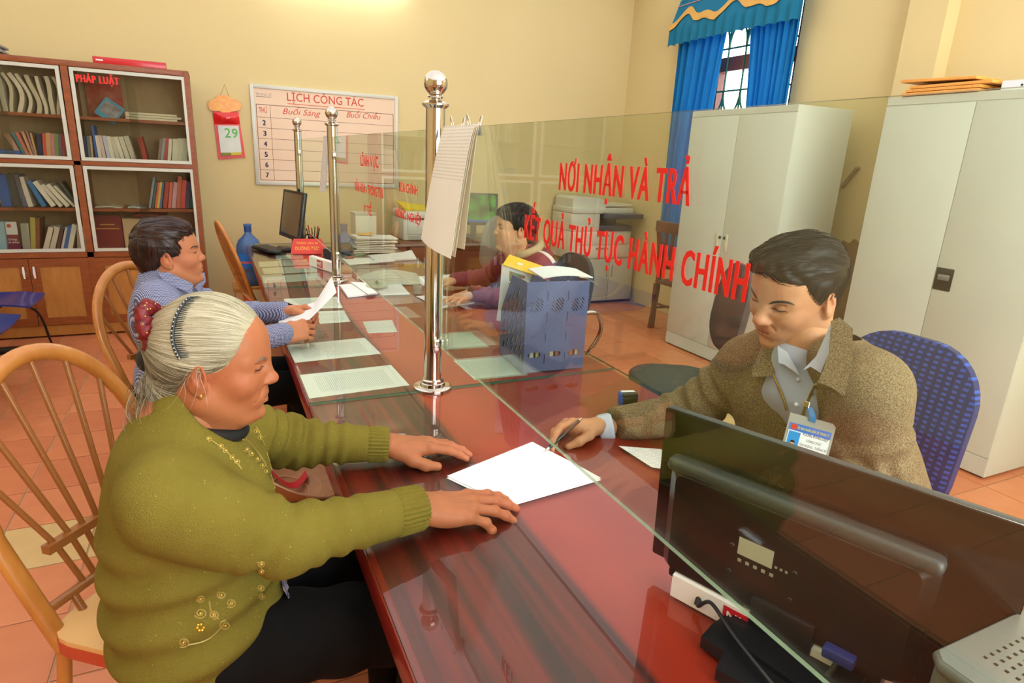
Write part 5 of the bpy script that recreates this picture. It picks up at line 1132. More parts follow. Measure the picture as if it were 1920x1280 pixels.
# conical hat on a low stool under the counter edge
hat = thing('conical_hat', 'woven conical leaf hat lying upside down beside the counter', 'hat', (.13, 1.90, .40), 0, None, (.25, .35, .3))
M_HAT = mat('woven_palm_leaf', (206, 150, 106), .6, var=.4, vscale=30, bump=.3, bscale=120)
obj('cone', MB().lathe([(.005, 0), (.05, .045), (.1, .09), (.15, .132), (.2, .172), (.203, .175), (.2, .178), (.15, .138), (.1, .096), (.05, .051), (.004, .006)], 40), M_HAT, hat, 40)
for r in (.06, .09, .12, .15, .175): obj('hoop_ring', MB().tube([(r*math.cos(a), r*math.sin(a), .0095+.86*r) for a in np.linspace(0, 2*PI, 41)[:-1]], .0022, 6, closed=True), mat('hat_ring', (226, 176, 130), .6), hat, 60)
obj('chin_strap', MB().sheet(lambda u, v: (-.06+.12*u, .03+.03*v-.04*math.sin(PI*u), .085-.02*math.sin(PI*u)), 8, 2, .001), mat('red_strap', (214, 44, 44), .6), hat, 60)
sl = thing('low_stool', 'dark stool under the conical hat', 'stool', (.13, 1.92, 0))
obj('seat', MB().lathe([(.12, .36), (.125, .37), (.125, .385), (.11, .39)], 24), M_DKW, sl, 40)
for k in range(4): a = PI/4+k*PI/2; obj('leg', MB().tube([(.08*math.cos(a), .08*math.sin(a), .362), (.12*math.cos(a), .12*math.sin(a), 0)], .011, 8), M_BLACK, sl, 50)
# ================================================================== ORGANIC MODELLING (distance fields -> one skin)
class SDF:
    def __init__(s, lo, hi, h):
        s.lo = np.array(lo, float); s.h = h; n = np.ceil((np.array(hi)-s.lo)/h).astype(int)+1
        s.ax = [s.lo[i]+h*np.arange(n[i]) for i in range(3)]; s.D = np.full(n, .5, np.float32)
    def win(s, lo, hi):
        i0 = np.maximum(0, np.floor((np.array(lo)-s.lo)/s.h).astype(int)); i1 = np.minimum(np.array(s.D.shape), np.ceil((np.array(hi)-s.lo)/s.h).astype(int)+1)
        if (i1 <= i0).any(): return None
        sl = tuple(slice(a, b) for a, b in zip(i0, i1))
        return sl, np.meshgrid(*[s.ax[i][sl[i]] for i in range(3)], indexing='ij')
    def mix(s, sl, d, k, op):
        D = s.D[sl]
        if op == 'add':
            h = np.clip(.5+.5*(D-d)/k, 0, 1); s.D[sl] = D*(1-h)+d*h-k*h*(1-h)
        elif op == 'sub':
            h = np.clip(.5-.5*(D+d)/k, 0, 1); s.D[sl] = D*(1-h)+(-d)*h+k*h*(1-h)
        else:
            h = np.clip(.5-.5*(D-d)/k, 0, 1); s.D[sl] = D*(1-h)+d*h+k*h*(1-h)
    def cone(s, a, b, ra, rb, k=.01, op='add', sq=None):
        a = np.array(a, float); b = np.array(b, float); pad = max(ra, rb)+k*1.5+3*s.h
        w = s.win(np.minimum(a, b)-pad, np.maximum(a, b)+pad)
        if w is None: return s
        sl, (X, Y, Z) = w; ba = b-a; L2 = max(ba.dot(ba), 1e-12)
        t = np.clip(((X-a[0])*ba[0]+(Y-a[1])*ba[1]+(Z-a[2])*ba[2])/L2, 0, 1)
        d = np.sqrt((X-a[0]-t*ba[0])**2+(Y-a[1]-t*ba[1])**2+(Z-a[2]-t*ba[2])**2)-(ra+(rb-ra)*t)
        s.mix(sl, d.astype(np.float32), k, op); return s
    def chain(s, pts, rs, k=.01, op='add'):
        for i in range(len(pts)-1): s.cone(pts[i], pts[i+1], rs[i], rs[i+1], k if i else k, op)
        return s
    def ell(s, c, r, R=None, k=.01, op='add'):
        c = np.array(c, float); r = np.array(r, float) if hasattr(r, '__len__') else np.array([r]*3, float); pad = r.max()+k*1.5+3*s.h
        w = s.win(c-pad, c+pad)
        if w is None: return s
        sl, (X, Y, Z) = w; P = [X-c[0], Y-c[1], Z-c[2]]
        if R is not None:
            M = np.array(R.to_3x3().transposed()); P = [M[i][0]*P[0]+M[i][1]*P[1]+M[i][2]*P[2] for i in range(3)]
        k0 = np.sqrt(sum((P[i]/r[i])**2 for i in range(3))); k1 = np.sqrt(sum((P[i]/r[i]**2)**2 for i in range(3)))+1e-9
        s.mix(sl, (k0*(k0-1)/k1).astype(np.float32), k, op); return s
    def field(s, fn, k=.01, op='int'):
        X, Y, Z = np.meshgrid(*s.ax, indexing='ij'); s.mix((slice(None),)*3, fn(X, Y, Z).astype(np.float32), k, op); return s
    def mesh(s, smooth=1):
        D = s.D; n = D.shape; I = D < 0
        idx = -np.ones(tuple(q-1 for q in n), np.int64)
        cs = [I[i:n[0]-1+i, j:n[1]-1+j, k:n[2]-1+k] for i in (0, 1) for j in (0, 1) for k in (0, 1)]
        tot = sum(c.astype(np.int8) for c in cs); act = (tot > 0) & (tot < 8); C = np.argwhere(act); idx[act] = np.arange(len(C))
        acc = np.zeros((len(C), 3)); cnt = np.zeros(len(C))
        cor = [(i, j, k) for i in (0, 1) for j in (0, 1) for k in (0, 1)]
        for a in cor:
            for ax in range(3):
                if a[ax]: continue
                b = list(a); b[ax] = 1; b = tuple(b)
                da = D[C[:, 0]+a[0], C[:, 1]+a[1], C[:, 2]+a[2]]; db = D[C[:, 0]+b[0], C[:, 1]+b[1], C[:, 2]+b[2]]
                m = (da < 0) != (db < 0); t = np.where(m, da/np.where(da-db == 0, 1, da-db), 0)
                p = np.array(a, float)[None]+np.zeros((len(C), 3)); p[:, ax] += t
                acc[m] += p[m]; cnt[m] += 1
        V = s.lo+(C+acc/np.maximum(cnt, 1)[:, None])*s.h; F = []
        for ax in range(3):
            u, w = (ax+1) % 3, (ax+2) % 3
            sa = [slice(None)]*3; sb = [slice(None)]*3; sa[ax] = slice(0, -1); sb[ax] = slice(1, None)
            for q in (u, w): sa[q] = slice(1, -1); sb[q] = slice(1, -1)
            A = I[tuple(sa)]; B = I[tuple(sb)]; E = np.argwhere(A != B); fl = A[A != B]
            E = E.copy(); E[:, u] += 1; E[:, w] += 1
            def at(du, dw):
                q = E.copy(); q[:, u] -= du; q[:, w] -= dw; return idx[q[:, 0], q[:, 1], q[:, 2]]
            Q = np.stack([at(1, 1), at(0, 1), at(0, 0), at(1, 0)], 1); Q[~fl] = Q[~fl][:, ::-1]; F.append(Q)
        F = np.concatenate(F); F = F[(F >= 0).all(1)]
        for _ in range(smooth): V = lap(V, F, .5)
        return V, F
def lap(V, F, w):
    S = np.zeros_like(V); c = np.zeros(len(V))
    for i in range(4):
        a, b = F[:, i], F[:, (i+1) % 4]; np.add.at(S, a, V[b]); np.add.at(c, a, 1); np.add.at(S, b, V[a]); np.add.at(c, b, 1)
    return V*(1-w)+w*S/np.maximum(c, 1)[:, None]
def vnorm(V, F):
    n = np.cross(V[F[:, 2]]-V[F[:, 0]], V[F[:, 3]]-V[F[:, 1]]); N = np.zeros_like(V)
    for i in range(4): np.add.at(N, F[:, i], n)
    return N/(np.linalg.norm(N, axis=1, keepdims=True)+1e-12)
def nmesh(name, V, F, m, col=None):
    me = bpy.data.meshes.new(name); me.from_pydata(V.tolist(), [], F.tolist()); me.materials.append(m); me.shade_smooth()
    if col is not None:
        a = me.color_attributes.new('Col', 'FLOAT_COLOR', 'POINT'); a.data.foreach_set('color', np.concatenate([col, np.ones((len(col), 1))], 1).astype(np.float32).ravel())
    me.update(); return me
def xf(V, M):
    A = np.array(M); return V @ A[:3, :3].T+A[:3, 3]
def noise3(P, s, seed=0):
    """cheap smooth pseudo-noise from summed sines"""
    r = np.random.default_rng(seed); out = np.zeros(len(P))
    for i in range(6):
        d = r.normal(size=3); d /= np.linalg.norm(d); out += np.sin(P @ d*s*(1+.5*i)+r.uniform(0, 6))/(1+.5*i)
    return out/3
def segd(P, a, b):
    a = np.array(a); b = np.array(b); ba = b-a; t = np.clip((P-a) @ ba/ba.dot(ba), 0, 1); return np.linalg.norm(P-a-t[:, None]*ba, axis=1), t
def skin_mat(name, rough=.5):
    m = mat(name, (200, 150, 120), rough, spec=.35, attr='Col', bump=.22, bscale=330); b = m.node_tree.nodes['Principled BSDF']
    b.inputs['Subsurface Weight'].default_value = .12; b.inputs['Subsurface Radius'].default_value = (.6, .25, .12); b.inputs['Subsurface Scale'].default_value = .012
    return m
M_SKIN = skin_mat('skin')

# ---------------------------------------------------------------- head (local: x forward, y left, z up, origin between the ears)
def lip_lines(y, mo=0):
    return ([(.0915, 0, -.0605), (.0885, y*.0135, -.0615), (.0765, y*.0265, -.0660)], [(.0902, 0, -.0735-mo*.003), (.0870, y*.012, -.0728-mo*.002), (.0765, y*.0235, -.0685)], [(.0960, 0, -.0670-mo*.0010), (.0922, y*.0135, -.0670-mo*.0008), (.0795, y*.0268, -.0667)])
def head_sdf(h=.0023, age=0, fem=0, full=0, nose=1.0, mouth_open=0, flat=.008, lip=1.0):
    s = SDF((-.13, -.105, -.235), (.145, .105, .135), h)
    s.ell((-.015, 0, .028), (.098, .0755, .086), k=.02)
    s.ell((.040, 0, .045), (.048, .058, .048), k=.03)
    s.ell((.028, 0, -.022), (.064+.003*full, .062+.004*full, .088), k=.035)
    for y in (-1, 1):
        s.cone((-.005, y*.054, -.062), (.058, y*.02, -.104), .021+.004*full, .016, .025)
        s.ell((.052, y*.038, -.032), (.03, .026+.003*full, .027), k=.02)                 # cheekbone
        if full > .8: s.ell((.05, y*.04, -.06), (.028, .024, .03), k=.025)
        s.cone((.083, y*.010, .014), (.062, y*.048, .012), .0085-.001*fem, .008, .016)    # brow ridge
        s.ell((.093, y*.031, .002), (.012, .017, .0105), k=.014, op='sub')              # socket
        s.ell((.0712, y*.0315, .0015), (.0158, .0162, .0125), k=.005)                   # lid over the eyeball
        s.cone((.0868, y*.018, -.0065), (.078, y*.045, -.0055), .0016, .0016, .004, 'sub'); s.cone((.0868, y*.020, .0105), (.077, y*.045, .0105), .0014, .0014, .004, 'sub')
        s.ell((.098-flat*.8, y*.0125*nose, -.036), (.0105, .0075, .0078), k=.006)                 # nostril wing
    s.cone((.084, 0, .012), (.109-flat, 0, -.027), .0068, .0098*nose, .012); s.ell((.111-flat, 0, -.0305), (.0118*nose, .0118*nose, .0105), k=.008)
    for y in (-1, 1): s.ell((.104-flat*.8, y*.0065, -.043), (.005, .0035, .003), k=.004, op='sub')
    s.ell((.074, 0, -.066), (.0205, .036, .022), k=.020)                                  # muzzle
    for y in (-1, 1):
        up, lo, gr = lip_lines(y, mouth_open)
        s.chain(up, [.0042*lip, .0038*lip, .0020*lip], .004); s.chain(lo, [.0048*lip, .0044*lip, .0022*lip], .004); s.chain(gr, [.0012+.0010*mouth_open, .0011+.0006*mouth_open, .0005], .003, 'sub')
        s.cone((.094, y*.016, -.042), (.077, y*.036, -.070), .0014+.0008*age, .001, .006+.002*age, 'sub')   # nasolabial fold
        if age:
            s.cone((.083, y*.022, -.016), (.073, y*.047, -.017), .0022, .001, .006, 'sub'); s.cone((.076, y*.03, -.08), (.066, y*.036, -.098), .0018, .001, .006, 'sub')
            for q in (-.012, .0, .011): s.cone((.066, y*.0525, q), (.054, y*.0605, q*1.9), .0012, .0008, .004, 'sub')
    s.ell((.077, 0, -.104), (.016, .018, .014), k=.016); s.cone((.09, -.012, -.087), (.09, .012, -.087), .004, .004, .01, 'sub')
    for y in (-1, 1):                                                                    # ears
        R = Matrix.Rotation(y*.35, 4, 'Z') @ Matrix.Rotation(-.22, 4, 'Y')
        s.ell((-.014, y*.0785, -.009), (.0195, .0068, .034+.003*age), R, k=.005); s.ell((-.008, y*.0865, -.007), (.0105, .0055, .019), R, k=.003, op='sub'); s.cone((-.012, y*.083, .012), (-.019, y*.084, -.012), .0022, .0022, .003)
        s.ell((-.006, y*.0755, -.034), (.009, .0055, .0105), k=.005); s.ell((.0, y*.077, -.009), (.005, .004, .007), k=.004)
    s.cone((-.03, 0, -.05), (-.05, 0, -.235), .057-.006*fem, .058-.005*fem, .05); s.cone((.030, 0, -.085), (-.015, 0, -.2), .026, .035, .05)
    return s
def paint_head(V, base, lip, blush, age=0, brow=None):
    c = np.tile(np.array(lin(base)), (len(V), 1)); n = noise3(V, 90, 3)[:, None]
    c *= 1+.05*n
    def blend(w, rgb): nonlocal c; w = np.clip(w, 0, 1)[:, None]; c = c*(1-w)+np.array(lin(rgb))*w
    for y in (-1, 1):
        blend(.4*np.exp(-((V[:, 0]-.06)**2+(V[:, 1]-y*.045)**2+(V[:, 2]+.04)**2)/.0007), blush)
        blend(.45*np.exp(-((V[:, 1]-y*.08)**2/.0002+(V[:, 2]+.01)**2/.0012)), blush)
        up, lo, gr = lip_lines(y); dd = [np.minimum(segd(V, q[0], q[1])[0], segd(V, q[1], q[2])[0]) for q in (up, lo, gr)]
        blend(np.clip((.0072-np.minimum(dd[0], dd[1]))/.0020, 0, 1)*.9*(V[:, 0] > .07), lip); blend(np.clip((.0030-dd[2])/.0012, 0, 1)*.65, tuple(int(q*.45) for q in lip))
    if age: blend(.35*np.clip(noise3(V, 160, 21)*1.6-.9, 0, 1), tuple(int(q*.72) for q in base)); blend(.18*np.clip(noise3(V, 60, 5), 0, 1), blush)
    blend(.35*np.exp(-((V[:, 0]-.11)**2+V[:, 1]**2+(V[:, 2]+.033)**2)/.0003), blush)
    return c
def stick(bvh, p, lift=0):
    q = bvh.find_nearest(Vector(p)); return q[0]+q[1]*lift
from mathutils.bvhtree import BVHTree
def mk_bvh(V, F): return BVHTree.FromPolygons([Vector(p) for p in V], [tuple(q) for q in F])
def face_lines(V, F, root, M, brow_mat, lash_mat, closed=.6, brow_r=.0022, brow_up=0, sides=(-1, 1)):
    """eyebrows and lash lines that sit on the finished face; local head coordinates, then M"""
    bv = mk_bvh(V, F)
    for y in sides:
        pts = [stick(bv, p, .0006) for p in ((.088, y*.012, .0155+brow_up), (.086, y*.022, .020+brow_up), (.078, y*.034, .0215+brow_up), (.068, y*.045, .018+brow_up), (.062, y*.05, .013+brow_up))]
        wpart('eyebrow', MB().tube([M @ p for p in bez(pts, 5)], [brow_r*q for q in np.interp(np.linspace(0, 1, 21), [0, .2, .7, 1], [.6, 1, .9, .2])], 6, flat=(.55, 1.5)), brow_mat, root, 60)
        e = [stick(bv, p, .0004) for p in ((.089, y*.0165, -.0025), (.091, y*.024, -.0045+.004*(1-closed)), (.090, y*.031, -.0055+.005*(1-closed)), (.086, y*.039, -.0045+.004*(1-closed)), (.080, y*.048, -.0005))]
        wpart('eyelash_line', MB().tube([M @ p for p in bez(e, 5)], [.00125*q for q in np.interp(np.linspace(0, 1, 21), [0, .3, .8, 1], [.5, 1, 1.2, .5])], 6), lash_mat, root, 60)
def strands(V, F, flow, n, steps, step, rad, mats, seed=0, mask=None, lift=(.0005, .003), curl=0):
    """hair strands following a flow field over the hair surface -> MB with material index"""
    rnd = np.random.default_rng(seed); bv = mk_bvh(V, F); mb = MB(); N = vnorm(V, F); cand = np.arange(len(V))
    if mask is not None: cand = cand[mask(V)]
    for i in rnd.choice(cand, n):
        p = Vector(V[i]); pts = []; lf = rnd.uniform(*lift); jit = Vector(rnd.normal(size=3)*.0018)
        for k in range(steps):
            q = bv.find_nearest(p)
            if q[0] is None: break
            nn = q[1]; pp = q[0]+nn*lf*(1+k*.05); pts.append(pp)
            t = Vector(flow(q[0]))+jit; t = t-nn*t.dot(nn)
            if t.length < 1e-6: break
            p = q[0]+t.normalized()*step
        if len(pts) > 2: mb.tube(pts, [rad*(1-.75*abs(2*j/(len(pts)-1)-.8)**2*.6) for j in range(len(pts))], 3, caps=False, mi=int(rnd.integers(len(mats))))
    return mb

# ---------------------------------------------------------------- hand (local: x to the fingertips, y toward the thumb, z to the back of the hand)
def hand_sdf(curl, spread=(.10, .02, -.06, -.16), thumb=None, h=.0019, sc=1.0, puffy=1.0, wl=.055):
    s = SDF((-.09, -.075, -.095), (.205, .095, .055), h)
    base = [(.088, .026, .004), (.092, .005, .007), (.087, -.016, .005), (.077, -.034, .0)]
    lens = [(.042, .025, .021), (.046, .029, .022), (.043, .027, .021), (.034, .021, .019)]; rad = [(.0098, .0086, .0078, .0066), (.0100, .0088, .0080, .0067), (.0096, .0084, .0076, .0064), (.0086, .0075, .0068, .0058)]
    s.cone((-wl, 0, 0), (-.005, 0, 0), .0250*puffy, .0235*puffy, .01)
    for (x, y, z), yy in zip(base, (.016, .004, -.009, -.02)): s.cone((.0, yy, .0), (x, y, z-.003), .0165, .0118, .016)
    s.ell((.045, -.0, -.006), (.045, .034, .0165), k=.014); s.ell((.03, .024, -.010), (.03, .017, .017), k=.014); s.ell((.04, -.028, -.008), (.034, .012, .014), k=.012)
    tips = []
    for f in range(4):
        p = np.array(base[f], float); a = 0; pts = [p.copy()]
        for j in range(3):
            a += curl[f][j]; d = np.array([math.cos(a)*math.cos(spread[f]), math.cos(a)*math.sin(spread[f]), -math.sin(a)]); p = p+d*lens[f][j]; pts.append(p.copy())
        s.chain(pts, [q*puffy for q in rad[f]], .004)
        for j in (1, 2): s.ell(pts[j]+np.array([0, 0, .0012]), np.array([1, 1, 1])*rad[f][j]*1.06*puffy, k=.004)
        s.ell(pts[0]+np.array([0, 0, .003]), (.011, .0095, .0095), k=.008); tips.append((pts[-2], pts[-1]))
    th = thumb or [(.018, .026, -.008), (.045, .052, -.016), (.073, .064, -.022), (.098, .066, -.026)]
    s.chain(th, [.0155, .0125*puffy, .0108*puffy, .0085*puffy], .009); tips.append((np.array(th[-2]), np.array(th[-1])))
    for q in ((.088, .026), (.092, .005), (.087, -.016)): s.cone((.02, q[1]*.4, .0155), (q[0]-.01, q[1], .0145), .0016, .0018, .004)   # tendons
    return s, tips
def hand_mesh(s, M, base, blush):
    V, F = s.mesh(1); c = np.tile(np.array(lin(base)), (len(V), 1)); c *= 1+.06*noise3(V, 140, 8)[:, None]
    w = np.clip((V[:, 0]-.085)/.09, 0, 1)[:, None]*.35; c = c*(1-w)+np.array(lin(blush))*w
    return xf(V, M), F, c
def join_parts(parts):
    Vs, Fs, Cs, o = [], [], [], 0
    for V, F, c in parts: Vs.append(V); Fs.append(F+o); Cs.append(c); o += len(V)
    return np.concatenate(Vs), np.concatenate(Fs), np.concatenate(Cs)
def nail(root, M, tip, sz=.0048, m=None):
    a, b = [np.array(q) for q in tip]; d = b-a; d = d/np.linalg.norm(d); c = b-d*.0035
    up = np.array([0, 0, 1.])-d*d[2]; up /= np.linalg.norm(up)
    F_ = frame(d, np.cross(up, d), c+up*.0056)
    wpart('fingernail', MB().sphere((0, 0, 0), (.0062, sz, .0012), 10, 6, M=M @ F_), m or mat('fingernail', (222, 176, 146), .3), root, 60)
def knit_mat(name, c, c2, scale=420, fleck=True):
    m = mat(name, c, .9, spec=.1); N, L = nt(m); b = N['Principled BSDF']
    tc = N.new('ShaderNodeTexCoord'); n = N.new('ShaderNodeTexNoise'); n.inputs['Scale'].default_value = 14; n.inputs['Detail'].default_value = 5; L.new(tc.outputs['Object'], n.inputs['Vector'])
    mx = N.new('ShaderNodeMix'); mx.data_type = 'RGBA'; L.new(n.outputs[0], mx.inputs[0]); mx.inputs[6].default_value = (*lin(c), 1); mx.inputs[7].default_value = (*lin(c2), 1)
    v = N.new('ShaderNodeTexVoronoi'); v.inputs['Scale'].default_value = 150; L.new(tc.outputs['Object'], v.inputs['Vector'])
    n2 = N.new('ShaderNodeTexNoise'); n2.inputs['Scale'].default_value = 60; L.new(tc.outputs['Object'], n2.inputs['Vector'])
    lt = N.new('ShaderNodeMath'); lt.operation = 'LESS_THAN'; lt.inputs[1].default_value = .13; L.new(v.outputs['Distance'], lt.inputs[0])
    gt = N.new('ShaderNodeMath'); gt.operation = 'GREATER_THAN'; gt.inputs[1].default_value = .60; L.new(n2.outputs[0], gt.inputs[0])
    ml = N.new('ShaderNodeMath'); ml.operation = 'MULTIPLY'; L.new(lt.outputs[0], ml.inputs[0]); L.new(gt.outputs[0], ml.inputs[1])
    mx2 = N.new('ShaderNodeMix'); mx2.data_type = 'RGBA'; L.new(ml.outputs[0], mx2.inputs[0]); L.new(mx.outputs[2], mx2.inputs[6]); mx2.inputs[7].default_value = (*lin((190, 172, 96)), 1)
    L.new(mx2.outputs[2] if fleck else mx.outputs[2], b.inputs['Base Color'])
    w = N.new('ShaderNodeTexNoise'); w.inputs['Scale'].default_value = scale; w.inputs['Detail'].default_value = 3; L.new(tc.outputs['Object'], w.inputs['Vector'])
    bp = N.new('ShaderNodeBump'); bp.inputs['Strength'].default_value = .8; bp.inputs['Distance'].default_value = .004; L.new(w.outputs[0], bp.inputs['Height']); L.new(bp.outputs[0], b.inputs['Normal'])
    return m
def folds(V, F, amp, fn): return V+vnorm(V, F)*(amp*fn(V))[:, None]

def cuff(root, a, b, t0, t1, r0, r1, m, ribs=30, amp=.0016, name='ribbed_cuff'):
    """ribbed knit cuff around the wrist segment a-b"""
    a = Vector(a); b = Vector(b); d = b-a; e1 = d.orthogonal().normalized(); e2 = d.normalized().cross(e1)
    def fn(u, v):
        an = 2*PI*u; r = (r0+(r1-r0)*v)+amp*math.sin(an*ribs)-(.004 if v in (0, 1) else 0); p = a+d*(t0+(t1-t0)*v); return p+e1*(r*math.cos(an))+e2*(r*math.sin(an))
    return wpart(name, MB().grid(fn, ribs*6, 8), m, root, 80)
def patch(bv, pts, lift=.006, th=.004, sub=6):
    """cloth flap traced as a photo outline, laid on the surface found behind it"""
    c = (sum(p[0] for p in pts)/len(pts), sum(p[1] for p in pts)/len(pts)); mb = MB(); n = len(pts); rows = []
    for k in range(sub+1):
        f = k/sub; row = []
        for x, y in pts: row.append(cam_hit(bv, c[0]+(x-c[0])*f, c[1]+(y-c[1])*f, lift))
        rows.append(row)
    base = [p for r in rows for p in r if p is not None]
    if not base: return mb
    avg = sum((ray(x, y).normalized() for x, y in pts), Vector())/n
    ds = sorted((p-CP).length for p in base); dm = ds[int(len(ds)*.3)]; d0 = ray(*c).normalized(); c_ = CP+d0*(dm-.004)
    nn = Vector()
    for k in range(1, sub+1):
        for x, y in pts:
            q = bv.ray_cast(CP, ray(c[0]+(x-c[0])*k/sub, c[1]+(y-c[1])*k/sub).normalized())
            if q[0] is not None: nn += q[1] if q[1].dot(d0) < 0 else -q[1]
    nn = (nn.normalized()*.55-d0*.7).normalized() if nn.length > 0 else -d0
    def fix(x, y):
        d = ray(x, y).normalized(); return CP+d*((c_-CP).dot(nn)/d.dot(nn))
    P = [[fix(c[0]+(pts[i][0]-c[0])*k/sub, c[1]+(pts[i][1]-c[1])*k/sub) for i in range(n)] for k in range(sub+1)]
    v = [P[0][0]]+[P[k][i] for k in range(1, sub+1) for i in range(n)]; m = len(v); f = [(0, 1+i, 1+(i+1) % n) for i in range(n)]
    for k in range(1, sub):
        for i in range(n): a = 1+(k-1)*n; f.append((a+i, a+n+i, a+n+(i+1) % n, a+(i+1) % n))
    off = -avg.normalized()*th; v2 = [p+off for p in v]; a = 1+(sub-1)*n
    ff = f+[tuple(i+m for i in q[::-1]) for q in f]+[(a+i, a+(i+1) % n, m+a+(i+1) % n, m+a+i) for i in range(n)]
    return mb.add(v+v2, ff)
# ================================================================== PEOPLE
def head_matrix(o, yaw, pitch, roll=0, sc=1.0): return Matrix.Translation(Vector(o)) @ Matrix.Rotation(yaw, 4, 'Z') @ Matrix.Rotation(pitch, 4, 'Y') @ Matrix.Rotation(roll, 4, 'X') @ Matrix.Scale(sc, 4)
M_HAIRK = mat('black_hair', (18, 15, 14), .5, spec=.3); M_HAIRK2 = mat('dark_brown_hair', (48, 36, 28), .42); M_LASH = mat('lash_dark', (40, 26, 22), .6)
def body_obj(root, parts):
    V, F, C = join_parts(parts); me = nmesh('body', V, F, M_SKIN, C); o = put('body', me, root)
    o.matrix_basis = Matrix.LocRotScale(root.location, root.rotation_euler, None).inverted(); return o
def cloth_obj(name, V, F, m, root, col=None):
    o = put(name, nmesh(name, V, F, m, col), root); o.matrix_basis = Matrix.LocRotScale(root.location, root.rotation_euler, None).inverted(); return o
def core(lo, hi, prims, base, h=.012):
    s = SDF(lo, hi, h)
    for a, b, ra, rb in prims: s.cone(a, b, ra, rb, .03)
    V, F = s.mesh(1); return V, F, np.tile(np.array(lin(base)), (len(V), 1))
def smooth_step(x, a, b): t = np.clip((x-a)/(b-a), 0, 1); return t*t*(3-2*t)
def cam_hit(bv, px, py, lift=.001):
    d = ray(px, py).normalized(); q = bv.ray_cast(CP, d)
    return None if q[0] is None else q[0]+q[1]*(lift if q[1].dot(d) < 0 else -lift)
def ring_folds(V, a, b, wl, amp, s0, s1, seed=1, rough=1):
    """sleeve folds: rings around the segment a-b between fractions s0..s1"""
    d, t = segd(V, a, b); L_ = np.linalg.norm(np.array(b)-np.array(a)); near = np.exp(-(np.maximum(0, d-.075)/.02)**2)
    w = smooth_step(t, s0, s0+.12)*(1-smooth_step(t, s1-.12, s1))*near
    return amp*w*np.sin(2*PI*t*L_/wl+1.5*rough*noise3(V, 22, seed))

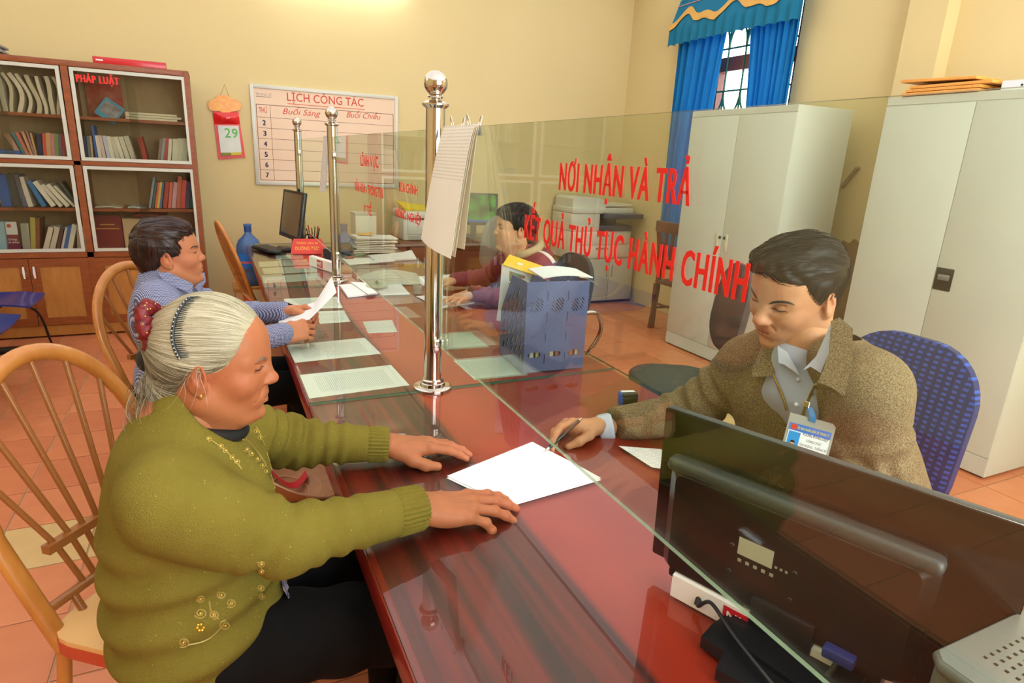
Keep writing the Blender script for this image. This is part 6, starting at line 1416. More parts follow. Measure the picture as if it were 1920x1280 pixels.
# ---------------------------------------------------------------- the grey-haired customer
def woman_customer():
    root = thing('person', 'grey-haired person in an olive cardigan seated with both hands on the counter', 'person', (-.1, 1.27, .48))
    SK, BL, LP = (174, 106, 68), (172, 82, 54), (142, 62, 50)
    MH = head_matrix((-.020, 1.212, 1.122), -.24, .10, 0, .97)
    V0, F0 = head_sdf(.0021, age=1, fem=1, full=.45, nose=1.12, mouth_open=1, flat=.009, lip=1.3).mesh(1)
    parts = [(xf(V0, MH), F0, paint_head(V0, SK, LP, BL, 1))]
    # hands resting on the paper
    Ml = frame((.985, -.16, -.03), (-.16, -.97, -.12), (.352, 1.392, .803)); Ml = Ml @ Matrix.Scale(1.04, 4)
    hl, tl = hand_sdf([(.10, .22, .16), (.10, .24, .16), (.13, .28, .18), (.2, .3, .2)], (.02, -.04, -.10, -.18), [(.018, .026, -.008), (.046, .044, -.018), (.075, .052, -.026), (.103, .050, -.029)], puffy=1.12)
    # local y must point to the thumb: left hand palm down facing +X has its thumb toward -Y
    xl = Vector((.975, -.19, -.10)).normalized(); zl = Vector((.10, .12, .98)); Ml = Matrix.Translation((.352, 1.392, .803)) @ Matrix((xl, Vector((-.17, -.98, .1)).normalized(), (zl-xl*zl.dot(xl)).normalized())).transposed().to_4x4() @ Matrix.Scale(1.1, 4)
    parts.append(hand_mesh(hl, Ml, SK, (206, 118, 84)))
    hr, tr2 = hand_sdf([(.06, .20, .14), (.08, .22, .16), (.12, .28, .18), (.30, .55, .30)], (.06, .0, -.08, -.2), [(.018, .026, -.008), (.045, .048, -.018), (.072, .058, -.026), (.096, .058, -.031)], puffy=1.15)
    xr = Vector((.985, -.08, -.12)).normalized(); zr = Vector((.12, -.15, .98)); Mr = Matrix.Translation((.342, 1.082, .806)) @ Matrix((xr, Vector((.10, .99, .1)).normalized(), (zr-xr*zr.dot(xr)).normalized())).transposed().to_4x4() @ Matrix.Scale(1.14, 4)
    parts.append(hand_mesh(hr, Mr, SK, (206, 118, 84)))
    parts.append(core((-.3, .95, .45), (.2, 1.5, 1.1), [((-.085, 1.23, 1.0), (-.09, 1.25, .6), .08, .1), ((-.11, 1.1, .95), (-.1, 1.36, .95), .05, .05), ((-.07, 1.222, 1.04), (-.085, 1.228, .95), .052, .06)], SK))
    body_obj(root, parts)
    for t in tl: nail(root, Ml, t)
    for t in tr2[:4]: nail(root, Mr, t)
    M_BRW = mat('grey_brown_brow', (120, 92, 72), .7)
    face_lines(V0, F0, root, MH, M_BRW, mat('lash_brown', (52, 30, 24), .6), .9, .0024)
    # cardigan
    s = SDF((-.32, .90, .40), (.42, 1.58, 1.10), .0052)
    SR, ER, WR = (-.112, 1.06, .938), (.065, 1.03, .832), (.335, 1.08, .810); SL_, EL, WL = (-.10, 1.385, .955), (.13, 1.44, .825), (.345, 1.392, .806)
    s.ell((-.095, 1.235, .58), (.165, .20, .15), k=.06); s.ell((-.088, 1.235, .72), (.163, .180, .16), k=.07); s.ell((-.094, 1.23, .85), (.138, .172, .16), k=.07); s.cone((-.108, 1.10, .945), (-.10, 1.36, .945), .066, .066, .07)
    s.ell((-.015, 1.16, .84), (.075, .07, .075), k=.05); s.ell((-.015, 1.31, .84), (.075, .07, .075), k=.05); s.cone((-.085, 1.225, .94), (-.068, 1.222, 1.03), .09, .070, .05)
    s.chain([SR, ER, WR], [.068, .058, .044], .03); s.cone((-.105, 1.07, .91), (-.02, 1.045, .865), .074, .070, .04)
    s.chain([SL_, EL, WL], [.074, .058, .040], .03)
    s.field(lambda X, Y, Z: (.455+.10*smooth_step(X, -.12, .10))-Z, .015)          # hem
    s.field(lambda X, Y, Z: (X-.336), .004)                                        # cuffs end
    s.cone((-.040, 1.218, .990), (.015, 1.212, 1.13), .060, .105, .012, 'sub')       # neck opening
    V, F = s.mesh(1)
    D = ring_folds(V, EL, WL, .036, .0042, -.35, .62, 2)+ring_folds(V, SL_, EL, .034, .0045, .55, 1.2, 5)+ring_folds(V, ER, WR, .046, .0032, .05, .62, 3)+ring_folds(V, SR, ER, .05, .0045, .62, 1.2, 7)
    tor = (V[:, 0] < .10) & (segd(V, SR, ER)[0] > .085) & (segd(V, ER, WR)[0] > .075)
    zz = V[:, 2]-.22*(V[:, 0]+.1)+.012*noise3(V, 11, 4); D += tor*.0075*np.sin(2*PI*zz/.082+.6)*(1-smooth_step(V[:, 2], .74, .86))*smooth_step(V[:, 2], .49, .54)
    for a, b in ((ER, WR), (EL, WL)):                                              # ribbed cuffs
        d, t = segd(V, a, b); ax = np.array(b)-np.array(a); ax /= np.linalg.norm(ax); e1 = np.cross(ax, [0, 0, 1]); e1 /= np.linalg.norm(e1); e2 = np.cross(ax, e1); r = V-np.array(a); an = np.arctan2(r @ e2, r @ e1)
        cm = smooth_step(t, .76, .80)*(d < .08); D += -.004*cm
    D *= 1
    hem = tor*(1-smooth_step(V[:, 2], .50+.07*smooth_step(V[:, 0], -.12, .1), .515+.07*smooth_step(V[:, 0], -.12, .1))); D += hem*.0009*np.sin((V[:, 0]+V[:, 1])*520)
    V = V+vnorm(V, F)*D[:, None]
    cloth_obj('cardigan', V, F, knit_mat('olive_knit', (134, 120, 50), (116, 102, 38)), root)
    for a_, b_, r_ in ((ER, WR, .0465), (EL, WL, .0432)): cuff(root, a_, b_, .77, 1.005, r_+.001, r_-.001, MATS['olive_knit'])
    bv = mk_bvh(V, F)
    M_GT = mat('gold_thread', (170, 146, 72), .5, .2); M_SEQ = mat('gold_sequin', (240, 200, 80), .15, .8)
    def spiral(px, py, r=10, turns=1.6, ph=0, rr=.0016):
        pts = []
        for k in range(22):
            a = ph+2*PI*turns*k/21; q = r*(.25+.75*k/21); p = cam_hit(bv, px+q*math.cos(a), py+q*math.sin(a)*.85)
            if p is not None: pts.append(p)
        if len(pts) > 4: wpart('gold_embroidery', MB().tube(pts, rr, 5), M_GT, root, 60)
        p = cam_hit(bv, px, py, .0015)
        if p is not None: wpart('sequin', MB().sphere(p, .0026, 8, 6), M_SEQ, root, 60)
    for px, py, r in ((376, 1149, 12), (400, 1152, 10), (422, 1171, 11), (344, 1203, 11), (432, 1130, 10), (376, 1121, 8), (415, 1114, 9), (490, 1056, 7), (491, 1070, 6), (488, 1102, 7), (491, 1118, 7)): spiral(px, py, r, 1.6, px)
    for px, py in ((455, 797), (460, 808), (455, 822), (462, 843), (471, 851), (482, 861), (491, 873), (499, 884), (480, 809), (487, 821), (413, 836), (422, 845), (435, 858), (443, 866), (390, 823)): spiral(px, py, 6, 1.3, py, .0014)
    def stem(pts):
        q = [cam_hit(bv, x, y) for x, y in pts]; q = [p for p in q if p is not None]
        if len(q) > 2: wpart('gold_embroidery', MB().tube(bez(q, 5), .0016, 5), M_GT, root, 60)
    stem([(350, 1208), (372, 1204), (392, 1196), (408, 1182), (416, 1172)]); stem([(392, 1125), (394, 1140), (398, 1150), (410, 1160)]); stem([(464, 826), (480, 845), (496, 868), (508, 893), (514, 915)]); stem([(480, 800), (490, 822), (500, 850), (508, 880)]); stem([(396, 826), (418, 842), (440, 864), (452, 880)])
    for k in range(6): 
        p = cam_hit(bv, 376+6*math.cos(k), 1175+6*math.sin(k), .0015)
        if p is not None: wpart('sequin', MB().sphere(p, .003, 8, 6), M_SEQ, root, 60)
    # undershirt collar, trousers, shoes
    wpart('undershirt_collar', MB().tube([(-.048+.064*math.cos(a), 1.218+.060*math.sin(a), .996-.36*.062*math.cos(a)) for a in np.linspace(0, 2*PI, 29)[:-1]], .013, 8, closed=True), mat('black_undershirt', (14, 13, 13), .8), root, 60)
    s = SDF((-.28, .92, -.01), (.56, 1.50, .72), .009)
    s.ell((-.10, 1.24, .53), (.14, .185, .09), k=.05)
    for hp, kn, an in (((-.06, 1.15, .535), (.36, 1.07, .545), (.30, 1.06, .06)), ((-.06, 1.33, .535), (.34, 1.34, .548), (.33, 1.35, .06))):
        s.chain([hp, kn, an], [.095, .07, .05], .03); s.cone(hp, kn, .092, .072, .03)
    V, F = s.mesh(1); V = V+vnorm(V, F)*(.004*np.sin(V[:, 0]*60+V[:, 1]*40+2*noise3(V, 12, 2)))[:, None]
    cloth_obj('trousers', V, F, mat('black_trouser_cloth', (12, 11, 11), .85, spec=.2, bump=.1, bscale=500), root)
    for y, x in ((1.06, .30), (1.35, .33)):
        q = SDF((x-.12, y-.08, -.01), (x+.24, y+.08, .14), .008).cone((x, y, .045), (x+.14, y, .032), .042, .034, .02); q.field(lambda X, Y, Z: .001-Z, .004); V, F = q.mesh(1); cloth_obj('shoe', V, F, mat('dark_shoe', (40, 28, 24), .5), root)
    wpart('blouse_hem', MB().sheet(lambda u, v: tuple(Vector((.066+.02*v, 1.13+.05*u, .655-.06*v+.004*math.sin(9*u)))), 8, 6, .002), mat('blue_flower_print', (48, 52, 110), .7, var=1, vscale=70, col2=(210, 190, 190)), root, 60)
    # hair
    hs = SDF((-.19, -.115, -.17), (.12, .115, .15), .0032)
    hs.ell((-.010, 0, .033), (.100, .085, .094), k=.02); hs.cone((-.05, 0, -.01), (-.07, 0, -.07), .064, .048, .04); hs.cone((-.07, 0, -.07), (-.078, 0, -.125), .047, .026, .02); hs.ell((-.092, .01, .03), (.034, .036, .045), k=.02)
    def hl_field(X, Y, Z):
        ay = np.abs(Y); xx = np.interp(Z, [-.13, -.055, -.03, -.012, .004, .03, .06, .085, .1], [-.05, -.044, -.040, -.020, .030, .050, .066, .074, .07])
        return X-xx-.012*np.sin(Y*60)*(Z > .05)*0+.10*np.maximum(0, .03-ay)*(Z > .06)*0
    hs.field(hl_field, .010); hs.field(lambda X, Y, Z: -.145-Z, .02)
    Vh, Fh = hs.mesh(1)
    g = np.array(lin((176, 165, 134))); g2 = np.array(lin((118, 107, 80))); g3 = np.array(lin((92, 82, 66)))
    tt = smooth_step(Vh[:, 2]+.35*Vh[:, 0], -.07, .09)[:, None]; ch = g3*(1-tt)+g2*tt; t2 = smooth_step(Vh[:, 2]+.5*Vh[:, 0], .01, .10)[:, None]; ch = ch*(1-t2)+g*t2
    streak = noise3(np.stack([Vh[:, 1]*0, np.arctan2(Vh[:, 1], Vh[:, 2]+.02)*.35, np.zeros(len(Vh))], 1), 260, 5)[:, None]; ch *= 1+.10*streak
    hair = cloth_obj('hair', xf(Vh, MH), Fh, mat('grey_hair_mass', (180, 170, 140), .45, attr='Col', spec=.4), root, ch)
    bun = Vector((-.118, .01, .03))
    def flow(p): return (bun-Vector(p)) if p[2] > -.03 else Vector((-.12, 0, -.02))-Vector(p)*1.0
    hm = [mat('hair_white', (206, 196, 170), .35), mat('hair_silver', (166, 155, 126), .35), mat('hair_ash', (112, 102, 80), .4), mat('hair_smoke', (96, 86, 70), .4)]
    s1 = strands(Vh, Fh, flow, 2600, 15, .0105, .00042, hm[:2], 1, lambda V: (V[:, 2]+.5*V[:, 0] > .0) & (V[:, 0] > -.06), (.0002, .0012))
    s2 = strands(Vh, Fh, flow, 1500, 12, .009, .00042, hm[1:3], 2, lambda V: (V[:, 2]+.5*V[:, 0] <= .015), (.0002, .002))
    for k_, sx in enumerate((s1, s2)):
        sx.v = [tuple(MH @ Vector(p)) for p in sx.v]; q = wpart('hair_strands', sx, hm[:2] if k_ == 0 else hm[1:3], root, 80); q['kind'] = 'stuff'
    # loose tail and wisps below the scrunchie
    tl_ = MB(); rnd = random.Random(3)
    for k in range(420):
        a = Vector((-.095+rnd.gauss(0, .012), rnd.gauss(0, .028), -.03+rnd.gauss(0, .02))); w_ = rnd.uniform(.4, 1.0); e = Vector((-.075+rnd.gauss(0, .022), rnd.gauss(-.01, .026), -.13-.03*w_)); m_ = (a+e)/2+Vector((-.02+rnd.gauss(0, .01), rnd.gauss(0, .01), -.012))
        tl_.tube([MH @ p for p in bez([a, m_, e], 6)], [.00042]*12+[.0002], 3, caps=False, mi=rnd.randrange(3))
    for k in range(10):
        a = Vector((-.016+rnd.gauss(0, .012), -.085, .0+rnd.gauss(0, .008))); e = a+Vector((-.02+rnd.gauss(0, .02), -.002, -.05+rnd.gauss(0, .012)))
        tl_.tube([MH @ p for p in bez([a+Vector((.02, .004, .012)), a, (a+e)/2+Vector((.004, -.006, 0)), e], 5)], [.00026]*16, 3, caps=False, mi=rnd.randrange(3))
    wpart('hair_wisps', tl_, hm[1:], root, 80)['kind'] = 'stuff'
    # comb
    bvh_ = mk_bvh(Vh, Fh); bw_ = mk_bvh(xf(Vh, MH), Fh); MI = MH.inverted()
    cmb = [cam_hit(bw_, x, y, .002) for x, y in ((357, 559), (347, 569), (338, 582), (331, 597), (327, 613), (325, 630), (327, 646), (332, 660), (339, 672))]
    cmb = bez([MI @ p for p in cmb if p is not None], 2)
    cm = wpart('hair_comb', MB().tube([MH @ p for p in cmb], .0033, 8), mat('dark_comb', (34, 40, 38), .3), root, 60)
    for p in cmb[::1]: wpart('comb_bead', MB().sphere(MH @ (p+Vector((-.001, -.0025, .0015))), .0016, 8, 6), mat('silver_bead', (190, 196, 196), .2, .7), cm, 60)
    for k in range(len(cmb)-1):
        for q in (0, .5):
            p = cmb[k].lerp(cmb[k+1], q); e = stick(bvh_, p+Vector((.024, 0, .004)), .0004); m_ = stick(bvh_, p+Vector((.012, 0, .002)), .0016)
            wpart('comb_tooth', MB().tube([MH @ p, MH @ m_, MH @ e], [.0013, .001, .0003], 5), mat('dark_comb', (34, 40, 38), .3), cm, 60)
    # scrunchie
    def scr(u, v):
        a, b_ = 2*PI*u, 2*PI*v; r = .044+.003*math.sin(9*a); q = .0135+.003*math.sin(17*a+2*b_)+.002*math.sin(29*a+b_)
        return MH @ (Matrix.Translation((-.107, .012, .042)) @ Matrix.Rotation(PI/2-.35, 4, 'Y') @ Vector(((r+q*math.cos(b_))*math.cos(a), (r+q*math.cos(b_))*math.sin(a), q*math.sin(b_))))
    sc_ = wpart('scrunchie', MB().grid(scr, 80, 14), mat('red_velvet', (124, 8, 18), .5, var=.7, vscale=90, col2=(56, 3, 10)), root, 80)
    for k in range(64):
        p = scr(k/64, .25+.2*math.sin(k*2.3)); wpart('gold_bead', MB().sphere(p, .0016, 6, 5), M_SEQ, sc_, 60)
    wpart('bun_net', MB().sphere(MH @ Vector((-.112, .005, -.012)), (.026, .028, .026), 16, 10), mat('black_net', (18, 16, 18), .7), root, 60)
    er = MH @ Vector((-.004, -.0835, -.0445)); wpart('earring', MB().sphere(er, (.003, .003, .006), 10, 8).sphere(er+Vector((0, 0, .008)), .0025, 8, 6), mat('gold_earring', (206, 170, 90), .25, .8), root, 60)
    return root
woman_customer()

# ---------------------------------------------------------------- the clerk
def short_hair(root, MH, ells, line, low, flow, mats, n, h=.0034, rad=.0006, seed=4, tuft=.004, step=.006, steps=7):
    hs = SDF((-.15, -.12, -.16), (.14, .12, .17), h)
    for e in ells:
        if e[0] == 'c': hs.cone(*e[1:5], .03)
        else: hs.ell(e[1], e[2], k=.025)
    zs, xs = zip(*line); hs.field(lambda X, Y, Z: X-np.interp(Z, zs, xs), .008); hs.field(lambda X, Y, Z: low(X)-Z, .015)
    V, F = hs.mesh(1); N = vnorm(V, F); V = V+N*(tuft*noise3(V*np.array([.6, 1.2, 1]), 110, seed)*(.35+.65*smooth_step(V[:, 2], .0, .08)))[:, None]
    cloth_obj('hair', xf(V, MH), F, mats[0], root)
    sx = strands(V, F, flow, n, steps, step, rad, mats, seed, None, (.0004, .0035)); sx.v = [tuple(MH @ Vector(p)) for p in sx.v]
    wpart('hair_strands', sx, mats, root, 80)['kind'] = 'stuff'; return V, F
def man_clerk():
    root = thing('person', 'dark-haired clerk in a brown tweed jacket writing on the form', 'person', (1.52, .95, .48))
    SK, BL, LP = (196, 140, 102), (190, 112, 84), (160, 92, 76)
    MH = head_matrix((1.200, .990, 1.245), math.radians(180), .36, -.14, 1.05)
    V0, F0 = head_sdf(.0023, nose=1.08, flat=.004).mesh(1)
    parts = [(xf(V0, MH), F0, paint_head(V0, SK, LP, BL))]
    RS, RE, RW = (1.255, 1.135, 1.005), (1.195, 1.255, .838), (.975, 1.274, .815); LS, LE, LW = (1.225, .785, 1.07), (1.285, .755, .865), (1.08, .79, .815)
    tip = onz(1017, 850, .7645); lo = min(np.linspace(.78, 1.0, 200), key=lambda z: abs((onz(1091, 784, z)-tip).length-.15)+(.05 if z < .83 else 0))
    top = onz(1091, 784, lo); dr = (top-tip).normalized(); Mp = frame(dr.orthogonal(), dr.cross(dr.orthogonal()), tip)
    pen = thing('ballpoint_pen', 'silver and black pen in the clerk\'s fingers over the form', 'pen', tuple(tip)); L_ = (top-tip).length; pen.rotation_euler = dr.to_track_quat('Z', 'Y').to_euler()
    obj('cone_tip', MB().lathe([(.0006, 0), (.0012, .006), (.0042, .024)], 14), M_STEEL, pen, 50); obj('grip', MB().lathe([(.0048, .024), (.0052, .03), (.0052, .05), (.0046, .052)], 14), M_BLACK, pen, 50)
    obj('barrel', MB().lathe([(.0046, .052), (.0048, .06), (.0048, L_-.012), (.0035, L_-.01)], 14), mat('pen_dark', (70, 62, 56), .25, .5), pen, 50); obj('button', MB().lathe([(.003, L_-.01), (.003, L_-.001), (.002, L_)], 12), M_STEEL, pen, 50); obj('clip', MB().box(.0045, .006, -.0012, .0012, L_-.05, L_-.012), M_STEEL, pen)
    x_ = Vector((-.955, -.04, .17)).normalized(); y_ = Vector((.0, -.80, .55)); y_ = (y_-x_*y_.dot(x_)).normalized(); z_ = x_.cross(y_)
    Mh = Matrix.Translation((.915, 1.262, .832)) @ Matrix((x_, y_, z_)).transposed().to_4x4() @ Matrix.Scale(1.06, 4)
    hr, tips = hand_sdf([(.30, .52, .22), (.52, .66, .30), (.72, .80, .40), (.82, .85, .40)], (.02, -.02, -.05, -.08), [(.018, .024, -.012), (.047, .036, -.030), (.077, .030, -.046), (.102, .014, -.056)], puffy=1.0)
    want = tip.lerp(top, .27)+Vector((.0, .002, .006)); have = Mh @ Vector(tips[0][1]); Mh = Matrix.Translation(want-have) @ Mh; WH = Mh.translation
    RW = tuple(WH+Vector((.050, .0, -.006)))
    parts.append(hand_mesh(hr, Mh, SK, (206, 132, 100)))
    x2 = Vector((-.95, .2, -.1)).normalized(); y2 = Vector((.2, .95, .1)); y2 = (y2-x2*y2.dot(x2)).normalized(); z2 = x2.cross(y2)
    if z2.z < 0: y2 = -y2; z2 = -z2
    Ml = Matrix.Translation((1.075, .775, .808)) @ Matrix((x2, -y2 if False else y2, z2)).transposed().to_4x4()
    hl, t2 = hand_sdf([(.15, .25, .2)]*4, puffy=1.0); parts.append(hand_mesh(hl, Ml, SK, (206, 132, 100)))
    parts.append(core((1.0, .7, .5), (1.75, 1.25, 1.2), [((1.225, .965, 1.13), (1.24, .955, 1.02), .06, .065), ((1.28, .955, .98), (1.5, .95, .62), .06, .09)], SK))
    body_obj(root, parts)
    for t in tips[:1]+tips[4:]: nail(root, Mh, t)
    face_lines(V0, F0, root, MH, M_HAIRK, M_LASH, .75, .0024, .001)
    # shirt
    s = SDF((1.0, .7, .55), (1.72, 1.25, 1.2), .008)
    for y in (.89, 1.03): s.cone((1.49, y, .64), (1.265, y+.005, .985), .128, .100, .05)
    s.cone((1.25, 1.08, .995), (1.235, .85, 1.03), .05, .05, .05); s.cone((1.232, .960, 1.02), (1.218, .966, 1.082), .080, .068, .03)
    V, F = s.mesh(1); bs = mk_bvh(V, F); cloth_obj('shirt', V, F, mat('grey_blue_shirt', (176, 184, 206), .75, bump=.05, bscale=600), root)
    # jacket
    s = SDF((.93, .58, .42), (1.78, 1.40, 1.16), .0058)
    for y in (.865, 1.045): s.cone((1.52, y, .56), (1.285, y, .955), .165, .128, .06)
    s.cone(RS, LS, .068, .070, .06); s.cone((1.25, 1.04, 1.055), (1.24, .88, 1.08), .075, .075, .05); s.cone((1.25, 1.05, 1.06), RS, .07, .066, .05); s.cone((1.24, .88, 1.085), LS, .07, .068, .05)
    s.chain([RS, RE, RW], [.074, .066, .047], .03); s.chain([LS, LE, LW], [.078, .068, .05], .03)
    s.chain([(1.10, .925, 1.10), (1.130, .900, .99), (1.170, .890, .87), (1.26, .885, .72)], [.078, .066, .050, .036], .006, 'sub')
    s.cone((1.225, .97, 1.05), (1.205, .98, 1.22), .062, .085, .012, 'sub'); s.field(lambda X, Y, Z: (RW[0]+.012-X)+0*Z, .003); s.field(lambda X, Y, Z: .46-Z, .01)
    V, F = s.mesh(1)
    D = ring_folds(V, RS, RE, .05, .005, .25, 1.25, 3)+ring_folds(V, RE, RW, .055, .004, -.1, .5, 4)+ring_folds(V, LS, LE, .052, .0045, .35, 1.2, 6)+ring_folds(V, LE, LW, .04, .006, -.1, .8, 8)
    D += .0035*np.sin(38*(V[:, 1]+.35*V[:, 2])+2.2*noise3(V, 10, 9))*(1-smooth_step(V[:, 2], .86, .98))
    V = V+vnorm(V, F)*D[:, None]
    def tweed():
        m = mat('brown_tweed', (112, 92, 66), .9, spec=.1); N, L = nt(m); b = N['Principled BSDF']; tc = N.new('ShaderNodeTexCoord')
        n = N.new('ShaderNodeTexNoise'); n.inputs['Scale'].default_value = 420; n.inputs['Detail'].default_value = 2; L.new(tc.outputs['Object'], n.inputs['Vector'])
        w = N.new('ShaderNodeTexWave'); w.wave_type = 'BANDS'; w.bands_direction = 'DIAGONAL'; w.inputs['Scale'].default_value = 160; w.inputs['Distortion'].default_value = 3; L.new(tc.outputs['Object'], w.inputs['Vector'])
        mm = N.new('ShaderNodeMath'); mm.operation = 'ADD'; L.new(n.outputs[0], mm.inputs[0]); q = N.new('ShaderNodeMath'); q.operation = 'MULTIPLY'; q.inputs[1].default_value = .0; L.new(w.outputs['Fac'], q.inputs[0]); L.new(q.outputs[0], mm.inputs[1])
        r = N.new('ShaderNodeValToRGB'); e = r.color_ramp.elements; e[0].position = .34; e[0].color = (*lin((84, 68, 50)), 1); e[1].position = .70; e[1].color = (*lin((160, 138, 104)), 1); L.new(mm.outputs[0], r.inputs[0]); L.new(r.outputs[0], b.inputs['Base Color'])
        bp_ = N.new('ShaderNodeBump'); bp_.inputs['Strength'].default_value = .3; bp_.inputs['Distance'].default_value = .002; L.new(n.outputs[0], bp_.inputs['Height']); L.new(bp_.outputs[0], b.inputs['Normal']); return m
    TW = tweed(); cloth_obj('jacket', V, F, TW, root); bj = mk_bvh(V, F)
    class Both:
        def ray_cast(self, o, d):
            a, b = bj.ray_cast(o, d), bs.ray_cast(o, d)
            if a[0] is None: return b
            if b[0] is None: return a
            return a if a[3] < b[3] else b
    bb = Both(); M_SHC = mat('shirt_collar_cloth', (196, 202, 220), .7)
    for pts in (((1458, 648), (1460, 680), (1470, 683), (1499, 703), (1492, 688), (1476, 660)), ((1560, 600), (1561, 630), (1553, 664), (1539, 699), (1520, 687), (1505, 694), (1530, 668), (1549, 626))): wpart('shirt_collar', patch(bb, pts, .004, .006), M_SHC, root, 50)
    for pts in (((1430, 645), (1452, 650), (1464, 671), (1452, 703), (1430, 706), (1411, 706), (1410, 692), (1420, 668)), ((1558, 602), (1574, 595), (1599, 616), (1598, 660), (1596, 698), (1583, 744), (1560, 726), (1533, 716), (1545, 690), (1554, 660))): wpart('jacket_collar', patch(bb, pts, .012, .008), TW, root, 50)
    for pts in (((1452, 704), (1462, 726), (1471, 748), (1476, 768)), ((1532, 720), (1522, 738), (1512, 760), (1506, 780))):
        q = [cam_hit(bb, *p, .003) for p in pts]; q = [p for p in q if p is not None]
        if len(q) > 2: wpart('zip', MB().tube(bez(q, 5), .003, 6), mat('brass_zip', (150, 116, 62), .4, .6), root, 60)
    for y in (1500, 1503, 1498):
        pass
    for px, py in ((1497, 712), (1493, 758)):
        p = cam_hit(bb, px, py, .001)
        if p is not None: wpart('shirt_button', MB().sphere(p, (.005, .005, .005), 10, 6), mat('button_white', (222, 224, 230), .3), root, 60)
    a_, b_ = Vector(RE), Vector(RW); cuff(root, a_, b_, .95, 1.12, .041, .039, M_SHC, 1, 0, 'shirt_cuff')
    # trousers and shoes
    s = SDF((.9, .65, -.01), (1.75, 1.25, .72), .011); s.ell((1.54, .95, .56), (.15, .18, .1), k=.05)
    for y in (.83, 1.06): s.chain([(1.52, y, .55), (1.10, y, .55), (1.16, y, .07)], [.095, .07, .05], .03)
    V, F = s.mesh(1); cloth_obj('trousers', V, F, mat('dark_grey_trousers', (44, 44, 48), .85), root)
    for y in (.83, 1.06):
        q = SDF((.9, y-.08, -.01), (1.28, y+.08, .14), .009).cone((1.16, y, .045), (1.0, y, .035), .044, .036, .02); q.field(lambda X, Y, Z: .001-Z, .004); V, F = q.mesh(1); cloth_obj('shoe', V, F, mat('black_shoe', (22, 20, 20), .35), root)
    ell_ = [('e', (-.016, 0, .036), (.105, .086, .084)), ('e', (.032, -.010, .080), (.060, .064, .028)), ('c', (-.05, 0, -.01), (-.06, 0, -.05), .060, .05)]
    def fl(p): return Vector((.75, -.55, .05)) if p[2] > .055 else Vector((.25, 0, -1)) if p[0] > -.06 else Vector((-.05, 0, -1))
    short_hair(root, MH, ell_, [(-.12, -.06), (-.06, -.055), (-.035, -.035), (-.018, .004), (.0, .020), (.025, .034), (.05, .048), (.064, .080), (.08, .095), (.11, .095)], lambda X: -.075+.4*np.maximum(0, X+.04), fl, [M_HAIRK, mat('hair_soft_black', (28, 24, 22), .45, spec=.3), mat('hair_grey_glint', (46, 42, 39), .45), M_HAIRK], 1500, seed=6, tuft=.006)
    # name badge
    P4 = [(1479, 786), (1560, 808), (1549, 866), (1470, 842)]; hits = [cam_hit(bb, *p, .012) for p in P4]; ds = [(p-CP).length for p in hits if p is not None]; dm = (min(ds) if ds else 1.3)-.004
    c3 = [CP+ray(*p).normalized()*dm for p in P4]; o3 = sum(c3, Vector())/4; MBd = frame(c3[1]-c3[0], c3[0]-c3[3], o3); bw_ = (c3[1]-c3[0]).length; bh_ = (c3[0]-c3[3]).length
    bd = thing('name_badge', 'clip-on name badge in a clear holder on the brown jacket', 'badge', tuple(o3)); bd.rotation_euler = MBd.to_euler()
    obj('clear_holder', MB().box(-bw_/2-.003, bw_/2+.003, -bh_/2, bh_/2+.016, -.0014, -.0008), mat('holder_plastic', (200, 196, 186), .2, alpha=.5), bd)
    obj('card', MB().box(-bw_/2+.002, bw_/2-.002, -bh_/2+.002, bh_/2-.004, -.0006, 0), mat('card_white', (232, 234, 236), .4), bd)
    hd = bh_*.24; obj('blue_header', MB().box(-bw_/2+.002, bw_/2-.002, bh_/2-.004-hd, bh_/2-.004, 0, .0003), mat('badge_blue', (56, 112, 200), .4), bd)
    obj('round_emblem', MB().prism([(-bw_*.37+hd*.42*math.cos(a), bh_/2-.004-hd/2+hd*.42*math.sin(a)) for a in np.linspace(0, 2*PI, 20)[:-1]], .0003, .0006), mat('badge_red', (206, 60, 40), .4), bd)
    text('header_line', 'ỦY BAN NHÂN DÂN XÃ TRUNG VĨ', bd, Matrix.Translation((bw_*.08, bh_/2-.004-hd*.66, .0004)), bw_*.72, hd*.36, mat('badge_yellow', (236, 214, 60), .5), .03, .0001)
    ph_ = (-bw_/2+.004, -bw_/2+.004+bw_*.27, -bh_/2+.006, bh_/2-.006-hd)
    obj('photo_background', MB().box(ph_[0], ph_[1], ph_[2], ph_[3], 0, .0003), mat('photo_blue', (30, 140, 216), .4), bd)
    cx_ = (ph_[0]+ph_[1])/2; obj('photo_shoulders', MB().prism([(cx_-.008, ph_[2]), (cx_+.008, ph_[2]), (cx_+.006, ph_[2]+.006), (cx_, ph_[2]+.009), (cx_-.006, ph_[2]+.006)], .0003, .0005), M_PAP, bd)
    obj('photo_face', MB().prism([(cx_+.0045*math.cos(a), ph_[2]+.0125+.0055*math.sin(a)) for a in np.linspace(0, 2*PI, 16)[:-1]], .0004, .0006), mat('photo_skin', (196, 150, 120), .5), bd); obj('photo_hair', MB().prism([(cx_+.005*math.cos(a), ph_[2]+.0145+.0052*math.sin(a)) for a in np.linspace(0, PI, 10)], .0006, .0008), M_BLACK, bd)
    for tx, yy, ww, hh_ in (('VƯƠNG ĐĂNG DIỆP', .12, .58, .12), ('CÔNG CHỨC', -.06, .36, .085), ('VĂN PHÒNG - THỐNG KÊ', -.23, .64, .085)): text('badge_line', tx, bd, Matrix.Translation((bw_*.15, bh_*yy, .0001)), bw_*ww, bh_*hh_, mat('badge_ink', (40, 42, 60), .5), .02 if yy > .1 else 0, .0001)
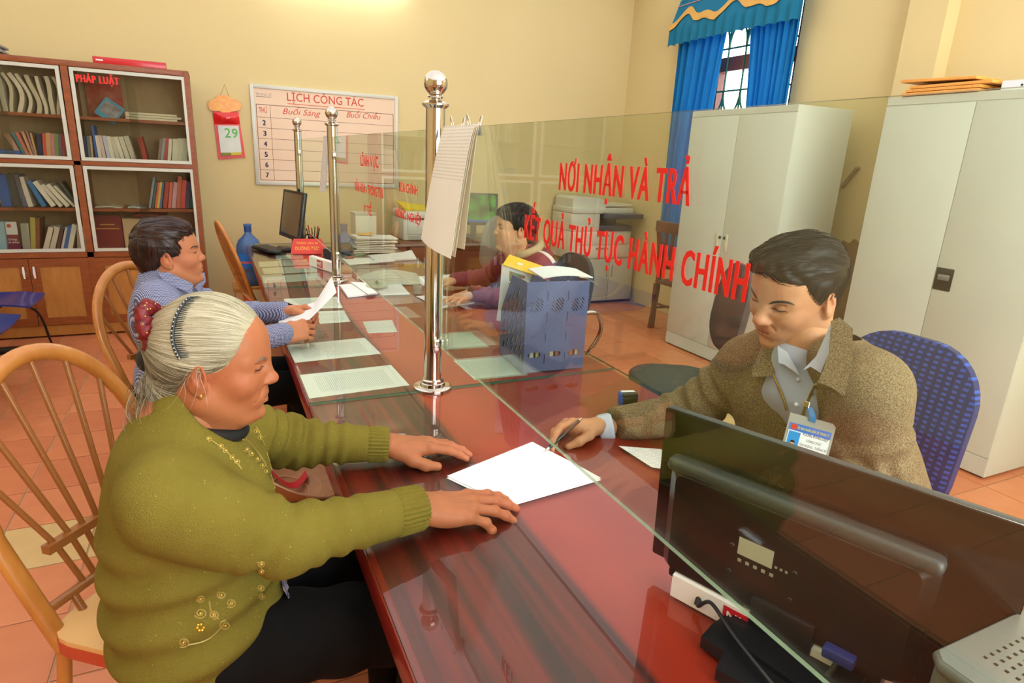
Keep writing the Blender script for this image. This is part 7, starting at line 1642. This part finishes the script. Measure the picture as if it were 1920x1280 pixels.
    obj('clip_strap', MB().sheet(lambda u, v: (-.006+.012*u-.014*v*v, bh_/2+.008+.03*v, .001+.004*math.sin(PI*v)), 2, 8, .001), mat('blue_strap', (66, 130, 190), .4), bd, 60); obj('metal_clip', MB().box(-.026, -.014, bh_/2+.034, bh_/2+.048, .0, .004, .001), M_STEEL, bd)
    return root
man_clerk()

# ---------------------------------------------------------------- woman in the checked shirt
def gingham():
    m = mat('checked_shirt_cloth', (60, 66, 110), .8); N, L = nt(m); b = N['Principled BSDF']; tc = N.new('ShaderNodeTexCoord'); sp = N.new('ShaderNodeSeparateXYZ'); L.new(tc.outputs['Object'], sp.inputs[0])
    def M_(op, a, c):
        q = N.new('ShaderNodeMath'); q.operation = op
        for i, v in enumerate((a, c)):
            if hasattr(v, 'is_linked'): L.new(v, q.inputs[i])
            else: q.inputs[i].default_value = v
        return q.outputs[0]
    f = M_('ADD', M_('GREATER_THAN', M_('SINE', M_('MULTIPLY', M_('ADD', sp.outputs[2], M_('MULTIPLY', sp.outputs[1], .5)), 1250), 0), .1), M_('GREATER_THAN', M_('SINE', M_('MULTIPLY', M_('ADD', sp.outputs[0], M_('MULTIPLY', sp.outputs[1], .6)), 1250), 0), .1))
    r = N.new('ShaderNodeValToRGB'); e = r.color_ramp.elements; e[0].position = .2; e[0].color = (*lin((44, 50, 92)), 1); e[1].position = 1; e[1].color = (*lin((206, 210, 226)), 1); x = e.new(.5); x.color = (*lin((98, 104, 146)), 1)
    L.new(M_('MULTIPLY', f, .5), r.inputs[0]); L.new(r.outputs[0], b.inputs['Base Color']); return m
def woman_checked():
    root = thing('person', 'short-haired person in a blue checked shirt holding up a page', 'person', (-.2, 2.68, .48))
    SK, BL, LP = (190, 122, 84), (190, 100, 72), (164, 86, 72)
    MH = head_matrix((-.163, 2.65, 1.105), .0, -.10, 0, 1.02); V0, F0 = head_sdf(.003, fem=1, nose=1.02, mouth_open=1, flat=.011).mesh(1)
    parts = [(xf(V0, MH), F0, paint_head(V0, SK, LP, BL))]
    nr, fr = onz(572, 606, .86), onz(582, 569, .885)
    def hm(o, x, y, cur, th=None):
        x = Vector(x).normalized(); y = Vector(y); y = (y-x*y.dot(x)).normalized(); M = Matrix.Translation(o) @ Matrix((x, y, x.cross(y))).transposed().to_4x4(); s, t = hand_sdf(cur, thumb=th, h=.0028, puffy=1.08); return hand_mesh(s, M, SK, BL)
    # right hand (near): thumb up; left hand (far) mirrored through its frame
    RW, LW = Vector((nr.x-.085, nr.y-.01, .828)), Vector((fr.x-.10, fr.y+.0, .855))
    def hand_any(o, x, z, thumb_side, cur, th=None):
        x = Vector(x).normalized(); z = Vector(z); z = (z-x*z.dot(x)).normalized(); y = z.cross(x)
        if y.dot(Vector(thumb_side)) < 0: y = -y
        A = Matrix((x, y, z)).transposed().to_4x4(); s, t = hand_sdf(cur, thumb=th, h=.0028, puffy=1.08, wl=.022); V, F, c = hand_mesh(s, Matrix.Translation(o) @ A, SK, BL)
        return V, (F if A.to_3x3().determinant() > 0 else F[:, ::-1]), c
    grip = [(.55, .75, .4), (.6, .8, .4), (.65, .85, .45), (.7, .9, .45)]; th = [(.018, .024, -.010), (.05, .036, -.020), (.08, .034, -.030), (.105, .022, -.036)]
    parts.append(hand_any(RW, (.95, .28, .10), (.1, -.75, .6), (0, .3, 1), grip, th)); parts.append(hand_any(LW, (.90, -.40, .08), (.05, .7, .65), (0, -.3, 1), grip, th))
    parts.append(core((-.4, 2.35, .5), (.1, 3.0, 1.15), [((-.18, 2.655, 1.03), (-.20, 2.66, .9), .055, .07), ((-.2, 2.66, .9), (-.2, 2.67, .6), .09, .1)], SK))
    body_obj(root, parts); face_lines(V0, F0, root, MH, M_HAIRK2, M_LASH, .5, .0018)
    s = SDF((-.44, 2.32, .44), (.36, 3.06, 1.14), .0075)
    SR, ER = (-.22, 2.50, .955), (.0, 2.42, .78); SL_, EL = (-.205, 2.82, .955), (.02, 2.86, .80)
    s.ell((-.20, 2.665, .60), (.14, .18, .16), k=.06); s.ell((-.205, 2.66, .85), (.125, .17, .17), k=.06); s.cone((-.215, 2.53, .965), (-.205, 2.79, .965), .062, .062, .05); s.cone((-.195, 2.655, 1.0), (-.178, 2.655, 1.055), .085, .066, .03)
    s.chain([SR, ER, tuple(RW)], [.066, .055, .043], .03); s.chain([SL_, EL, tuple(LW)], [.066, .055, .043], .03)
    for w_ in (RW, LW): pass
    s.field(lambda X, Y, Z: X-max(RW.x, LW.x)-.012, .004); s.cone((-.165, 2.655, 1.03), (-.13, 2.655, 1.16), .056, .08, .01, 'sub')
    V, F = s.mesh(1); D = ring_folds(V, SR, ER, .045, .004, .4, 1.3, 3)+ring_folds(V, ER, tuple(RW), .045, .003, -.2, .6, 5)+ring_folds(V, SL_, EL, .05, .005, .3, 1.3, 6)+ring_folds(V, EL, tuple(LW), .05, .006, -.2, .7, 7)
    V = V+vnorm(V, F)*D[:, None]; G = gingham(); cloth_obj('checked_shirt', V, F, G, root); bv = mk_bvh(V, F)
    for pts in (((296, 512), (316, 510), (362, 532), (360, 551), (330, 538), (305, 524)), ((362, 532), (372, 508), (384, 512), (386, 528), (372, 548))): wpart('shirt_collar', patch(bv, pts, .008, .006, 4), G, root, 50)
    for k, w_ in enumerate((RW, LW)): 
        e_ = Vector((ER, EL)[k]); cuff(root, e_, w_, .80, 1.06, .0465, .0445, G, 1, 0, 'shirt_cuff')
    s = SDF((-.42, 2.38, -.01), (.48, 2.98, .7), .012); s.ell((-.2, 2.67, .55), (.15, .18, .1), k=.05)
    for y, kx in ((2.58, .30), (2.78, .30)): s.chain([(-.16, y, .55), (kx, y, .545), (kx-.04, y-.02, .06)], [.092, .066, .05], .03)
    V, F = s.mesh(1); cloth_obj('trousers', V, F, mat('black_trouser_cloth', (12, 11, 11), .85), root)
    for y in (2.56, 2.76):
        q = SDF((.1, y-.08, -.01), (.5, y+.08, .14), .009).cone((.26, y, .045), (.40, y, .035), .042, .034, .02); q.field(lambda X, Y, Z: .001-Z, .004); V, F = q.mesh(1); cloth_obj('shoe', V, F, mat('black_shoe', (22, 20, 20), .35), root)
    hb = mat('reddish_black_hair', (44, 26, 20), .4); ell_ = [('e', (-.02, 0, .035), (.106, .087, .098)), ('e', (.03, 0, .085), (.058, .062, .036)), ('c', (-.055, 0, -.01), (-.065, 0, -.09), .062, .042)]
    def fl(p): return Vector((.5, .0, -.1)) if p[2] > .06 else (Vector((.45, 0, -.8)) if p[0] > -.03 else Vector((-.05, 0, -1)))
    short_hair(root, MH, ell_, [(-.16, -.05), (-.06, -.045), (-.03, -.034), (-.012, .01), (.0, .034), (.02, .040), (.035, .050), (.05, .070), (.07, .085), (.12, .085)], lambda X: -.115+.25*np.maximum(0, X+.06), fl, [hb, mat('hair_red_glint', (96, 52, 34), .4), hb], 900, .004, .0009, 9, .007)
    er = MH @ Vector((-.004, -.083, -.042)); wpart('earring', MB().sphere(er, .0035, 8, 6), mat('gold_earring', (206, 170, 90), .25, .8), root, 60)
    # the page held up
    def pfn(u, v):
        c = Vector((.20, 2.52, .822)).lerp(Vector((nr.x+.02, nr.y+.01, .872)), min(1, u/.55)) if u < .55 else Vector((nr.x+.02, nr.y+.01, .872)).lerp(ony(631, 548, 2.56), (u-.55)/.45)
        d = Vector((.20, 2.74, .822)).lerp(Vector((fr.x+.02, fr.y-.015, .895)), min(1, u/.55)) if u < .55 else Vector((fr.x+.02, fr.y-.015, .895)).lerp(ony(622, 518, 2.72), (u-.55)/.45)
        return tuple(c.lerp(d, v))
    tag(obj('held_page', MB().sheet(pfn, 24, 6, .0006), print_mat('held_print', (240, 240, 240), (130, 130, 150), 30, w=10, h=.3, dens=.5), None, 40), 'white printed page held by the person in the checked shirt', 'paper')
    return root
woman_checked()

# ---------------------------------------------------------------- clerk in the maroon jacket
def woman_maroon():
    root = thing('person', 'short-haired clerk in a maroon jacket seated behind the middle counter', 'person', (1.58, 3.02, .48))
    SK, BL, LP = (214, 164, 122), (210, 136, 106), (186, 112, 98)
    MH = head_matrix((1.432, 2.985, 1.158), math.radians(170), -.02, 0, 1.02); V0, F0 = head_sdf(.003, fem=1, full=1, nose=1.02, flat=.012).mesh(1)
    parts = [(xf(V0, MH), F0, paint_head(V0, SK, LP, BL))]
    nh, fh = onz(862, 561, .785), onz(838, 533, .785)
    def hand_any(o, x, z, thumb_side, cur):
        x = Vector(x).normalized(); z = Vector(z); z = (z-x*z.dot(x)).normalized(); y = z.cross(x)
        if y.dot(Vector(thumb_side)) < 0: y = -y
        A = Matrix((x, y, z)).transposed().to_4x4(); s, t = hand_sdf(cur, (.2, .06, -.1, -.25), h=.0028, puffy=1.02); V, F, c = hand_mesh(s, Matrix.Translation(o) @ A, SK, BL)
        return V, (F if A.to_3x3().determinant() > 0 else F[:, ::-1]), c
    LW = Vector((nh.x+.07, nh.y+.02, .812)); RW = Vector((fh.x+.05, fh.y, .812))
    parts.append(hand_any(LW, (-.93, -.33, -.16), (-.15, .0, 1), (-.3, 1, 0), [(.05, .15, .1), (.07, .18, .12), (.1, .2, .14), (.14, .22, .15)]))
    parts.append(hand_any(RW, (-.96, .05, -.15), (-.15, .3, 1), (0, -1, 0), [(.5, .7, .4)]*4))
    parts.append(core((1.3, 2.7, .5), (1.8, 3.3, 1.2), [((1.45, 2.985, 1.09), (1.5, 3.0, .94), .055, .07), ((1.5, 3.0, .94), (1.56, 3.02, .6), .09, .1)], SK))
    body_obj(root, parts); face_lines(V0, F0, root, MH, M_HAIRK, M_LASH, .55, .0018)
    s = SDF((1.12, 2.6, .44), (1.86, 3.62, 1.16), .0085)
    SL_, EL = (1.525, 2.82, .965), (1.42, 2.78, .80); SR, ER = (1.51, 3.17, .965), (1.45, 3.36, .82)
    s.ell((1.57, 3.0, .62), (.14, .185, .17), k=.06); s.ell((1.545, 3.0, .86), (.13, .175, .17), k=.06); s.cone((1.53, 2.85, .975), (1.52, 3.15, .975), .066, .066, .05); s.cone((1.52, 3.0, 1.0), (1.49, 2.99, 1.06), .09, .07, .04)
    s.chain([SL_, EL, tuple(LW)], [.07, .058, .041], .03); s.chain([SR, ER, tuple(RW)], [.07, .058, .041], .03); s.cone((1.45, 2.985, 1.04), (1.40, 2.98, 1.17), .056, .08, .01, 'sub'); s.field(lambda X, Y, Z: max(LW.x, RW.x)*0+LW.x-.005-X, .004)
    V, F = s.mesh(1); D = ring_folds(V, SL_, EL, .05, .005, .2, 1.3, 3)+ring_folds(V, EL, tuple(LW), .05, .005, -.2, .8, 5)+ring_folds(V, SR, ER, .05, .005, .2, 1.3, 6)+ring_folds(V, ER, tuple(RW), .05, .005, -.2, .8, 7); V = V+vnorm(V, F)*D[:, None]
    MJ = mat('maroon_jacket_cloth', (122, 26, 54), .6, var=.3, vscale=20, bump=.06, bscale=300); cloth_obj('jacket', V, F, MJ, root); bv = mk_bvh(V, F)
    M_BG = mat('beige_hood_lining', (190, 172, 130), .85, var=.4, vscale=40)
    wpart('hood_collar', MB().tube([(1.50+.078*math.cos(a), 2.985+.085*math.sin(a), 1.045+.03*math.cos(a)) for a in np.linspace(-2.5, 2.5, 24)], [.022]*24, 10), M_BG, root, 60)
    wpart('hood', MB().sphere((1.60, 2.99, 1.005), (.06, .11, .05), 18, 10), MJ, root, 60)
    q = [cam_hit(bv, x, y, .003) for x, y in ((997, 473), (1010, 472), (1022, 476), (1032, 484), (1038, 493))]; q = [p for p in q if p is not None]
    if len(q) > 2: wpart('white_stripe', MB().tube(bez(q, 5), .013, 8, flat=(1, .4)), mat('jacket_white', (224, 216, 206), .6), root, 60)
    q = [cam_hit(bv, x, y, .003) for x, y in ((992, 462), (988, 473), (982, 484))]; q = [p for p in q if p is not None]
    if len(q) > 2: wpart('dark_stripe', MB().tube(bez(q, 5), .008, 8, flat=(1, .4)), M_BLACK, root, 60)
    cuff(root, EL, LW, .86, 1.03, .040, .036, mat('dark_cuff', (50, 36, 40), .8), 20, .001); cuff(root, ER, RW, .86, 1.03, .040, .036, mat('dark_cuff', (50, 36, 40), .8), 20, .001)
    s = SDF((1.0, 2.7, -.01), (1.8, 3.3, .7), .013); s.ell((1.58, 3.0, .55), (.15, .18, .1), k=.05)
    for y in (2.9, 3.12): s.chain([(1.55, y, .55), (1.16, y, .545), (1.2, y, .06)], [.092, .066, .05], .03)
    V, F = s.mesh(1); cloth_obj('trousers', V, F, mat('dark_grey_trousers', (44, 44, 48), .85), root)
    for y in (2.9, 3.12):
        q = SDF((.95, y-.08, -.01), (1.32, y+.08, .14), .01).cone((1.2, y, .045), (1.06, y, .035), .042, .034, .02); q.field(lambda X, Y, Z: .001-Z, .004); V, F = q.mesh(1); cloth_obj('shoe', V, F, mat('black_shoe', (22, 20, 20), .35), root)
    ell_ = [('e', (-.016, 0, .036), (.108, .088, .094)), ('e', (.05, .0, .07), (.045, .07, .036)), ('c', (-.05, 0, -.01), (-.065, 0, -.075), .064, .05)]
    def fl(p): return Vector((.3, .0, -.7)) if p[2] > .05 else Vector((.05, 0, -1))
    short_hair(root, MH, ell_, [(-.16, -.04), (-.06, -.036), (-.03, -.03), (-.012, .005), (.0, .028), (.02, .036), (.035, .048), (.045, .080), (.07, .098), (.12, .098)], lambda X: -.095+.3*np.maximum(0, X+.05), fl, [M_HAIRK, mat('hair_soft_black', (28, 24, 22), .45, spec=.3)], 700, .004, .0009, 11, .003)
    return root
woman_maroon()
